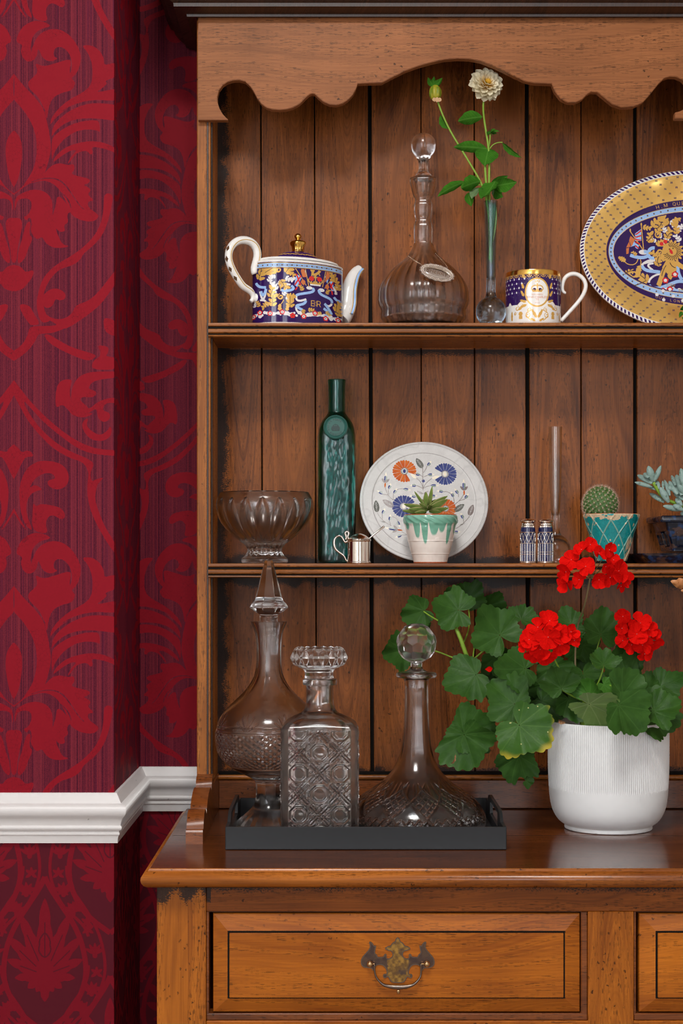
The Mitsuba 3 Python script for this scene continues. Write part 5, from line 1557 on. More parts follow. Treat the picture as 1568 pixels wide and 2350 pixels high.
def sq_section(w, p, n=112):
    th = np.arange(n) * 2 * np.pi / n
    c, s = np.cos(th), np.sin(th)
    r = (np.abs(c) ** p + np.abs(s) ** p) ** (-1 / p)
    return np.stack([r * c * w, r * s * w], 1)


def sq_bottle(rows, cx, cy, zs, bump=0.0, seed=1, flip=False):
    P_ = []
    for (py, w, p), z in zip(rows, zs):
        xy = sq_section(w, p)
        q = np.column_stack([cx + xy[:, 0], cy + xy[:, 1], np.full(len(xy), z)])
        if bump:
            nrm_ = np.column_stack([xy / np.linalg.norm(xy, axis=1, keepdims=True), np.zeros(len(xy))])
            f = meshkit.fbm(q * [170, 170, 48], 3, seed) - .5
            f2 = meshkit.noise(q * [420, 420, 100], seed + 9) - .5
            amp = np.clip((w - 20 * U(GY)) / (10 * U(GY)), .25, 1)
            q = q + nrm_ * (bump * amp * (f + .35 * f2))[:, None]
        P_.append(q)
    P_ = np.array(P_)
    c0_, c1_ = P_[0].mean(0), P_[-1].mean(0)
    return P_


go = sq_bottle([(a, b * U(GY), c) for a, b, c in rowsp], gcx, GY, [max(zg(a), Z2 + .0004) for a, b, c in rowsp], .0015, 4)
ins = rowsp[::-1].copy()
ins = ins[ins[:, 0] < 1278]
gi = sq_bottle([(a, max(b - 5.2 if b > 30 else b - 4.4, 8) * U(GY), c) for a, b, c in ins], gcx, GY, [zg(a) for a, b, c in ins], .0012, 8)
stack = np.concatenate([np.repeat(go[:1].mean(1, keepdims=True), go.shape[1], 1), go, gi, np.repeat(gi[-1:].mean(1, keepdims=True), go.shape[1], 1)], 0)
gm = grid(stack, cv=True)
if gm.volume < 0:
    gm.invert()
tag('green_bottle', 'tall square teal green glass bottle with a round embossed seal', 'bottle')
add('green_bottle__body', gm, 'glass_teal', 50)
sc_ = np.array([(770.5 - 784) * U(2.52), 2.5215, zg(0) * 0 + EYE - (980.5 - 1287) * U(2.52)])
u5 = U(2.52)
sp_ = [(1e-5, -.004), (24 * u5, -.004), (28 * u5, -.001), (28.6 * u5, .0008), (27 * u5, .0030), (25.5 * u5, .0036), (24 * u5, .0026), (22.5 * u5, .0012), (21 * u5, .0022), (20.5 * u5, .0026), (1e-5, .0028)]
sea = lathe(prof_n(sp_, 60), 64)
S_ex, S_ey, S_ez = np.array([1, 0, 0.]), np.array([0, .09, .996]), np.array([0, -.996, .09])
mat('seal_green', rgb((.028, .105, .088)), .22, specular=.6)
mat('seal_relief_shaded', rgb((.008, .032, .028)), .3, specular=.5)  # the seal's green darkened, so the shading of the embossing sits in the colour
add('green_bottle__seal', place(sea, sc_, S_ex, S_ey, S_ez), 'seal_green', 35)
emb = [crown2d(0, .3 * u5, 10 * u5), leaf2d(-8 * u5, -7 * u5, 70, 12 * u5, 8 * u5, 3, .5), leaf2d(8 * u5, -7 * u5, 110, 12 * u5, 8 * u5, 3, .5), affinity.scale(Point(0, -3 * u5).buffer(1, 12), 4 * u5, 5 * u5), sbox(-9 * u5, -9 * u5, 9 * u5, -7.5 * u5)]
add('green_bottle__seal__crest', place(moved(extrude(unary_union(emb).simplify(.00003), .0008), (0, 0, .0027)), sc_, S_ex, S_ey, S_ez), 'seal_relief_shaded', False)
tl = []
for txt, a0, st_, rr in (('RIO DA PONTE', 200, -14, 17.4), ('BODEGAS', 232, 14, 17.6)):
    t = a0
    for ch in txt:
        if ch != ' ':
            m = meshkit.text_mesh(ch, 4.0 * u5, .0007)
            v = np.array(m.vertices)
            v[:, 0] -= v[:, 0].mean()
            v[:, 1] -= 2 * u5
            ph = math.radians(t - 90 if st_ < 0 else t + 90)
            c, s = math.cos(ph), math.sin(ph)
            m.vertices = np.stack([rr * u5 * math.cos(math.radians(t)) + v[:, 0] * c - v[:, 1] * s, rr * u5 * math.sin(math.radians(t)) + v[:, 0] * s + v[:, 1] * c, v[:, 2] + .0027], 1)
            tl.append(m)
        t += st_
add('green_bottle__seal__lettering', place(cat(tl), sc_, S_ex, S_ey, S_ez), 'seal_relief_shaded', False)

# ------------------------------------------------------------------ middle shelf: silver mustard pot and its spoon
MU = 2.474
mux = (824 - 784) * U(MU)
uu = U(MU)
zm = lambda py: Z2 + .0004 + (1291.5 - py) * uu
tag('mustard_pot', 'small polished silver mustard pot with hinged lid and scroll handle', 'pot')
mp = [(1e-5, zm(1291.5)), (27 * uu, zm(1291.5)), (28.2 * uu, zm(1290.5)), (28 * uu, zm(1288.5)), (26.6 * uu, zm(1287.5)), (26.4 * uu, zm(1286)), (26.2 * uu, zm(1242)), (27.4 * uu, zm(1241)), (28 * uu, zm(1239.8)), (28 * uu, zm(1238.4)), (26.5 * uu, zm(1238)), (1e-5, zm(1238))]
add('mustard_pot__body', moved(lathe(prof_n(mp, 90), 72), (mux, MU, 0)), 'silver', 30)
lp = [(27.5 * uu, zm(1237.8)), (28 * uu, zm(1236.6)), (26.5 * uu, zm(1235.4)), (23 * uu, zm(1233.5)), (17 * uu, zm(1229)), (10 * uu, zm(1225.2)), (4 * uu, zm(1223.6)), (1e-5, zm(1223.3))]
add('mustard_pot__lid', moved(lathe(np.vstack([[(1e-5, zm(1237.8))], spl(lp, 40)]), 64), (mux, MU, 0)), 'silver', 40)
hp = catmull(np.array([P(480 + x / 3.92, 850 + y / 3.92, MU) for x, y in ((1245, 1530), (1225, 1545), (1205, 1515), (1175, 1488), (1140, 1505), (1124, 1545), (1135, 1600), (1175, 1640), (1215, 1672), (1232, 1705), (1246, 1712))]), 60)
add('mustard_pot__handle', tube(hp, np.interp(np.linspace(0, 1, 60), [0, .2, .5, 1], [.0017, .0013, .0018, .0011]), 10), 'silver', True)
tp = catmull(np.array([P(480 + x / 3.92, 850 + y / 3.92, MU - .002) for x, y in ((1225, 1522), (1232, 1490), (1225, 1462), (1240, 1450), (1256, 1462), (1250, 1490), (1262, 1515))]), 40)
add('mustard_pot__thumbpiece', tube(tp, .0016, 8), 'silver_chased', True)
tag('mustard_spoon', 'thin silver spoon sticking out of the mustard pot', 'spoon')
s0, s1 = P(843, 1239.5, MU + .004), P(880.5, 1209, MU + .012)
sd = (s1 - s0) / np.linalg.norm(s1 - s0)
add('mustard_spoon__stem', tube(np.array([s0 - sd * .004, s0, s0 + (s1 - s0) * .6, s1]), [.0010, .0011, .0012, .0016], 8), 'silver', True)
add('mustard_spoon__tip', ball(s1, .0017, 2), 'silver', True)

# ------------------------------------------------------------------ middle shelf: inlaid marble plate leaning on the back
MPR = .0985
ty0, ty1 = 2.5235, 2.5905
mt = math.asin((ty1 - ty0) / (2 * MPR))
mez = np.array([0, -math.cos(mt), math.sin(mt)])
mey = np.array([0, math.sin(mt), math.cos(mt)])
mex = np.array([1.0, 0, 0])
mcx_ = (973.5 - 784) * U(2.553)
mc = np.array([mcx_, (ty0 + ty1) / 2, Z2 + .0004 + MPR * math.cos(mt) + .007 * math.sin(mt)])
tag('inlaid_plate', 'round white marble plate inlaid with orange and blue flowers leaning on the back boards', 'plate')


def marble_fn(p, n, uv):
    a = fbm(p.x * 90, p.z * 90, .3, 4)
    b = noise(p.x * 800, p.z * 800, .7)
    v = smoothstep(.03, .0, dr.abs(fbm(p.x * 26 + 4, p.z * 26, 2.0, 3) - .5))
    return mix((.40, .39, .375), (.51, .50, .485), a) * (.95 + .08 * b) * (1 - .10 * v)


mat('marble', proc(marble_fn), .35, specular=.45)
mpp = [(1e-5, -.0075), (.080, -.0075), (.092, -.0062), (.0972, -.0030), (.0985, -.0008), (.0984, .0004), (.0974, .0012), (.0950, .0013), (.0944, .0006), (.0936, .0006), (.0930, .0013), (.0800, .0010), (.0790, .0002), (.0772, 0), (1e-5, 0)]
add('inlaid_plate__marble', place(lathe(np.array(mpp), 160), mc, mex, mey, mez), 'marble', 18)
ppx = U(2.545)
IX = lambda zx, zy: ((800 + zx / 4.48 - 973.5) * ppx, (1147.5 - (980 + zy / 4.48)) * ppx / math.cos(mt))
is_ = ppx / 4.48
mpl = lambda o: (lambda q: mc + q[:, :1] * mex + q[:, 1:2] * mey + o * mez)
mat('inlay_orange', proc(lambda p, n, uv: mix((.42, .05, .008), (.62, .17, .03), fbm(p.x * 170, p.z * 170, .2, 2))), .5, specular=.1)
mat('inlay_blue', proc(lambda p, n, uv: mix((.022, .030, .135), (.075, .095, .26), fbm(p.x * 240, p.z * 240, .2, 3))), .5, specular=.1)
mat('inlay_grey', proc(lambda p, n, uv: mix((.08, .085, .075), (.17, .17, .15), fbm(p.x * 240, p.z * 240, .2, 3))), .5, specular=.1)
mat('inlay_green', rgb((.030, .085, .055)), .25)
mat('inlay_cream', rgb((.66, .58, .42)), .3)
mat('inlay_brown', rgb((.075, .040, .032)), .3)
grp = {k: [] for k in ('orange', 'blue', 'grey', 'green', 'cream', 'brown')}


def flower_in(kind, zx, zy, r, rot, gap_at=None, a0=0, a1=360):
    n = 12
    cx_, cy_ = IX(zx, zy)
    for k in range(n):
        a = a0 + (a1 - a0) * (k + .5) / n
        w = (a1 - a0) / n
        t = np.radians(np.linspace(a - w / 2 + .9, a + w / 2 - .9, 9))
        rr = r * is_ * (1 + .09 * np.abs(np.sin(np.linspace(0, 2 * math.pi, 9))))
        pts = list(zip(rr * np.cos(t), rr * np.sin(t)))
        ir = .34 * r * is_
        pts += [(ir * math.cos(t[-1]), ir * math.sin(t[-1])), (ir * math.cos(t[0]), ir * math.sin(t[0]))]
        grp[kind].append(affinity.translate(Polygon(pts).buffer(0), cx_, cy_))
    for k in range(14):
        a = 2 * math.pi * k / 14
        grp['brown' if kind == 'blue' else 'grey'].append(Point(cx_ + .27 * r * is_ * math.cos(a), cy_ + .33 * r * is_ * math.sin(a)).buffer(.055 * r * is_, 4))
    grp['cream' if kind == 'blue' else 'blue'].append(affinity.scale(Point(cx_, cy_).buffer(1, 12), .13 * r * is_, .19 * r * is_))


flower_in('orange', 580, 437, 116, 0, a0=-20, a1=300)
flower_in('blue', 1000, 468, 114, 0, a0=-150, a1=150)
flower_in('blue', 568, 808, 114, 0, a0=20, a1=330)
flower_in('orange', 1000, 830, 100, 0)


def bud_in(zx, zy, ang, L=75, orange=False):
    x, y = IX(zx, zy)
    a = math.radians(ang)
    d, s = np.array([math.cos(a), math.sin(a)]) * is_, np.array([-math.sin(a), math.cos(a)]) * is_
    q = lambda u, v: tuple(np.array([x, y]) + d * u + s * v)
    grp['green'].append(Polygon([q(0, 0), q(.25 * L, -15), q(.6 * L, -14), q(.62 * L, -1), q(.25 * L, -2)]))
    grp['blue'].append(Polygon([q(0, 0), q(.25 * L, 15), q(.6 * L, 14), q(.62 * L, 1), q(.25 * L, 2)]))
    grp['cream'].append(Polygon([q(.63 * L, -13), q(L, 2), q(.63 * L, 13), q(.72 * L, 0)]))


def stem_in(pts):
    grp['brown'].append(stroke([IX(*p) for p in pts], 5.5 * is_, 24))


def leaf_in(zx, zy, ang, L, W, kind='grey'):
    g = leaf2d(*IX(zx, zy), ang, L * is_, W * is_, 1, 0)
    x, y = IX(zx, zy)
    a = math.radians(ang)
    cuts = [LineString([(x, y), (x + .85 * L * is_ * math.cos(a), y + .85 * L * is_ * math.sin(a))]).buffer(1.2 * is_)]
    for t in (.3, .5, .68):
        for s in (1, -1):
            cuts.append(LineString([(x + t * L * is_ * math.cos(a), y + t * L * is_ * math.sin(a)), (x + (t + .2) * L * is_ * math.cos(a) - s * .22 * W * is_ * math.sin(a), y + (t + .2) * L * is_ * math.sin(a) + s * .22 * W * is_ * math.cos(a))]).buffer(1.1 * is_))
    grp[kind].append(g.difference(unary_union(cuts)))


for a in ((820, 385, 55), (820, 478, 5), (745, 478, 165), (705, 590, 178), (845, 590, 0, 95), (850, 700, 0, 70), (355, 680, 145), (415, 630, 70), (465, 678, 60), (560, 625, -10, 90), (985, 655, 170), (1085, 715, 110), (1135, 680, 120), (1200, 730, 55), (345, 890, 65), (420, 960, 80), (500, 960, -70), (545, 1105, 200), (1180, 940, 110), (1105, 990, 80), (1075, 1075, 0), (700, 710, 165)):
    bud_in(*a)
for a in ((380, 560, 85, 120), (1195, 640, 90, 130), (500, 1050, 170, 140)):
    bud_in(*a)
    x, y = IX(a[0], a[1])
    grp['orange'].append(leaf2d(x, y, a[2] + 180, 55 * is_, 16 * is_, 1, 0))
    grp['brown'] += [leaf2d(x, y, a[2] + s, 60 * is_, 26 * is_, 1, 0) for s in (40, -40)]
for p in ([(770, 640), (770, 500), (770, 400)], [(770, 640), (750, 560), (705, 515)], [(770, 630), (800, 570), (865, 515)], [(775, 455), (800, 420), (815, 385)], [(775, 500), (800, 490), (820, 480)], [(770, 505), (755, 485), (745, 480)], [(765, 620), (730, 600), (705, 590)], [(775, 620), (810, 600), (845, 592)], [(465, 745), (410, 690), (380, 610)], [(415, 690), (375, 685), (355, 680)], [(415, 680), (412, 650), (415, 630)], [(460, 740), (462, 700), (465, 680)], [(500, 635), (530, 625), (560, 625)], [(1090, 790), (1150, 740), (1190, 680)], [(1090, 780), (1088, 740), (1085, 715)], [(1135, 710), (1136, 695), (1135, 680)], [(1140, 750), (1180, 740), (1200, 732)], [(1080, 700), (1030, 660), (985, 655)], [(440, 1010), (350, 950), (295, 875)], [(346, 940), (345, 910), (345, 890)], [(430, 1010), (425, 980), (420, 960)], [(445, 915), (490, 935), (505, 965)], [(600, 1105), (560, 1080), (540, 1070)], [(600, 1105), (570, 1105), (545, 1105)], [(1095, 1040), (1160, 1000), (1245, 910)], [(1182, 985), (1180, 960), (1180, 940)]):
    stem_in(p)
for a in ((770, 405, 120, 130, 60), (292, 870, 95, 135, 58), (1090, 860, 38, 130, 60), (1240, 905, 70, 130, 58, 'brown'), (465, 815, 145, 140, 62, 'brown'), (380, 975, 165, 60, 14), (1140, 1005, 20, 60, 14), (770, 680, 150, 70, 20, 'brown'), (775, 680, 35, 60, 20, 'brown')):
    leaf_in(*a)
for a in ((700, 515, 135), (865, 515, 20)):
    grp['cream'].append(leaf2d(*IX(a[0], a[1]), a[2], 80 * is_, 30 * is_, 1, 0))
grp['blue'].append(Point(*IX(775, 542)).buffer(16 * is_, 8))
hidden = Polygon([IX(*p) for p in ((640, 1500), (640, 1180), (1040, 1180), (1020, 1500))])
for nm in grp:
    for j, g in enumerate(polys(unary_union(grp[nm]).difference(hidden).simplify(.00002))):
        if g.area > 2e-8:
            add(f'inlaid_plate__{nm}_inlay', wrap(flat2d(g), mpl(.00022)), 'inlay_' + nm, False)

# ------------------------------------------------------------------ middle shelf: drip glazed pot with a small succulent
SY = 2.4865
scx = (988 - 784) * U(SY)
su = U(SY)
zs = lambda zy: Z2 + .0004 + (1390 - zy) / 4.48 * su
DR = [(-1.15, 60, .20), (-.62, 150, .16), (-.28, 205, .13), (.10, 120, .22), (.42, 90, .2), (.78, 210, .12), (1.25, 110, .2), (2.0, 140, .2), (2.7, 160, .2)]


def drip_fn(p, n, uv):
    a = dr.atan2(p.x - scx, SY - p.y)
    z = p.z
    top = zs(985)
    low = mi.Float(top)
    for c, L, w in DR:
        low = dr.minimum(low, zs(985 + L) + dr.square(dr.square((a - c) / w)) * .016 + dr.square((a - c) / w) * .006)
    low = low + .0012 * (noise(a * 14, z * 300, .3) - .5)
    k = smoothstep(-.0022, .0022, z - low)
    g = mix((.12, .32, .22), (.25, .50, .40), .5 * noise(a * 5, z * 200, .2) + .5 * smoothstep(zs(960), zs(900), z))
    cr = mix((.70, .61, .545), (.76, .70, .64), fbm(p.x * 90, p.y * 90, p.z * 90, 3))
    tc = smoothstep(zs(898) - .0004, zs(898) + .0003, z + .0005 * noise(a * 30, .2, .1))
    tb = smoothstep(zs(1377) + .0003, zs(1377) - .0004, z)
    return mix(mix(cr, g, k), mi.Color3f(.33, .075, .025), dr.maximum(tc, tb))


def relief(th, r, z, i):
    band = smoothstep_np(zs(1000), zs(975), z) * smoothstep_np(zs(898), zs(915), z)
    w = np.abs(np.sin(8 * th + 90 * (z - zs(940)) / .02))
    leafy = .0007 * smoothstep_np(.55, .95, np.sin(6 * th) * np.sin((z - zs(1100)) * 180)) * (z < zs(1000)) * (z > zs(1170))
    return r + .0009 * band * smoothstep_np(.6, .95, w) + leafy


mat('drip_glaze', proc(drip_fn), .10, specular=.6)
dp = [(38.5, 1390), (38.8, 1378), (40, 1350), (43, 1300), (44.2, 1296), (44, 1290), (48, 1230), (51, 1168), (51.8, 1163), (51.6, 1156), (55, 1090), (58.2, 1010), (59.2, 1000), (60.5, 985), (61.2, 940), (61.2, 905), (60.4, 893), (58.5, 889)]
dpo = prof_n(np.array([(r * su, zs(y)) for r, y in dp]), 100)
dpi = np.array([(56.5 * su, zs(893)), (55 * su, zs(930)), (53 * su, zs(960))])
tag('drip_glazed_pot', 'small cream flowerpot with running green glaze and terracotta rim before the marble plate', 'flowerpot')
add('drip_glazed_pot__pot', moved(lathe(vessel(dpo, dpi), 160, relief), (scx, SY, 0)), 'drip_glaze', 40)
mat('soil', proc(lambda p, n, uv: mix((.012, .008, .005), (.07, .045, .03), noise(p.x * 500, p.y * 500, p.z * 500))), .95)
add('drip_glazed_pot__soil', moved(lathe([(1e-5, zs(925)), (54 * su, zs(925)), (54 * su, zs(930)), (1e-5, zs(932))], 40), (scx, SY, 0)), 'soil', 40)


def succ_fn(p, n, uv):
    e = smoothstep(.55, .95, dr.abs(uv.y))
    b = fbm(p.x * 200, p.y * 200, p.z * 200, 3)
    return mix(mix((.10, .16, .03), (.19, .26, .07), b), (.42, .36, .17), e * .7)


leaf_mat('succulent_green', proc(succ_fn), .35, .15)


def fleshy(base, tip, side, W, thick=.35, curl=.1, nu=18, nv=14, keel=0.0, shape=.9, pw=.75):
    """a thick pointed leaf, closed all round; uv.y runs -1..1 across the upper side"""
    base, tip, side = (np.asarray(a, float) for a in (base, tip, side))
    ax = tip - base
    L = np.linalg.norm(ax)
    ax /= L
    side = side - ax * (side @ ax)
    side /= np.linalg.norm(side)
    nr = np.cross(ax, side)
    u = np.linspace(0, 1, nu)
    th = np.arange(nv) * 2 * np.pi / nv
    w = W / 2 * np.maximum(np.sin(np.pi * np.clip(.08 + .92 * u, 0, .9995) ** shape), .0) ** pw
    c = base + (u * L)[:, None] * ax + (curl * L * (u ** 2 - u * .2))[:, None] * nr
    up = np.where(np.sin(th) > 0, thick * .25, thick)
    Pt = c[:, None] + (w[:, None] * np.cos(th))[..., None] * side + (w[:, None] * np.sin(th) * up)[..., None] * nr
    uv = np.stack(np.broadcast_arrays(u[:, None], np.cos(th)[None, :]), -1).reshape(-1, 2)
    m = grid(Pt, cv=True)
    return m, uv


tag('rosette_succulent', 'green succulent rosette with pale edged pointed leaves in the drip glazed pot', 'succulent')
zq = lambda zx, zy, dy=0: P(800 + zx / 4.48, 980 + zy / 4.48, SY + dy)
for b, t, w, s, cu in (((800, 840, -.012), (575, 800, -.030), 60, (0, -.5, 1), .10), ((800, 870, -.014), (555, 865, -.028), 62, (0, -.5, 1), .06), ((820, 850, -.016), (620, 845, -.030), 58, (0, -.4, 1), .05), ((830, 850, -.014), (1025, 735, -.028), 70, (0, -.5, 1), .10), ((830, 870, -.014), (1035, 830, -.030), 58, (0, -.5, 1), .04), ((830, 820, -.008), (1020, 705, -.010), 56, (0, -.3, 1), .06),
                       ((800, 820, 0), (795, 665, .002), 62, (1, -.2, 0), .05), ((830, 820, .002), (860, 605, .006), 42, (1, -.2, 0), .08), ((790, 820, 0), (675, 660, -.004), 34, (.4, -.3, .6), .05), ((790, 810, .004), (740, 735, .014), 50, (1, -.2, 0), .05), ((840, 800, .004), (905, 740, .016), 50, (1, -.2, 0), .05),
                       ((815, 850, -.014), (740, 790, -.034), 40, (.6, 0, 1), .15), ((820, 850, -.014), (880, 800, -.034), 44, (-.6, 0, 1), .15), ((820, 850, -.016), (835, 810, -.036), 40, (1, 0, .2), .15), ((815, 800, -.006), (825, 720, -.014), 22, (1, -.2, 0), .10), ((820, 790, -.006), (840, 735, -.010), 18, (1, -.2, 0), .1), ((830, 870, -.016), (965, 870, -.034), 46, (0, -.5, 1), .04), ((800, 875, -.016), (680, 880, -.034), 50, (0, -.5, 1), .04)):
    m, uv = fleshy(zq(*b), zq(*t), s, w / 4.48 * su, .5, cu)
    add('rosette_succulent__leaf', m, 'succulent_green', True, uv=uv)

# ------------------------------------------------------------------ middle shelf: two cruet shakers
mat('cobalt_glass', rgb((.007, .009, .055)), .08, specular=.7)
HY = 2.476
hu = U(HY)
for n_, (px, lab) in enumerate(((1212, 'left one of two blue glass shakers in pierced silver cages'), (1252.5, 'right one of two blue glass shakers in pierced silver cages'))):
    k = 'shaker' if n_ == 0 else 'shaker_001'
    tag(k, lab, 'shaker', 'silver and blue glass shakers')
    cx_ = (px - 784) * hu
    zz = lambda py: Z2 + .0004 + (1291.5 - py) * hu
    add(k + '__glass_body', moved(lathe([(1e-5, zz(1291.2)), (16.3 * hu, zz(1291)), (16.6 * hu, zz(1285)), (16.6 * hu, zz(1214)), (15.5 * hu, zz(1209)), (1e-5, zz(1209))], 48), (cx_, HY, 0)), 'cobalt_glass', 40)
    cg = []
    for a in np.arange(18) * 2 * np.pi / 18:
        cg.append(tube([(cx_ + 17.5 * hu * math.cos(a), HY + 17.5 * hu * math.sin(a), zz(1290)), (cx_ + 17.5 * hu * math.cos(a), HY + 17.5 * hu * math.sin(a), zz(1245))], .00055, 6))
    add(k + '__silver_bars', cat(cg), 'silver', True)
    rg = []
    for py, rr in ((1290.5, .0011), (1288, .0007), (1271, .0005), (1266, .0005), (1246, .0006), (1221, .0008)):
        th = np.arange(40) * 2 * np.pi / 40
        rg.append(tube(np.stack([cx_ + 17.6 * hu * np.cos(th), HY + 17.6 * hu * np.sin(th), np.full(40, zz(py))], 1), rr, 6, closed=True))
    add(k + '__silver_rings', cat(rg), 'silver', True)
    lt_ = []
    for a in np.arange(12) * 2 * np.pi / 12:
        for s in (1, -1):
            t = np.linspace(0, 1, 8)
            aa = a + s * t * 2 * np.pi / 12
            lt_.append(tube(np.stack([cx_ + 17.6 * hu * np.cos(aa), HY + 17.6 * hu * np.sin(aa), zz(1245) + t * (zz(1222) - zz(1245))], 1), .0005, 5))
    add(k + '__silver_lattice', cat(lt_), 'silver', True)
    cp_ = [(1e-5, 1209.5), (15.8, 1209.5), (15.8, 1206), (14.6, 1204.5), (14.6, 1202), (13.6, 1199.5), (14.8, 1197.5), (17, 1196), (17.4, 1194.5), (16, 1193), (11, 1190.6), (5, 1189.4), (1e-5, 1189.2)]
    add(k + '__cap', moved(lathe(np.array([(r * hu if r > .01 else r, zz(y)) for r, y in cp_]), 48), (cx_, HY, 0)), 'silver', 30)

bud_vase('bubble_vase', 1275, 2.535, Z2, 979.5, ((9.5, 11.2, 13.4, 14.3, 15.0, 15.2), 34), 'empty tall clear bud vase on a bubbled ball behind the shakers')

# ------------------------------------------------------------------ middle shelf: turquoise pot with cactus
QY = 2.512
qcx = (1403.5 - 784) * U(QY)
qu = U(QY)
zt3 = lambda zy: EYE - (950 + zy / 3.94 - 1287) * qu
tp_ = [(1332, 33), (1328, 34.5), (1290, 36.5), (1230, 41), (1160, 45.5), (1100, 49.5), (1040, 54), (980, 58.5), (930, 62.5), (916, 63.3), (908, 63), (903, 61.5)]
tpo = prof_n(np.array([(r * qu, max(zt3(y), Z2 + .0004)) for y, r in tp_]), 150)


def diam(th, r, z, i):
    t = (z - zt3(1330)) / (zt3(905) - zt3(1330))
    a = th * 9 / (2 * np.pi)
    g = np.minimum(np.abs(((a + t * 1.75) % 1) - .5), np.abs(((a - t * 1.75) % 1) - .5))
    g2 = np.minimum(np.abs(((a + t * 1.75) % 1)), 1)
    k1, k2 = (a + t * 1.75) % 1, (a - t * 1.75) % 1
    d = np.minimum(np.minimum(k1, 1 - k1), np.minimum(k2, 1 - k2))
    return r + (.0011 * np.exp(-(d / .045) ** 2)) * (i < 148)


def turq_fn(p, n, uv):
    a = dr.atan2(p.x - qcx, QY - p.y)
    t = (p.z - zt3(1330)) / (zt3(905) - zt3(1330))
    s = a * 9 / (2 * math.pi)
    # the same lattice as the relief (angles counted from the x axis)
    th = dr.atan2(p.y - QY, p.x - qcx) * (9 / (2 * math.pi))
    k1, k2 = th + t * 1.75, th - t * 1.75
    f1, f2 = dr.abs(k1 - dr.round(k1)), dr.abs(k2 - dr.round(k2))
    ridge = smoothstep(.075, .02, dr.minimum(f1, f2))
    d1, d2, r = voronoi(s * 5 + .3 * noise(s * 8, t * 14), t * 13)
    crack = smoothstep(.07, .015, d2 - d1) * .75
    base = mix((.005, .19, .20), (.012, .30, .30), fbm(s * 2, t * 5, .4, 3))
    col = mix(base, mi.Color3f(.004, .085, .10), crack)
    col = mix(col, mi.Color3f(.30, .42, .32), ridge * .65)
    nz = fbm(s * 3.1 + 2, t * 9, .8, 4)
    chip = smoothstep(.0, .04, nz - .68 + .30 * smoothstep(.84, 1.0, t))
    side = smoothstep(.0, .05, nz - .40) * smoothstep(.62, .80, a) * smoothstep(.55, .40, t)
    col = mix(col, mi.Color3f(.56, .43, .28) * (.8 + .4 * noise(s * 40, t * 60)), dr.maximum(chip, side))
    rim = smoothstep(zt3(909), zt3(906), p.z)
    return mix(col, mi.Color3f(.34, .085, .035), rim)


mat('turquoise_glaze', proc(turq_fn), .16, specular=.55)
tpi = np.array([(60 * qu, zt3(905)), (58.5 * qu, zt3(915)), (56 * qu, zt3(945))])
tag('turquoise_pot', 'turquoise crackle glazed flowerpot with raised diamond lattice and chipped terracotta rim', 'flowerpot')
add('turquoise_pot__pot', moved(lathe(vessel(tpo, tpi), 288, diam), (qcx, QY, 0)), 'turquoise_glaze', 40)
add('turquoise_pot__soil', moved(lathe([(1e-5, zt3(945)), (57 * qu, zt3(945)), (57 * qu, zt3(938)), (1e-5, zt3(932))], 40), (qcx, QY, 0)), 'soil', 40)
tag('cactus', 'round spiny green cactus in the turquoise pot', 'cactus')
cc = np.array([(1378.5 - 784) * qu, QY, EYE - (1158 - 1287) * qu])
cr_ = np.array([37.5 * qu, 37 * qu, 40 * qu])
cb = trimesh.creation.icosphere(subdivisions=5)
v = np.array(cb.vertices)
ga, spots = math.pi * (3 - math.sqrt(5)), []
N_ = 210
for k in range(N_):
    zq_ = 1 - 2 * (k + .5) / N_
    rr = math.sqrt(1 - zq_ * zq_)
    spots.append((rr * math.cos(ga * k), rr * math.sin(ga * k), zq_))
spots = np.array(spots)
from scipy.spatial import cKDTree
d_, _ = cKDTree(spots).query(v)
v = v * (1 + .085 * np.exp(-(d_ / .085) ** 2) + .0)[:, None]
cb.vertices = v * cr_ + cc


def cactus_fn(p, n, uv):
    return mix((.020, .060, .010), (.06, .15, .022), fbm(p.x * 300, p.y * 300, p.z * 300, 3))


mat('cactus_green', proc(cactus_fn), .5)
mat('spine', rgb((.62, .46, .36)), .6)
add('cactus__body', cb, 'cactus_green', True)
rg = random.Random(5)
spn, wool = [], []
vs, fs = [], []
for s in spots:
    if s[2] < -.75:
        continue
    p0 = cc + s * cr_ * 1.08
    nrm_ = s / cr_
    nrm_ /= np.linalg.norm(nrm_)
    a = np.cross(nrm_, [.3, .2, .9])
    a /= np.linalg.norm(a)
    b = np.cross(nrm_, a)
    wool.append(ball(p0, .0007, 1))
    for j in range(11):
        t = 2 * math.pi * (j + rg.random() * .5) / 11
        sp2 = .9 if j else .15
        d = nrm_ * (1.0 - .45 * sp2) + (a * math.cos(t) + b * math.sin(t)) * sp2
        d /= np.linalg.norm(d)
        L = .0052 * (.7 + .6 * rg.random())
        w = .00017
        base_ = len(vs)
        for q in range(3):
            vs.append(p0 + w * (a * math.cos(q * 2.1) + b * math.sin(q * 2.1)))
        vs.append(p0 + d * L)
        fs += [(base_, base_ + 1, base_ + 3), (base_ + 1, base_ + 2, base_ + 3), (base_ + 2, base_, base_ + 3)]
labels[add('cactus__spines', cat(tm(vs, fs), *wool), 'spine', False)] = {'label': 'pale radiating spines', 'kind': 'stuff'}

# ------------------------------------------------------------------ middle shelf: dark blue bonsai pot, saucer and grey-green succulent
def bonsai_fn(p, n, uv):
    f = fbm(p.x * 130, p.y * 130, p.z * 130, 4)
    c = mix((.003, .005, .013), (.007, .028, .085), smoothstep(.50, .75, f))
    return mix(c, mi.Color3f(.06, .030, .022), smoothstep(.56, .66, fbm(p.x * 60 + 5, p.y * 60, p.z * 90, 3)) * .8)


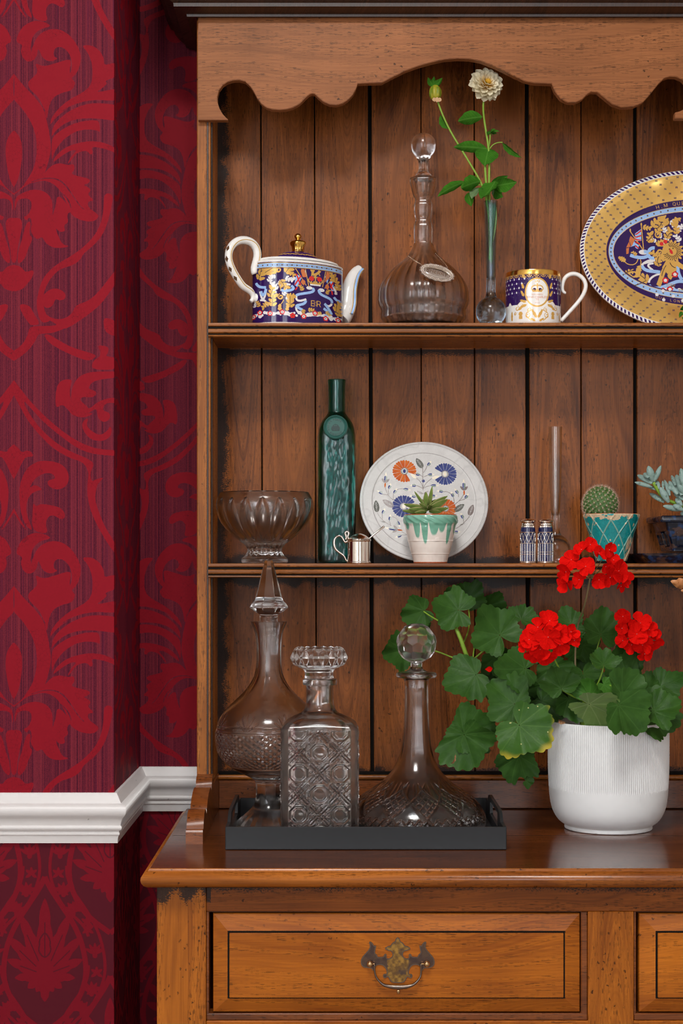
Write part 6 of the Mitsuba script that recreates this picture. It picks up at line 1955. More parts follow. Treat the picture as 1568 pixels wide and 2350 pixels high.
mat('bonsai_glaze', proc(bonsai_fn), .12, specular=.6)
mat('biscuit_clay', rgb((.20, .11, .075)), .7)
NY0, NY1 = 2.470, 2.592
nx = lambda px, Y=NY0: (px - 784) * U(Y)
znb = lambda py: EYE - (py - 1287) * U(NY0)
x0r, x1r = nx(1517), nx(1790)


def notch_rect(x0, x1, y0, y1, c):
    return Polygon([(x0 + c, y0), (x1 - c, y0), (x1 - c, y0 + c * .6), (x1, y0 + c * .6), (x1, y1 - c), (x0, y1 - c), (x0, y0 + c * .9), (x0 + c, y0 + c * .9)])


def taper_stack(rings):
    """rings of equal length stacked to a closed skin"""
    A = np.array(rings)
    c0 = np.repeat(A[:1].mean(1, keepdims=True), A.shape[1], 1)
    c1 = np.repeat(A[-1:].mean(1, keepdims=True), A.shape[1], 1)
    m = grid(np.concatenate([c0, A, c1]), cv=True)
    if m.volume < 0:
        m.invert()
    return m


def rrect(x0, x1, y0, y1, z, r=.006, n=6):
    pts = []
    for cx_, cy_, a in ((x1 - r, y1 - r, 0), (x0 + r, y1 - r, 90), (x0 + r, y0 + r, 180), (x1 - r, y0 + r, 270)):
        for t in np.radians(np.linspace(a, a + 90, n)):
            pts.append((cx_ + r * math.cos(t), cy_ + r * math.sin(t), z))
    return pts


zi = 0.0
lay = [(1264, .0195, .016), (1262, .020, .0165), (1240, .0165, .0135), (1215, .0115, .0095), (1204, .0095, .008), (1199, .0085, .007), (1197.5, .001, .001), (1194, 0, 0), (1187, 0, 0), (1184, .0012, .0012), (1183, .003, .003), (1184, .008, .008), (1196, .010, .010)]
tag('bonsai_pot', 'dark blue glazed rectangular bonsai pot at the right end of the middle shelf', 'flowerpot')
add('bonsai_pot__pot', taper_stack([rrect(x0r + a, x1r - a, NY0 + b * .75, NY1 - b, znb(py), .004) for py, a, b in lay]), 'bonsai_glaze', 35)
fr_z0, fr_z1 = znb(1250), znb(1222)
for k, (xa, xb) in enumerate(((nx(1560), nx(1606)), (nx(1625), nx(1690)))):
    g = sbox(xa, 0, xb, fr_z1 - fr_z0).buffer(.003, 6).difference(sbox(xa + .003, .003, xb - .003, fr_z1 - fr_z0 - .003).buffer(.002, 6))
    m = extrude(g, .0035)
    add('bonsai_pot__raised_frame', place(m, [0, NY0 + .0128, fr_z0], [1, 0, 0], [0, -.30, .954], [0, -.954, -.30]), 'bonsai_glaze', 30)
g = sbox(NY0 + .045, 0, NY1 - .04, fr_z1 - fr_z0).buffer(.003, 6).difference(sbox(NY0 + .048, .003, NY1 - .043, fr_z1 - fr_z0 - .003).buffer(.002, 6))
add('bonsai_pot__raised_frame', place(extrude(g, .0035), [x0r + .0175, 0, fr_z0], [0, 1, 0], [-.30, 0, .954], [-.954, 0, -.30]), 'bonsai_glaze', 30)
add('bonsai_pot__soil', bevel_box(x0r + .010, x1r - .010, NY0 + .010, NY1 - .010, znb(1200), znb(1195), .002), 'soil')
tag('bonsai_saucer', 'flat dark blue glazed saucer under the bonsai pot', 'saucer')
zz0 = Z2 + .0004
sx0, sx1 = nx(1472), nx(1830)
add('bonsai_saucer__dish', taper_stack([rrect(sx0 + a, sx1 - a, NY0 - .010 + b, NY1 + .004 - b, z, .006) for z, a, b in ((zz0 + .0005, .012, .007), (zz0 + .003, .010, .006), (zz0 + .008, .004, .002), (zz0 + .0125, .0005, .0003), (zz0 + .0142, 0, 0), (zz0 + .0145, .002, .002), (zz0 + .0135, .004, .004), (zz0 + .0128, .010, .008))]), 'bonsai_glaze', 30)
add('bonsai_saucer__clay_foot', bevel_box(sx0 + .014, sx1 - .014, NY0 + .0, NY1 - .006, zz0 - .0002, zz0 + .0006, .0001), 'biscuit_clay')
tag('stonecrop', 'grey-green succulent with plump pointed leaves spilling from the bonsai pot', 'succulent')


def stone_fn(p, n, uv):
    b = fbm(p.x * 260, p.y * 260, p.z * 260, 3)
    sp3 = smoothstep(.62, .74, fbm(p.x * 340, p.y * 340, p.z * 200, 3))
    return mix(mix((.15, .25, .21), (.27, .37, .35), b), mi.Color3f(.05, .09, .05), sp3 * .6)


mat('stonecrop_leaf', proc(stone_fn), .5, specular=.4)
zc = lambda zx, zy, dy=0: P(1170 + zx / 3.94, 950 + zy / 3.94, 2.485 + dy)
add('stonecrop__stem', tube(catmull(np.array([zc(1720, 930, .02), zc(1600, 850, .005), zc(1480, 800, 0), zc(1400, 760, -.004), zc(1340, 690, -.008), zc(1300, 620, -.010)]), 30), .0026, 8), 'stem_green', True)
add('stonecrop__stem', tube(catmull(np.array([zc(1740, 930, .01), zc(1650, 800, -.004), zc(1580, 720, -.010)]), 20), .0026, 8), 'stem_green', True)
LF = [((1300, 620), (1255, 470), 70), ((1290, 630), (1150, 545), 52), ((1260, 580), (1215, 530), 50), ((1290, 660), (1130, 615), 40), ((1310, 610), (1370, 465), 44), ((1325, 640), (1310, 580), 30), ((1340, 690), (1225, 640), 30), ((1350, 680), (1335, 600), 40), ((1440, 800), (1360, 660), 62), ((1400, 800), (1260, 710), 46), ((1450, 740), (1400, 590), 40), ((1390, 690), (1385, 600), 24), ((1540, 870), (1390, 830), 50), ((1560, 740), (1510, 540), 80), ((1520, 730), (1440, 600), 60), ((1470, 690), (1435, 650), 54), ((1600, 700), (1550, 490), 70), ((1500, 650), (1465, 545), 36), ((1580, 780), (1480, 700), 50), ((1560, 830), (1500, 760), 50), ((1570, 870), (1480, 820), 50), ((1620, 800), (1560, 700), 60), ((1640, 760), (1680, 560), 70), ((1620, 900), (1540, 900), 50), ((1600, 740), (1530, 640), 56), ((1660, 820), (1740, 640), 60), ((1680, 880), (1800, 760), 60)]
for k, (b, t, w) in enumerate(LF):
    dyb, dyt = -.006 - .004 * (k % 3), -.014 + .010 * ((k * 7) % 4)
    bb, tt_ = zc(*b, dyb), zc(*t, dyt)
    dx = tt_ - bb
    m, uv = fleshy(bb, tt_, np.cross(dx, [0, -1, .1]), w / 3.94 * U(2.48) * 1.05, .8, .06, keel=0, shape=1.15, pw=.62)
    add('stonecrop__leaf', m, 'stonecrop_leaf', True)
# ------------------------------------------------------------------ on the dresser: black tray
TZ = TOP + .0003
ty_f, ty_b = 2.226, 2.502
tx0, tx1 = (517 - 784) * U(2.2255), (1163 - 784) * U(2.2255)
tz1 = EYE - (1898 - 1287) * U(2.2255)
tw = .0042
tag('tray', 'black rectangular lacquer tray with cut out handles carrying three decanters', 'tray')
mat('tray_black', rgb((.0165, .0175, .019)), .36, specular=.35)
floor_z = TZ + .0030
add('tray__floor', bevel_box(tx0 + .001, tx1 - .001, ty_f + .001, ty_b - .001, TZ, floor_z, .0005), 'tray_black')
add('tray__front_side', bevel_box(tx0, tx1, ty_f - .0005, ty_f + tw, TZ + .0002, tz1, .0008), 'tray_black')
add('tray__back_side', bevel_box(tx0, tx1, ty_b - tw, ty_b, TZ + .0002, tz1, .0008), 'tray_black')
for x in (tx0, tx1 - tw):
    g = Polygon([(ty_f + tw, TZ), (ty_b - tw, TZ), (ty_b - tw, tz1), (2.470, tz1), (2.458, tz1 + .0095), (2.440, tz1 + .013), (2.300, tz1 + .013), (2.282, tz1 + .0095), (2.270, tz1), (ty_f + tw, tz1)])
    hole = sbox(2.315, tz1 - .010, 2.425, tz1 + .003).buffer(.003, 8)
    add('tray__handle_side', place(extrude(g.difference(hole), tw), [x, 0, 0], [0, 1, 0], [0, 0, 1], [1, 0, 0]), 'tray_black', 30)

FL = floor_z + .0004
# ------------------------------------------------------------------ tall thistle decanter
DY1 = 2.402
u1 = U(DY1)
d1x = (617 - 784) * u1
z1 = lambda zy: EYE - (1270 + zy / 3.455 - 1287) * u1
tr = [(2190, 78), (2172, 80), (2150, 79.5), (2130, 76), (2100, 67), (2060, 53), (2010, 38), (1970, 32), (1935, 30.2), (1890, 29.6), (1850, 29.6), (1815, 31.5), (1790, 37), (1765, 48), (1740, 62), (1710, 78), (1680, 92), (1640, 104), (1600, 113), (1550, 119), (1500, 121.5), (1450, 122.4), (1400, 121.5), (1370, 119.5), (1345, 117.5), (1300, 112), (1255, 103), (1210, 91), (1160, 76), (1110, 61), (1060, 49), (1010, 39.5), (960, 33), (900, 29.6), (840, 28.6), (780, 28.4), (700, 29.4), (640, 31.5), (590, 36), (555, 40.5), (540, 42)]
d1o = np.array([(r * u1, z1(y)) for y, r in tr])
sh_ = d1o[0, 1] - FL
d1o[:, 1] = np.maximum(d1o[:, 1], FL + np.arange(len(tr)) * .0001)
d1o[:, 1] = np.maximum.accumulate(d1o[:, 1])
d1s = spl(d1o, 260)
n1 = len(d1s)
s_len = np.concatenate([[0], np.cumsum(np.linalg.norm(np.diff(d1s, axis=0), axis=1))])
inn1 = [(max(r - .0042, .0105), z) for r, z in spl(d1o, 120)[::-1] if z > z1(1700)]
inn1 += [(inn1[-1][0] * .85, z1(1716)), (inn1[-1][0] * .5, z1(1735)), (.012, z1(1745))]
sb0, sb1 = np.interp(z1(1680), d1s[:, 1], s_len), np.interp(z1(1395), d1s[:, 1], s_len)


def cut1(th, r, z, i):
    o = i <= n1
    s = np.interp(z, d1s[:, 1], s_len)
    band = smoothstep_np(sb0, sb0 + .003, s) * smoothstep_np(sb1, sb1 - .003, s)
    n = 40
    a, b = th * n / (2 * np.pi), (s - sb0) / ((sb1 - sb0) / 7.0)
    p1, p2 = (a + b) / 1.0, (a - b) / 1.0
    pyr = 1 - (np.abs((p1 % 1) - .5) + np.abs((p2 % 1) - .5))
    d = band * (.0026 * pyr - .0016)
    # fan cuts on the shoulder
    t = np.clip((z - z1(1385)) / (z1(1185) - z1(1385)), 0, 1)
    k = (th * 8 / (2 * np.pi)) % 1 - .5
    ang = np.arctan2(k * .09, t * .05 + 1e-4)
    fan = (np.abs(np.cos(ang * 6.5)) > .90) * (t > .04) * (np.hypot(k * .09, t * .05) < .034 * (.6 + .4 * np.abs(np.cos(ang * 6.5)))) * (t < .95)
    d = d - .0009 * fan
    ringcut = np.exp(-((z - z1(1385)) / .0010) ** 2) + np.exp(-((z - z1(1352)) / .0010) ** 2) + np.exp(-((z - z1(1690)) / .0012) ** 2)
    d = d - .0010 * ringcut
    # eight flat flutes on neck and stem
    neck = smoothstep_np(z1(1130), z1(1010), z) + smoothstep_np(z1(1960), z1(1900), z) * smoothstep_np(z1(1745), z1(1800), z)
    oct_ = np.cos(np.pi / 8) / np.cos(((th + .2) % (np.pi / 4)) - np.pi / 8) - 1
    d = d + neck * r * (oct_ * .9 + .025)
    foot = smoothstep_np(z1(2000), z1(2060), z) * (z > FL + .004)
    star = np.abs(((th * 16 / (2 * np.pi)) % 1) - .5) * 2
    d = d - foot * .0022 * (1 - star) * smoothstep_np(z1(2010), z1(2130), z)
    return r + np.where(o, d, 0)


tag('footed_decanter', 'tall footed cut glass decanter with pointed obelisk stopper at the left of the tray', 'decanter')
add('footed_decanter__body', moved(lathe(vessel(d1s, np.array(inn1)), 480, cut1), (d1x, DY1, 0)), 'cut_glass', 18)
os_ = [(1e-5, 50), (9.6, 56), (30.5, 340), (33.5, 372), (41, 398), (45.3, 422), (44.2, 432), (33, 462), (23.5, 480), (21.5, 495), (20.5, 532)]


def octo(th, r, z, i):
    f = np.cos(np.pi / 8) / np.cos(((th + .30) % (np.pi / 4)) - np.pi / 8)
    return np.where(z > z1(505), r * f * 1.04, r)


osp = [(max(r * u1, 1e-5) if r > .01 else r, z1(y)) for r, y in os_]
osp = np.vstack([prof_n(osp[:3], 20), prof_n(osp[2:], 40)[1:], [(21.2 * u1, z1(542)), (20.4 * u1, z1(700)), (19.8 * u1, z1(800)), (1e-5, z1(802))]])
add('footed_decanter__stopper', moved(lathe(osp, 64, octo), (d1x, DY1, 0)), 'cut_glass', 12)

# ------------------------------------------------------------------ square pressed glass decanter
DY2 = 2.2800
u2 = U(2.262)
d2x = (734 - 784) * u2
zz2 = lambda zy: EYE - (1270 + zy / 3.455 - 1287) * u2
HW, HD = 86 * u2, .0460
rows2 = [(FL, .93, 0), (FL + .0012, .985, 0), (FL + .003, 1, 0)]
zz_top = zz2(1385)
nb = 150
for z in np.linspace(FL + .004, zz_top, nb):
    rows2.append((z, 1.0, 0))
for zy, k, rd in ((1368, .985, .03), (1352, .95, .08), (1338, .90, .15), (1322, .84, .25), (1308, .77, .4), (1296, .70, .6), (1284, .60, .8), (1272, .51, .95), (1255, .45, 1), (1235, .408, 1), (1200, .375, 1), (1150, .362, 1), (1100, .360, 1), (1062, .366, 1), (1052, .372, 1), (1048, .45, 1), (1040, .462, 1), (1015, .462, 1), (1004, .45, 1), (1001, .43, 1)):
    rows2.append((zz2(zy), k, rd))
NS = 320
th = np.arange(NS) * 2 * np.pi / NS


def square_ring(k, rd, hw, hd, cham=.17):
    c, s = np.cos(th), np.sin(th)
    p = 14.0
    # a square with cut corners, sampled evenly along its sides
    t = (th / (2 * np.pi) * 4) % 4
    side = np.floor(t).astype(int)
    f = (t - side) * 2 - 1
    x = np.choose(side, [np.ones(NS), -f, -np.ones(NS), f])
    y = np.choose(side, [f, np.ones(NS), -f, -np.ones(NS)])
    lim = 2 - cham
    ex_ = np.maximum(np.abs(x) + np.abs(y) - lim, 0) / 2
    x, y = x - np.sign(x) * ex_, y - np.sign(y) * ex_
    a = np.arctan2(y, x)
    xr, yr = np.cos(a), np.sin(a)
    X = (x * (1 - rd) + xr * rd) * hw * k
    Y = (y * (1 - rd) * hd / hw + yr * rd) * hw * k
    return X, Y


def press(u, v):
    """relief of a pressed face: bosses and cross cuts alternate; u across -1..1, v up in the same unit (half width)"""
    cw = .82 / 1.5
    iu, iv = np.round(u / cw), np.round(v / cw - .5) + .5
    fu, fv = u / cw - iu, v / cw - iv
    odd = ((iu + np.floor(iv)) % 2 == 0)
    oc = np.maximum(np.maximum(np.abs(fu), np.abs(fv)), (np.abs(fu) + np.abs(fv)) / 1.45)
    boss = smoothstep_np(.46, .39, oc) - .55 * smoothstep_np(.34, .26, oc)
    d1, d2 = fu + fv, fu - fv
    x_ = np.maximum(np.exp(-(((np.abs(d1)) - .10) / .05) ** 2), np.exp(-((np.abs(d2) - .10) / .05) ** 2)) + .7 * np.maximum(np.exp(-((np.abs(d1) - .38) / .05) ** 2), np.exp(-((np.abs(d2) - .38) / .05) ** 2))
    h = np.where(odd, boss, .9 * x_)
    return h * (np.abs(u) < .80)


P_ = []
for z, k, rd in rows2:
    X, Y = square_ring(k, rd, HW, HD)
    if k == 1.0 and FL + .004 <= z <= zz_top:
        v = (z - FL) / HW
        env = smoothstep_np(FL + .003, FL + .005, z) * smoothstep_np(zz_top, zz_top - .003, z)
        fb = np.abs(np.abs(Y) - HD) < 1e-6
        lr = np.abs(np.abs(X) - HW) < 1e-6
        h = np.where(fb, press(X / HW, v), np.where(lr, press(Y / HD, v), 0)) * env * .0021
        Y = Y + np.where(fb, np.sign(Y) * h, 0)
        X = X + np.where(lr & ~fb, np.sign(X) * h, 0)
    P_.append(np.stack([X + d2x, Y + DY2, np.full(NS, z)], 1))
zi_ = [(zz2(1002), .34, 1), (zz2(1008), .315, 1), (zz2(1100), .262, 1), (zz2(1200), .27, 1), (zz2(1250), .33, 1), (zz2(1290), .48, .8), (zz2(1325), .68, .5), (zz2(1360), .82, .12), (zz2(1390), .86, .02)] + [(z, .86, 0) for z in np.linspace(zz2(1400), FL + .0125, 14)] + [(FL + .0095, .80, 0), (FL + .0088, .5, .3)]
for z, k, rd in zi_:
    X, Y = square_ring(k, rd, HW, HD, .3)
    P_.append(np.stack([X + d2x, Y + DY2, np.full(NS, z)], 1))
P_ = np.array(P_)
P_ = np.concatenate([np.repeat(P_[:1].mean(1, keepdims=True), NS, 1), P_, np.repeat(P_[-1:].mean(1, keepdims=True), NS, 1)], 0)
m = grid(P_, cv=True)
if m.volume < 0:
    m.invert()
tag('square_decanter', 'square pressed glass decanter with scalloped disc stopper at the front of the tray', 'decanter')
add('square_decanter__body', m, 'cut_glass', 28)
so = [(1e-5, 756), (40, 756), (52, 752), (60, 770), (63.5, 830), (60, 885), (50, 906), (38, 920), (33.5, 945), (32.5, 975), (34.5, 992), (33, 999)]
sop = [(r * u2 if r > .01 else r, zz2(y)) for r, y in so]
sop = np.vstack([prof_n(sop, 120), [(26.5 * u2, zz2(1003)), (22.5 * u2, zz2(1060)), (21.6 * u2, zz2(1195)), (1e-5, zz2(1215))]])


def scal(th, r, z, i):
    t = (z - zz2(830)) / (zz2(760) - zz2(830))
    a = np.abs(((th * 16 / (2 * np.pi)) % 1) - .5) * 2
    band = (np.abs(t) < 1.15) & (r > 48 * u2)
    pyr = 1 - np.clip(np.abs(t) * .8 + a * .8, 0, 1)
    tr_ = smoothstep_np(40 * u2, 50 * u2, r) * smoothstep_np(zz2(775), zz2(762), z)
    return r + np.where(band, .0042 * (pyr - .35), 0), z + tr_ * .0012 * (1 - 2 * a)


add('square_decanter__stopper', moved(lathe(sop, 256, scal), ((732 - 784) * u2, DY2, 0)), 'cut_glass', 22)

# ------------------------------------------------------------------ ship's decanter
DY3 = 2.396
u3 = U(DY3)
d3x = (956 - 784) * u3
z3 = lambda zy: EYE - (1400 + zy / 4.124 - 1287) * u3
tr = [(2075, 148), (2060, 155), (2030, 158.5), (1990, 159.8), (1950, 159.5), (1915, 157), (1880, 153), (1840, 147), (1800, 138.5), (1760, 128), (1720, 114), (1680, 99), (1640, 85), (1600, 74), (1550, 62), (1500, 53), (1450, 46.5), (1400, 41.5), (1340, 37.5), (1270, 34.2), (1200, 32.2), (1100, 30), (1000, 28.8), (900, 27.8), (800, 27.6), (740, 27.4), (690, 27.4), (660, 28.6), (645, 31), (637, 43.5), (625, 46), (610, 46.6), (597, 45.5), (588, 41), (584, 33)]
d3o = np.array([(r * u3, z3(y)) for y, r in tr])
d3o[:, 1] = np.where(np.arange(len(tr)) < 3, np.maximum(d3o[:, 1], FL), d3o[:, 1])
d3o[0] = (d3o[0, 0], FL)
d3o[1] = (d3o[1, 0], FL + .0022)
d3o[:, 1] = np.maximum.accumulate(d3o[:, 1])
d3s = spl(d3o, 280)
n3 = len(d3s)
s3 = np.concatenate([[0], np.cumsum(np.linalg.norm(np.diff(d3s, axis=0), axis=1))])
in3 = [(.0135, d3s[-1, 1])] + [(min(max(r - .0050, .0118), 1), z) for r, z in spl(d3o, 120)[::-1] if FL + .013 < z < z3(640)] + [(.082, FL + .0105), (.05, FL + .0085)]
in3 = np.array(in3)
sA, sB = 0.0, np.interp(z3(1560), d3s[:, 1], s3)


def cut3(th, r, z, i):
    o = i <= n3
    s = np.interp(z, d3s[:, 1], s3) / np.interp(z3(1590), d3s[:, 1], s3)
    n = 12
    a = th * n / (2 * np.pi)
    g = lambda x: np.abs(x - np.round(x))
    e = smoothstep_np(.005, .03, s) * smoothstep_np(1.02, .90, s)
    rows_ = s * 1.75
    d1, d2 = g(a + rows_ + .3), g(a - rows_ + .3)
    deep = np.clip(1 - np.minimum(d1, d2) / .075, 0, 1)
    # fine hatch in every second diamond, fans in the upper ones
    cellid = (np.floor(a + rows_ + .3) + np.floor(a - rows_ + .3)) % 2
    f1, f2 = g((a + rows_) * 4), g((a - rows_) * 4)
    fine = np.clip(1 - np.minimum(f1, f2) / .16, 0, 1) * ((cellid == 0) | (s < .3)) * (s < .74) * (s > .16)
    up = smoothstep_np(.62, .70, s) * smoothstep_np(1.0, .92, s)
    fanc = np.clip(1 - g(a * 4 + 1.2 * np.sin(a * 2 * np.pi) * (1 - s)) / .22, 0, 1) * up
    d = -(.0024 * deep + .0015 * fine + .0015 * fanc) * e
    neck = smoothstep_np(z3(1480), z3(1300), z) * smoothstep_np(z3(690), z3(770), z)
    oct_ = np.cos(np.pi / 8) / np.cos(((th + .35) % (np.pi / 4)) - np.pi / 8) - 1
    return r + np.where(o, d + neck * r * (oct_ * .95 + .03), 0)


tag('ships_decanter', 'broad based cut glass ship\'s decanter with faceted ball stopper at the right of the tray', 'decanter')
add('ships_decanter__body', moved(lathe(vessel(d3s, in3), 400, cut3), (d3x, DY3, 0)), 'cut_glass', 22)
wine = [(1e-5, FL + .0091), (.05, FL + .0091), (.082, FL + .0111), (.0945, FL + .0142), (.0955, FL + .0180), (.0948, FL + .0200), (1e-5, FL + .0200)]
# faceted ball: planes cut off a sphere
fb_ = []
for lat, n, ph in ((90, 1, 0), (62, 6, 0), (36, 10, .5), (12, 12, 0), (-12, 12, .5), (-36, 10, 0), (-60, 6, .5)):
    for k in range(n):
        a, l = 2 * math.pi * (k + ph) / n + .28, math.radians(lat)
        fb_.append((math.cos(l) * math.cos(a), math.cos(l) * math.sin(a), math.sin(l)))
fb_ = np.array(fb_)
import scipy.spatial as sps
hs = sps.HalfspaceIntersection(np.column_stack([fb_, -np.ones(len(fb_))]), np.zeros(3))
Rb = 44.6 * u3
bmesh = trimesh.convex.convex_hull(np.vstack([hs.intersections]) * Rb)
bz = z3(312)
nk = [(1e-5, z3(430)), (9, z3(432)), (13, z3(470)), (13.6, z3(500)), (13, z3(535)), (16, z3(560)), (24, z3(578)), (27, z3(582.5)), (20, z3(584)), (17.6, z3(600)), (16.6, z3(735)), (1e-5, z3(738))]
nk = np.array([(r * u3 if r > .01 else r, z) for r, z in nk])
import manifold3d as m3


def to_man(t):
    t = t.copy()
    t.merge_vertices()
    t.update_faces(t.nondegenerate_faces())
    if t.volume < 0:
        t.invert()
    return m3.Manifold(m3.Mesh(np.asarray(t.vertices, np.float32), np.asarray(t.faces, np.uint32)))


def nk_lathe(prof, n=48):
    cs = m3.CrossSection([[(float(r), float(z)) for r, z in prof]], m3.FillRule.Positive if True else None)
    return cs


nkm = lathe(nk, 48, lambda th, r, z, i: np.where((z > z3(560)) & (z < z3(430)), r * np.cos(np.pi / 8) / np.cos((th % (np.pi / 4)) - np.pi / 8), r))
both = to_man(moved(bmesh, (0, 0, bz))) + to_man(nkm)
mm = both.to_mesh()
sm = tm(mm.vert_properties[:, :3], mm.tri_verts)
if not sm.volume > Rb ** 3:
    sm = cat(moved(bmesh, (0, 0, bz)), nkm)
add('ships_decanter__stopper', moved(sm, (d3x, DY3, 0)), 'cut_glass', 14)

# ------------------------------------------------------------------ white ribbed planter
WY = 2.408
wu = U(WY)
wcx = (1396.4 - 784) * wu
WT = .155
wz = lambda f: TOP + .0003 + f * WT
wp = [(97, 0), (99.5, .004), (100.2, .012), (99.3, .030), (98.6, .036), (102, .044), (109, .062), (117, .095), (124, .140), (129, .190), (132.2, .245), (134.6, .32), (136.2, .42), (137.4, .55), (138.0, .7), (138.0, .85), (137.4, .95), (137.0, .985), (136.0, .997), (134.6, 1.0)]
wo = spl(np.array([(r * wu, wz(f)) for r, f in wp]), 130)
wi = np.array([(132.6 * wu, wz(.997)), (131.8 * wu, wz(.985)), (131.5 * wu, wz(.9)), (130 * wu, wz(.8))])


def ribs(th, r, z, i):
    e = smoothstep_np(wz(.375), wz(.40), z) * (i <= len(wo)) * smoothstep_np(wz(1.0), wz(.985), z)
    return r + e * .00085 * (np.sqrt(np.abs(np.sin(th * 87))) - .85)


mat('planter_white', proc(lambda p, n, uv: mi.Color3f(.74, .755, .75) * (.97 + .04 * fbm(p.x * 60, p.y * 60, p.z * 60, 2)) * (1 - .45 * smoothstep(.16, .06, voronoi((p.x + p.y) * 95, p.z * 75)[0]) * dr.select(voronoi((p.x + p.y) * 95, p.z * 75)[2] > .965, mi.Float(1), mi.Float(0)))), .45, specular=.45)
tag('white_planter', 'white ceramic planter with fine vertical ribs on the dresser holding the geranium', 'planter')
add('white_planter__pot', moved(lathe(vessel(wo, wi), 1392, ribs), (wcx, WY, 0)), 'planter_white', True)
add('white_planter__soil', moved(lathe([(1e-5, wz(.8)), (130.4 * wu, wz(.8)), (130.4 * wu, wz(.86)), (60 * wu, wz(.875)), (1e-5, wz(.86))], 60), (wcx, WY, 0)), 'soil', True)

# ------------------------------------------------------------------ geranium
gz = lambda zx, zy, Y: P(860 + zx / 2.2147, 1320 + zy / 2.2147, Y)
gu = lambda Y: U(Y) / 2.2147
def gloss_leaf(name, tex, rough=.38, *a):
    mat(name, tex, .44, specular=.14, bump=proc(lambda p, n, uv: .6 * fbm(p.x * 170, p.y * 170, p.z * 170, 3) + .25 * noise(p.x * 700, p.y * 700, p.z * 700), 4e-4), bscale=.0006)


gloss_leaf('geranium_mid', leaf_tex((.017, .055, .008), (.036, .098, .014), (.07, .15, .035), 8, .20), .36, .20)
gloss_leaf('geranium_light', leaf_tex((.035, .120, .014), (.060, .175, .022), (.11, .25, .05), 8, .25), .40, .3)
gloss_leaf('geranium_under', leaf_tex((.12, .22, .055), (.18, .29, .085), (.26, .37, .14), 8, .6), .55, .3)


def edge_tex(p, n, uv):
    r = dr.sqrt(uv.x * uv.x + uv.y * uv.y)
    a = dr.atan2(uv.y, uv.x)
    k = a * (8 / (2 * math.pi)) * 1.12
    f = dr.abs(k - dr.round(k)) * r
    v = smoothstep(.035, .008, f) * .2
    col = mix(mix((.024, .075, .011), (.044, .115, .016), fbm(p.x * 90, p.y * 90, p.z * 90, 3)), (.11, .22, .045), v)
    e = smoothstep(.80, 1.02, r + .22 * (noise(a * 4, .3, .7) - .5)) * smoothstep(-.1, .5, uv.x)
    col = mix(col, mi.Color3f(.38, .30, .03), e * .9)
    d1, d2, q = voronoi(uv.x * 5, uv.y * 5)
    return mix(col, mi.Color3f(.40, .40, .16), smoothstep(.12, .05, d1) * dr.select(q > .8, mi.Float(1), mi.Float(0)))


gloss_leaf('geranium_edged', proc(edge_tex), .40, .22)


def ger_leaf(r, seed, cup=.12, ruf=.05, stretch=1.0, ecc=.28, fold=0.0, nr=12, nt=150):
    """round lobed scalloped leaf: petiole at the origin, tip along +x; uv in radii"""
    rg = np.random.default_rng(seed)
    t = np.linspace(-np.pi, np.pi, nt)
    R = r * ((1 - ecc) + ecc * np.cos(t)) * (1 + .10 * np.cos(5.2 * t + rg.uniform(-.25, .25)) + .075 * np.abs(np.sin(13 * t + .3)))
    R = R * (1 - .92 * np.exp(-((np.abs(t) - np.pi) / .33) ** 2)) * (1 - .16 * np.exp(-((t - rg.uniform(-1.6, 1.6)) / .10) ** 2))
    R = R * (1 + .06 * np.sin(2 * t + rg.uniform(0, 6)) + .05 * np.sin(3 * t + rg.uniform(0, 6)))
    f = np.linspace(0.02, 1, nr)
    T_, Fv = np.meshgrid(t, f, indexing='ij')
    RR = R[:, None] * Fv
    x, y = RR * np.cos(T_) * stretch, RR * np.sin(T_)
    rho = RR / r
    k = T_ * 8 / (2 * np.pi) * 1.12
    vein = np.abs(k - np.round(k)) * 2
    z = cup * r * rho ** 2 + ruf * r * rho ** 2 * np.cos(5.2 * T_ + rg.uniform(0, 6)) + .035 * r * rho * (vein - .5) + .11 * r * rho ** 2 * np.sin(2 * T_ + rg.uniform(0, 6)) + .05 * r * rho ** 2 * np.sin(3 * T_ + rg.uniform(0, 6)) + .02 * r * rho ** 3 * np.sin(13 * T_)
    z = z + fold * np.abs(y)
    Pt = np.stack([x, y, z], -1)
    return grid(Pt), np.stack([x / r, y / r], -1).reshape(-1, 2)


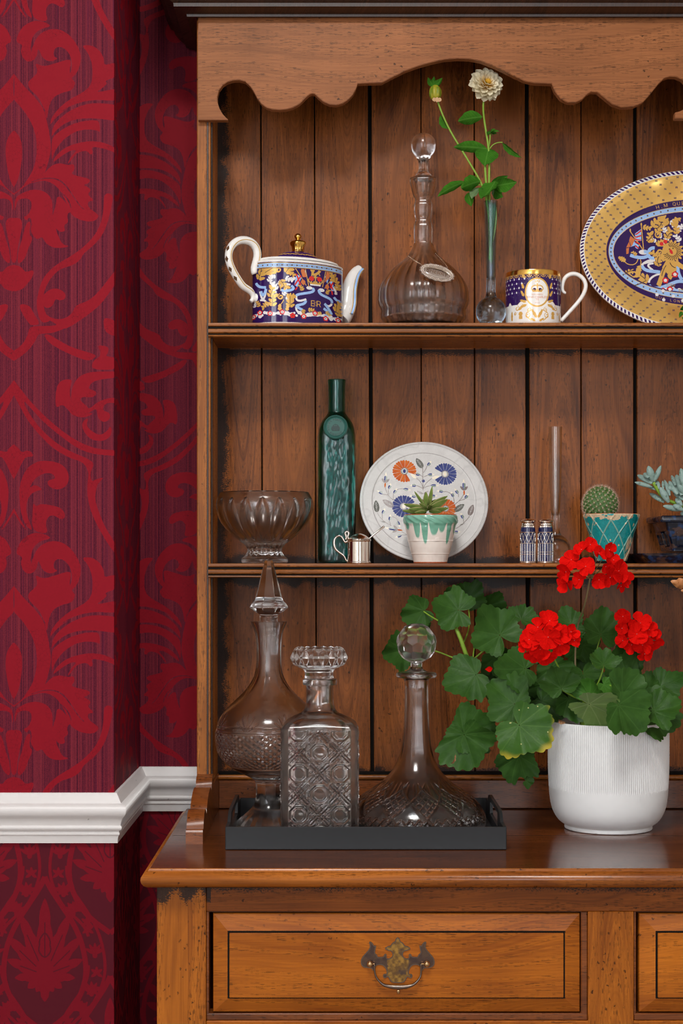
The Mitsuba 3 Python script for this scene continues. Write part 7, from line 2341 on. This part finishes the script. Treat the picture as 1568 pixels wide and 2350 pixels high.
GL = [  # petiole x, y, radius, tip direction (deg), Y, faces up (deg), faces right (deg), material, cup, stretch
    (470, 130, 112, 60, 2.525, 15, 10, 'geranium_mid', .12, .9), (400, 105, 66, 110, 2.49, 30, 0, 'geranium_mid', .2, .8), (575, 160, 112, -20, 2.55, -20, 20, 'geranium_mid', .12, .95),
    (427, 178, 136, 165, 2.40, 12, -8, 'geranium_mid', .12, .92), (250, 180, 122, 200, 2.46, -10, -30, 'geranium_mid', .15, .85), (250, 250, 60, 20, 2.50, 0, 0, 'geranium_mid', .2, .6),
    (637, 305, 158, 130, 2.385, 14, 8, 'geranium_mid', .12, .95), (745, 225, 98, 70, 2.46, 25, 0, 'geranium_mid', .15, .8), (765, 475, 158, 185, 2.372, 10, -10, 'geranium_mid', .13, .92),
    (515, 505, 172, 205, 2.385, 6, -14, 'geranium_mid', .12, .92), (560, 590, 118, 80, 2.45, 0, 0, 'geranium_mid', .12, .9), (712, 655, 168, 140, 2.352, 10, -4, 'geranium_mid', .13, .92),
    (735, 762, 196, -45, 2.322, 14, 10, 'geranium_edged', .12, .92), (455, 810, 178, 20, 2.368, 8, 8, 'geranium_mid', .10, .86), (455, 810, 200, -70, 2.362, -14, -6, 'geranium_mid', .16, .80),
    (735, 920, 150, -110, 2.40, -20, 30, 'geranium_mid', .2, .85), (770, 1045, 48, -10, 2.41, 0, 0, 'geranium_mid', .2, .8), (150, 380, 132, 190, 2.46, -10, 20, 'geranium_mid', .15, .86),
    (910, 590, 132, -75, 2.425, 0, 0, 'geranium_mid', .12, .9), (950, 575, 128, 105, 2.335, 22, 0, 'geranium_mid', .14, .85), (850, 560, 90, 200, 2.43, 0, 0, 'geranium_mid', .12, .9),
    (1090, 615, 140, 72, 2.338, 6, -30, 'geranium_light', .35, .62), (1150, 300, 132, 80, 2.405, 12, 6, 'geranium_mid', .14, .88), (1000, 250, 98, 110, 2.465, 20, 0, 'geranium_mid', .15, .85),
    (1060, 360, 132, -100, 2.435, -4, 6, 'geranium_mid', .12, .9), (1165, 455, 112, 85, 2.345, 30, 0, 'geranium_mid', .2, .72), (1255, 500, 150, 40, 2.405, 10, 14, 'geranium_mid', .14, .84),
    (1260, 610, 166, 45, 2.325, 16, 14, 'geranium_mid', .16, .86), (1400, 610, 158, 20, 2.385, 18, 6, 'geranium_mid', .14, .80), (1240, 660, 200, -48, 2.288, 10, 10, 'geranium_mid', .10, .92),
    (1090, 656, 205, -30, 2.312, -50, -20, 'geranium_under', .12, .95), (1380, 690, 190, -8, 2.35, 24, 6, 'geranium_mid', .12, .9), (1165, 555, 80, -50, 2.345, 20, 30, 'geranium_light', .3, .8),
    (1150, 650, 62, 90, 2.37, 0, 0, 'geranium_mid', .2, .8), (990, 710, 50, 20, 2.385, 0, 0, 'geranium_mid', .2, .8), (1250, 390, 80, 10, 2.43, 0, 0, 'geranium_mid', .2, .8), (1020, 270, 70, -80, 2.45, 0, 0, 'geranium_mid', .2, .8), (1410, 730, 60, 60, 2.37, 0, 0, 'geranium_mid', .2, .8),
    (1290, 520, 140, 150, 2.395, 10, 0, 'geranium_mid', .14, .9), (1330, 650, 150, 75, 2.362, 12, 10, 'geranium_mid', .14, .85), (1180, 640, 120, 125, 2.372, 10, 0, 'geranium_mid', .14, .9), (900, 470, 130, -60, 2.40, 4, 0, 'geranium_mid', .14, .9), (1060, 500, 130, -80, 2.40, 0, 0, 'geranium_mid', .14, .9),
    (850, 640, 140, -30, 2.40, 10, 0, 'geranium_mid', .14, .9), (985, 630, 120, -70, 2.372, 6, 0, 'geranium_mid', .14, .9), (610, 420, 120, -60, 2.43, 0, 0, 'geranium_mid', .14, .9), (1450, 570, 130, 20, 2.40, 20, 0, 'geranium_mid', .16, .8), (1120, 380, 120, 200, 2.445, 0, 0, 'geranium_mid', .14, .9), (800, 350, 120, -40, 2.445, 0, 0, 'geranium_mid', .14, .9), (1420, 690, 150, 5, 2.33, 26, 10, 'geranium_mid', .16, .8), (1130, 700, 90, 20, 2.36, 30, 0, 'geranium_mid', .16, .8),
    (860, 420, 80, -30, 2.45, 0, 0, 'geranium_mid', .1, .9), (820, 640, 90, -120, 2.44, 0, 0, 'geranium_mid', .1, .9), (1110, 560, 120, -110, 2.44, 0, 0, 'geranium_mid', .1, .9), (660, 440, 90, 160, 2.44, 0, 0, 'geranium_mid', .1, .9),
]
tag('geranium', 'red flowering geranium with lobed green leaves growing in the white planter', 'plant')
for i, (zx, zy, r, tip, Y, upd, rtd, mt_, cup, stx) in enumerate(GL):
    uL = gu(Y)
    ecc = {(427, 178): .18, (637, 305): .18, (1150, 300): .20, (765, 475): .30, (515, 505): .36, (735, 762): .26, (1240, 660): .40, (1255, 500): .36, (1260, 610): .36}.get((zx, zy), .30)
    m, uv = ger_leaf(r * uL * .98, 100 + i, cup * 1.2, .06, stx, ecc)
    rg = np.random.default_rng(700 + i)
    a, b, c = math.radians(tip), math.radians(upd + rg.uniform(-6, 16)), math.radians(rtd + rg.uniform(-18, 18))
    n = np.array([math.sin(c), -math.cos(b) * math.cos(c), math.sin(b)])
    n /= np.linalg.norm(n)
    d = np.array([math.cos(a), 0, math.sin(a)])
    d = d - n * (d @ n)
    d /= np.linalg.norm(d)
    # near side of the leaf is its upper face
    m = place(m, gz(zx, zy, Y), d, np.cross(n, d), n)
    add('geranium__leaf', m, mt_, True, uv=uv)
STEMS = [([(1063, 770, 2.37), (1065, 690, 2.365), (1072, 630, 2.36), (1085, 590, 2.35)], 16, 11), ([(1050, 770, 2.38), (1052, 680, 2.38), (1048, 640, 2.375)], 9, 7),
         ([(700, 770, 2.42), (600, 640, 2.42), (520, 510, 2.41), (480, 440, 2.405), (450, 360, 2.40), (415, 275, 2.40)], 15, 10), ([(900, 800, 2.42), (780, 720, 2.42), (700, 770, 2.42)], 15, 15),
         ([(475, 440, 2.405), (400, 420, 2.42), (305, 385, 2.44), (150, 382, 2.46)], 4.5, 4), ([(415, 275, 2.40), (330, 235, 2.43), (250, 185, 2.46)], 4.5, 4), ([(415, 275, 2.40), (430, 230, 2.40), (427, 180, 2.402)], 4.5, 4),
         ([(440, 360, 2.40), (480, 260, 2.46), (470, 140, 2.525)], 4, 4), ([(500, 430, 2.405), (540, 395, 2.40), (637, 308, 2.39)], 5, 4), ([(500, 430, 2.405), (520, 300, 2.48), (560, 180, 2.545)], 4, 4),
         ([(520, 500, 2.41), (518, 505, 2.39)], 5, 4), ([(690, 740, 2.42), (600, 800, 2.40), (455, 812, 2.372)], 5, 4), ([(1070, 640, 2.36), (1000, 610, 2.35), (950, 578, 2.338)], 6, 5), ([(1072, 640, 2.36), (1180, 640, 2.33), (1240, 658, 2.292)], 5, 4),
         ([(1095, 15, 2.315), (1080, 100, 2.33), (1055, 190, 2.37), (1035, 250, 2.40), (1020, 420, 2.41), (1050, 640, 2.38)], 4.6, 5.5), ([(880, 330, 2.33), (920, 440, 2.37), (1000, 580, 2.38), (1045, 640, 2.378)], 5, 5), ([(1330, 330, 2.40), (1290, 420, 2.41), (1180, 560, 2.40), (1080, 640, 2.37)], 5, 5),
         ([(1075, 600, 2.355), (1088, 612, 2.34)], 5, 4), ([(1075, 620, 2.36), (1180, 560, 2.35), (1258, 605, 2.328)], 5, 4), ([(1078, 640, 2.365), (1240, 640, 2.38), (1400, 615, 2.388)], 5, 4), ([(740, 720, 2.42), (735, 760, 2.33)], 6, 5), ([(780, 730, 2.42), (760, 850, 2.42), (735, 915, 2.402)], 5, 4), ([(800, 730, 2.42), (740, 690, 2.39), (712, 657, 2.356)], 5, 4), ([(560, 580, 2.415), (700, 520, 2.40), (763, 477, 2.376)], 5, 4), ([(1040, 660, 2.38), (1100, 480, 2.41), (1150, 305, 2.408)], 5, 4), ([(1080, 640, 2.365), (1140, 540, 2.35), (1165, 460, 2.348)], 5, 4)]
for pts, w0, w1 in STEMS:
    q = np.array([gz(*p) for p in pts])
    q = catmull(q, 24) if len(q) > 2 else prof_n(q, 6)
    add('geranium__stem', tube(q, np.linspace(w0, w1, len(q)) * gu(2.38), 8), 'stem_brown' if pts[0][1] == 15 else 'stem_green', True)
mat('stem_brown', rgb((.22, .17, .08)), .55)


def red_fn(p, n, uv):
    return mix((.60, .004, .004), (.80, .010, .006), noise(uv.x * 4, uv.y * 30, .3)) * (.93 + .12 * noise(p.x * 500, p.y * 500, p.z * 500))


leaf_mat('petal_red', proc(red_fn), .55, .30)
mat('floret_eye', rgb((.62, .30, .32)), .5)


def floret(c, n, R, seed):
    """five broad petals round a small pale eye; uv = along, across"""
    rg = np.random.default_rng(seed)
    n = n / np.linalg.norm(n)
    a = np.cross(n, [.2, .1, 1.0])
    a /= np.linalg.norm(a)
    b = np.cross(n, a)
    ms_, uvs = [], []
    for k in range(5):
        t = 2 * math.pi * (k + rg.uniform(-.12, .12)) / 5 + rg.uniform(0, .3)
        e = math.radians(rg.uniform(-8, 45))
        d = (a * math.cos(t) + b * math.sin(t)) * math.cos(e) + n * math.sin(e)
        m, uv = leaf3d(c, c + d * R * rg.uniform(.85, 1.08), np.cross(n, d), R * rg.uniform(.88, 1.08), curl=-rg.uniform(.02, .12), cup=rg.uniform(-.12, .15), shape=1.7, nu=10, nv=7, point=.55)
        ms_.append(m)
        uvs.append(uv)
    return ms_, np.vstack(uvs)


HEADS = [  # florets (photograph pixels), depth of the middle
    ([(1300, 1312, 17), (1312, 1285, 17), (1335, 1262, 14), (1345, 1300, 15), (1330, 1330, 13), (1375, 1270, 14), (1398, 1262, 13), (1355, 1250, 13), (1420, 1310, 21), (1400, 1325, 16), (1432, 1328, 16), (1375, 1330, 15), (1425, 1345, 11), (1365, 1285, 12), (1390, 1300, 11), (1298, 1335, 17), (1408, 1285, 12), (1320, 1250, 12)], 2.310, 1362, 1297, (1356, 1327)),
    ([(1215, 1468, 17), (1235, 1440, 17), (1262, 1425, 15), (1258, 1462, 18), (1285, 1455, 18), (1310, 1450, 14), (1318, 1470, 13), (1285, 1480, 16), (1240, 1490, 17), (1255, 1510, 15), (1225, 1502, 14), (1230, 1425, 12), (1205, 1480, 12), (1305, 1482, 12), (1270, 1440, 14), (1212, 1448, 12), (1250, 1416, 10)], 2.300, 1258, 1467, (1262, 1470)),
    ([(1430, 1415, 13), (1445, 1440, 15), (1470, 1430, 17), (1462, 1455, 17), (1490, 1445, 14), (1500, 1475, 15), (1475, 1480, 16), (1450, 1480, 14), (1430, 1470, 12), (1480, 1500, 13), (1505, 1455, 10), (1448, 1410, 12), (1428, 1442, 11), (1495, 1495, 11)], 2.385, 1462, 1455, (1460, 1468)),
]
for h, (fl_, Yh, hx, hy, (sx, sy)) in enumerate(HEADS):
    hk = 'geranium__flower_head' + (f'_{h:03d}' if h else '')
    root = P(sx, sy, Yh + .022)
    fan = []
    for j, (px, py, rp2) in enumerate(fl_):
        if rp2 < 13 and j % 2:
            continue
        rr = math.hypot(px - hx, py - hy) / 75.0
        c = P(px, py, Yh - .016 + .020 * rr ** 2 + .004 * ((j * 5) % 3))
        rgh = np.random.default_rng(900 + 40 * h + j)
        n = np.array([(px - hx) / 75.0 * .95 + rgh.uniform(-.45, .45), -1.0, -(py - hy) / 75.0 * .8 + rgh.uniform(-.45, .45)])
        ms_, uv = floret(c, n, rp2 * U(Yh) * 1.62, 40 * h + j)
        add(hk + '__floret', cat(ms_), 'petal_red', True, uv=uv)
        fan.append(tube(np.array([root, root * .4 + c * .6 + [0, .004, 0], c + [0, .001, 0]]), .0006, 5))
        add(hk + '__floret_eye', ball(c + n / np.linalg.norm(n) * .0007, .0006, 1), 'floret_eye', True)
    add(hk + '__flower_stalks', cat(fan), 'stem_brown', True)
# one red petal deep among the leaves, withered leaf bits on the soil
m, uv = leaf3d(gz(560, 478, 2.365), gz(600, 474, 2.365), (0, -.3, 1), .0085, curl=.1, shape=1.3)
add('geranium__fallen_petal', m, 'petal_red', True, uv=uv)
mat('withered', proc(lambda p, n, uv: mix((.16, .075, .03), (.40, .20, .085), fbm(p.x * 160, p.y * 160, p.z * 160, 3))), .7)
for zx, zy, tx2, ty2, w in ((935, 735, 975, 750, 14), (1100, 735, 1165, 742, 14), (1090, 745, 1120, 725, 10), (385, 960, 410, 905, 9)):
    Yb = 2.35 if zx > 900 else 2.35
    m, uv = leaf3d(gz(zx, zy, Yb), gz(tx2, ty2, Yb - .006), (.2, -.5, 1), w / 2.2147 * U(Yb) * 1.6, curl=.2, cup=.6, wave=.15)
    add('geranium__withered_leaf', m, 'withered', True, uv=uv)

# ------------------------------------------------------------------ dry leaf on a twig reaching in at the right edge
tag('dry_twig', 'curled brown dry leaf on a twig at the right edge below the middle shelf', 'twig')
tw_ = catmull(np.array([P(1660, 0, 2.40) * [1, 1, 0] + [0, 0, TOP + .0008], P(1655, 1600, 2.40), P(1625, 1380, 2.395), P(1596, 1345, 2.39), P(1578, 1338, 2.388)]), 40)
add('dry_twig__stem', tube(tw_, np.linspace(.0035, .0012, 40), 8), 'stem_brown', True)
mat('dry_leaf', proc(lambda p, n, uv: mix((.34, .11, .03), (.58, .27, .10), fbm(p.x * 110, p.y * 110, p.z * 110, 3))), .5)
for b, t, s, w, cv in (((1584, 1342, 2.388), (1539, 1334, 2.375), (.1, -.4, 1), .017, -.16), ((1580, 1350, 2.388), (1558, 1338, 2.372), (.3, -.6, 1), .013, .2), ((1590, 1346, 2.386), (1563, 1356, 2.370), (.2, -.6, 1), .012, -.2)):
    m, uv = leaf3d(P(*b), P(*t), s, w, curl=cv, cup=.55, wave=.10, nu=26, nv=11)
    add('dry_twig__leaf', m, 'dry_leaf', True, uv=uv)
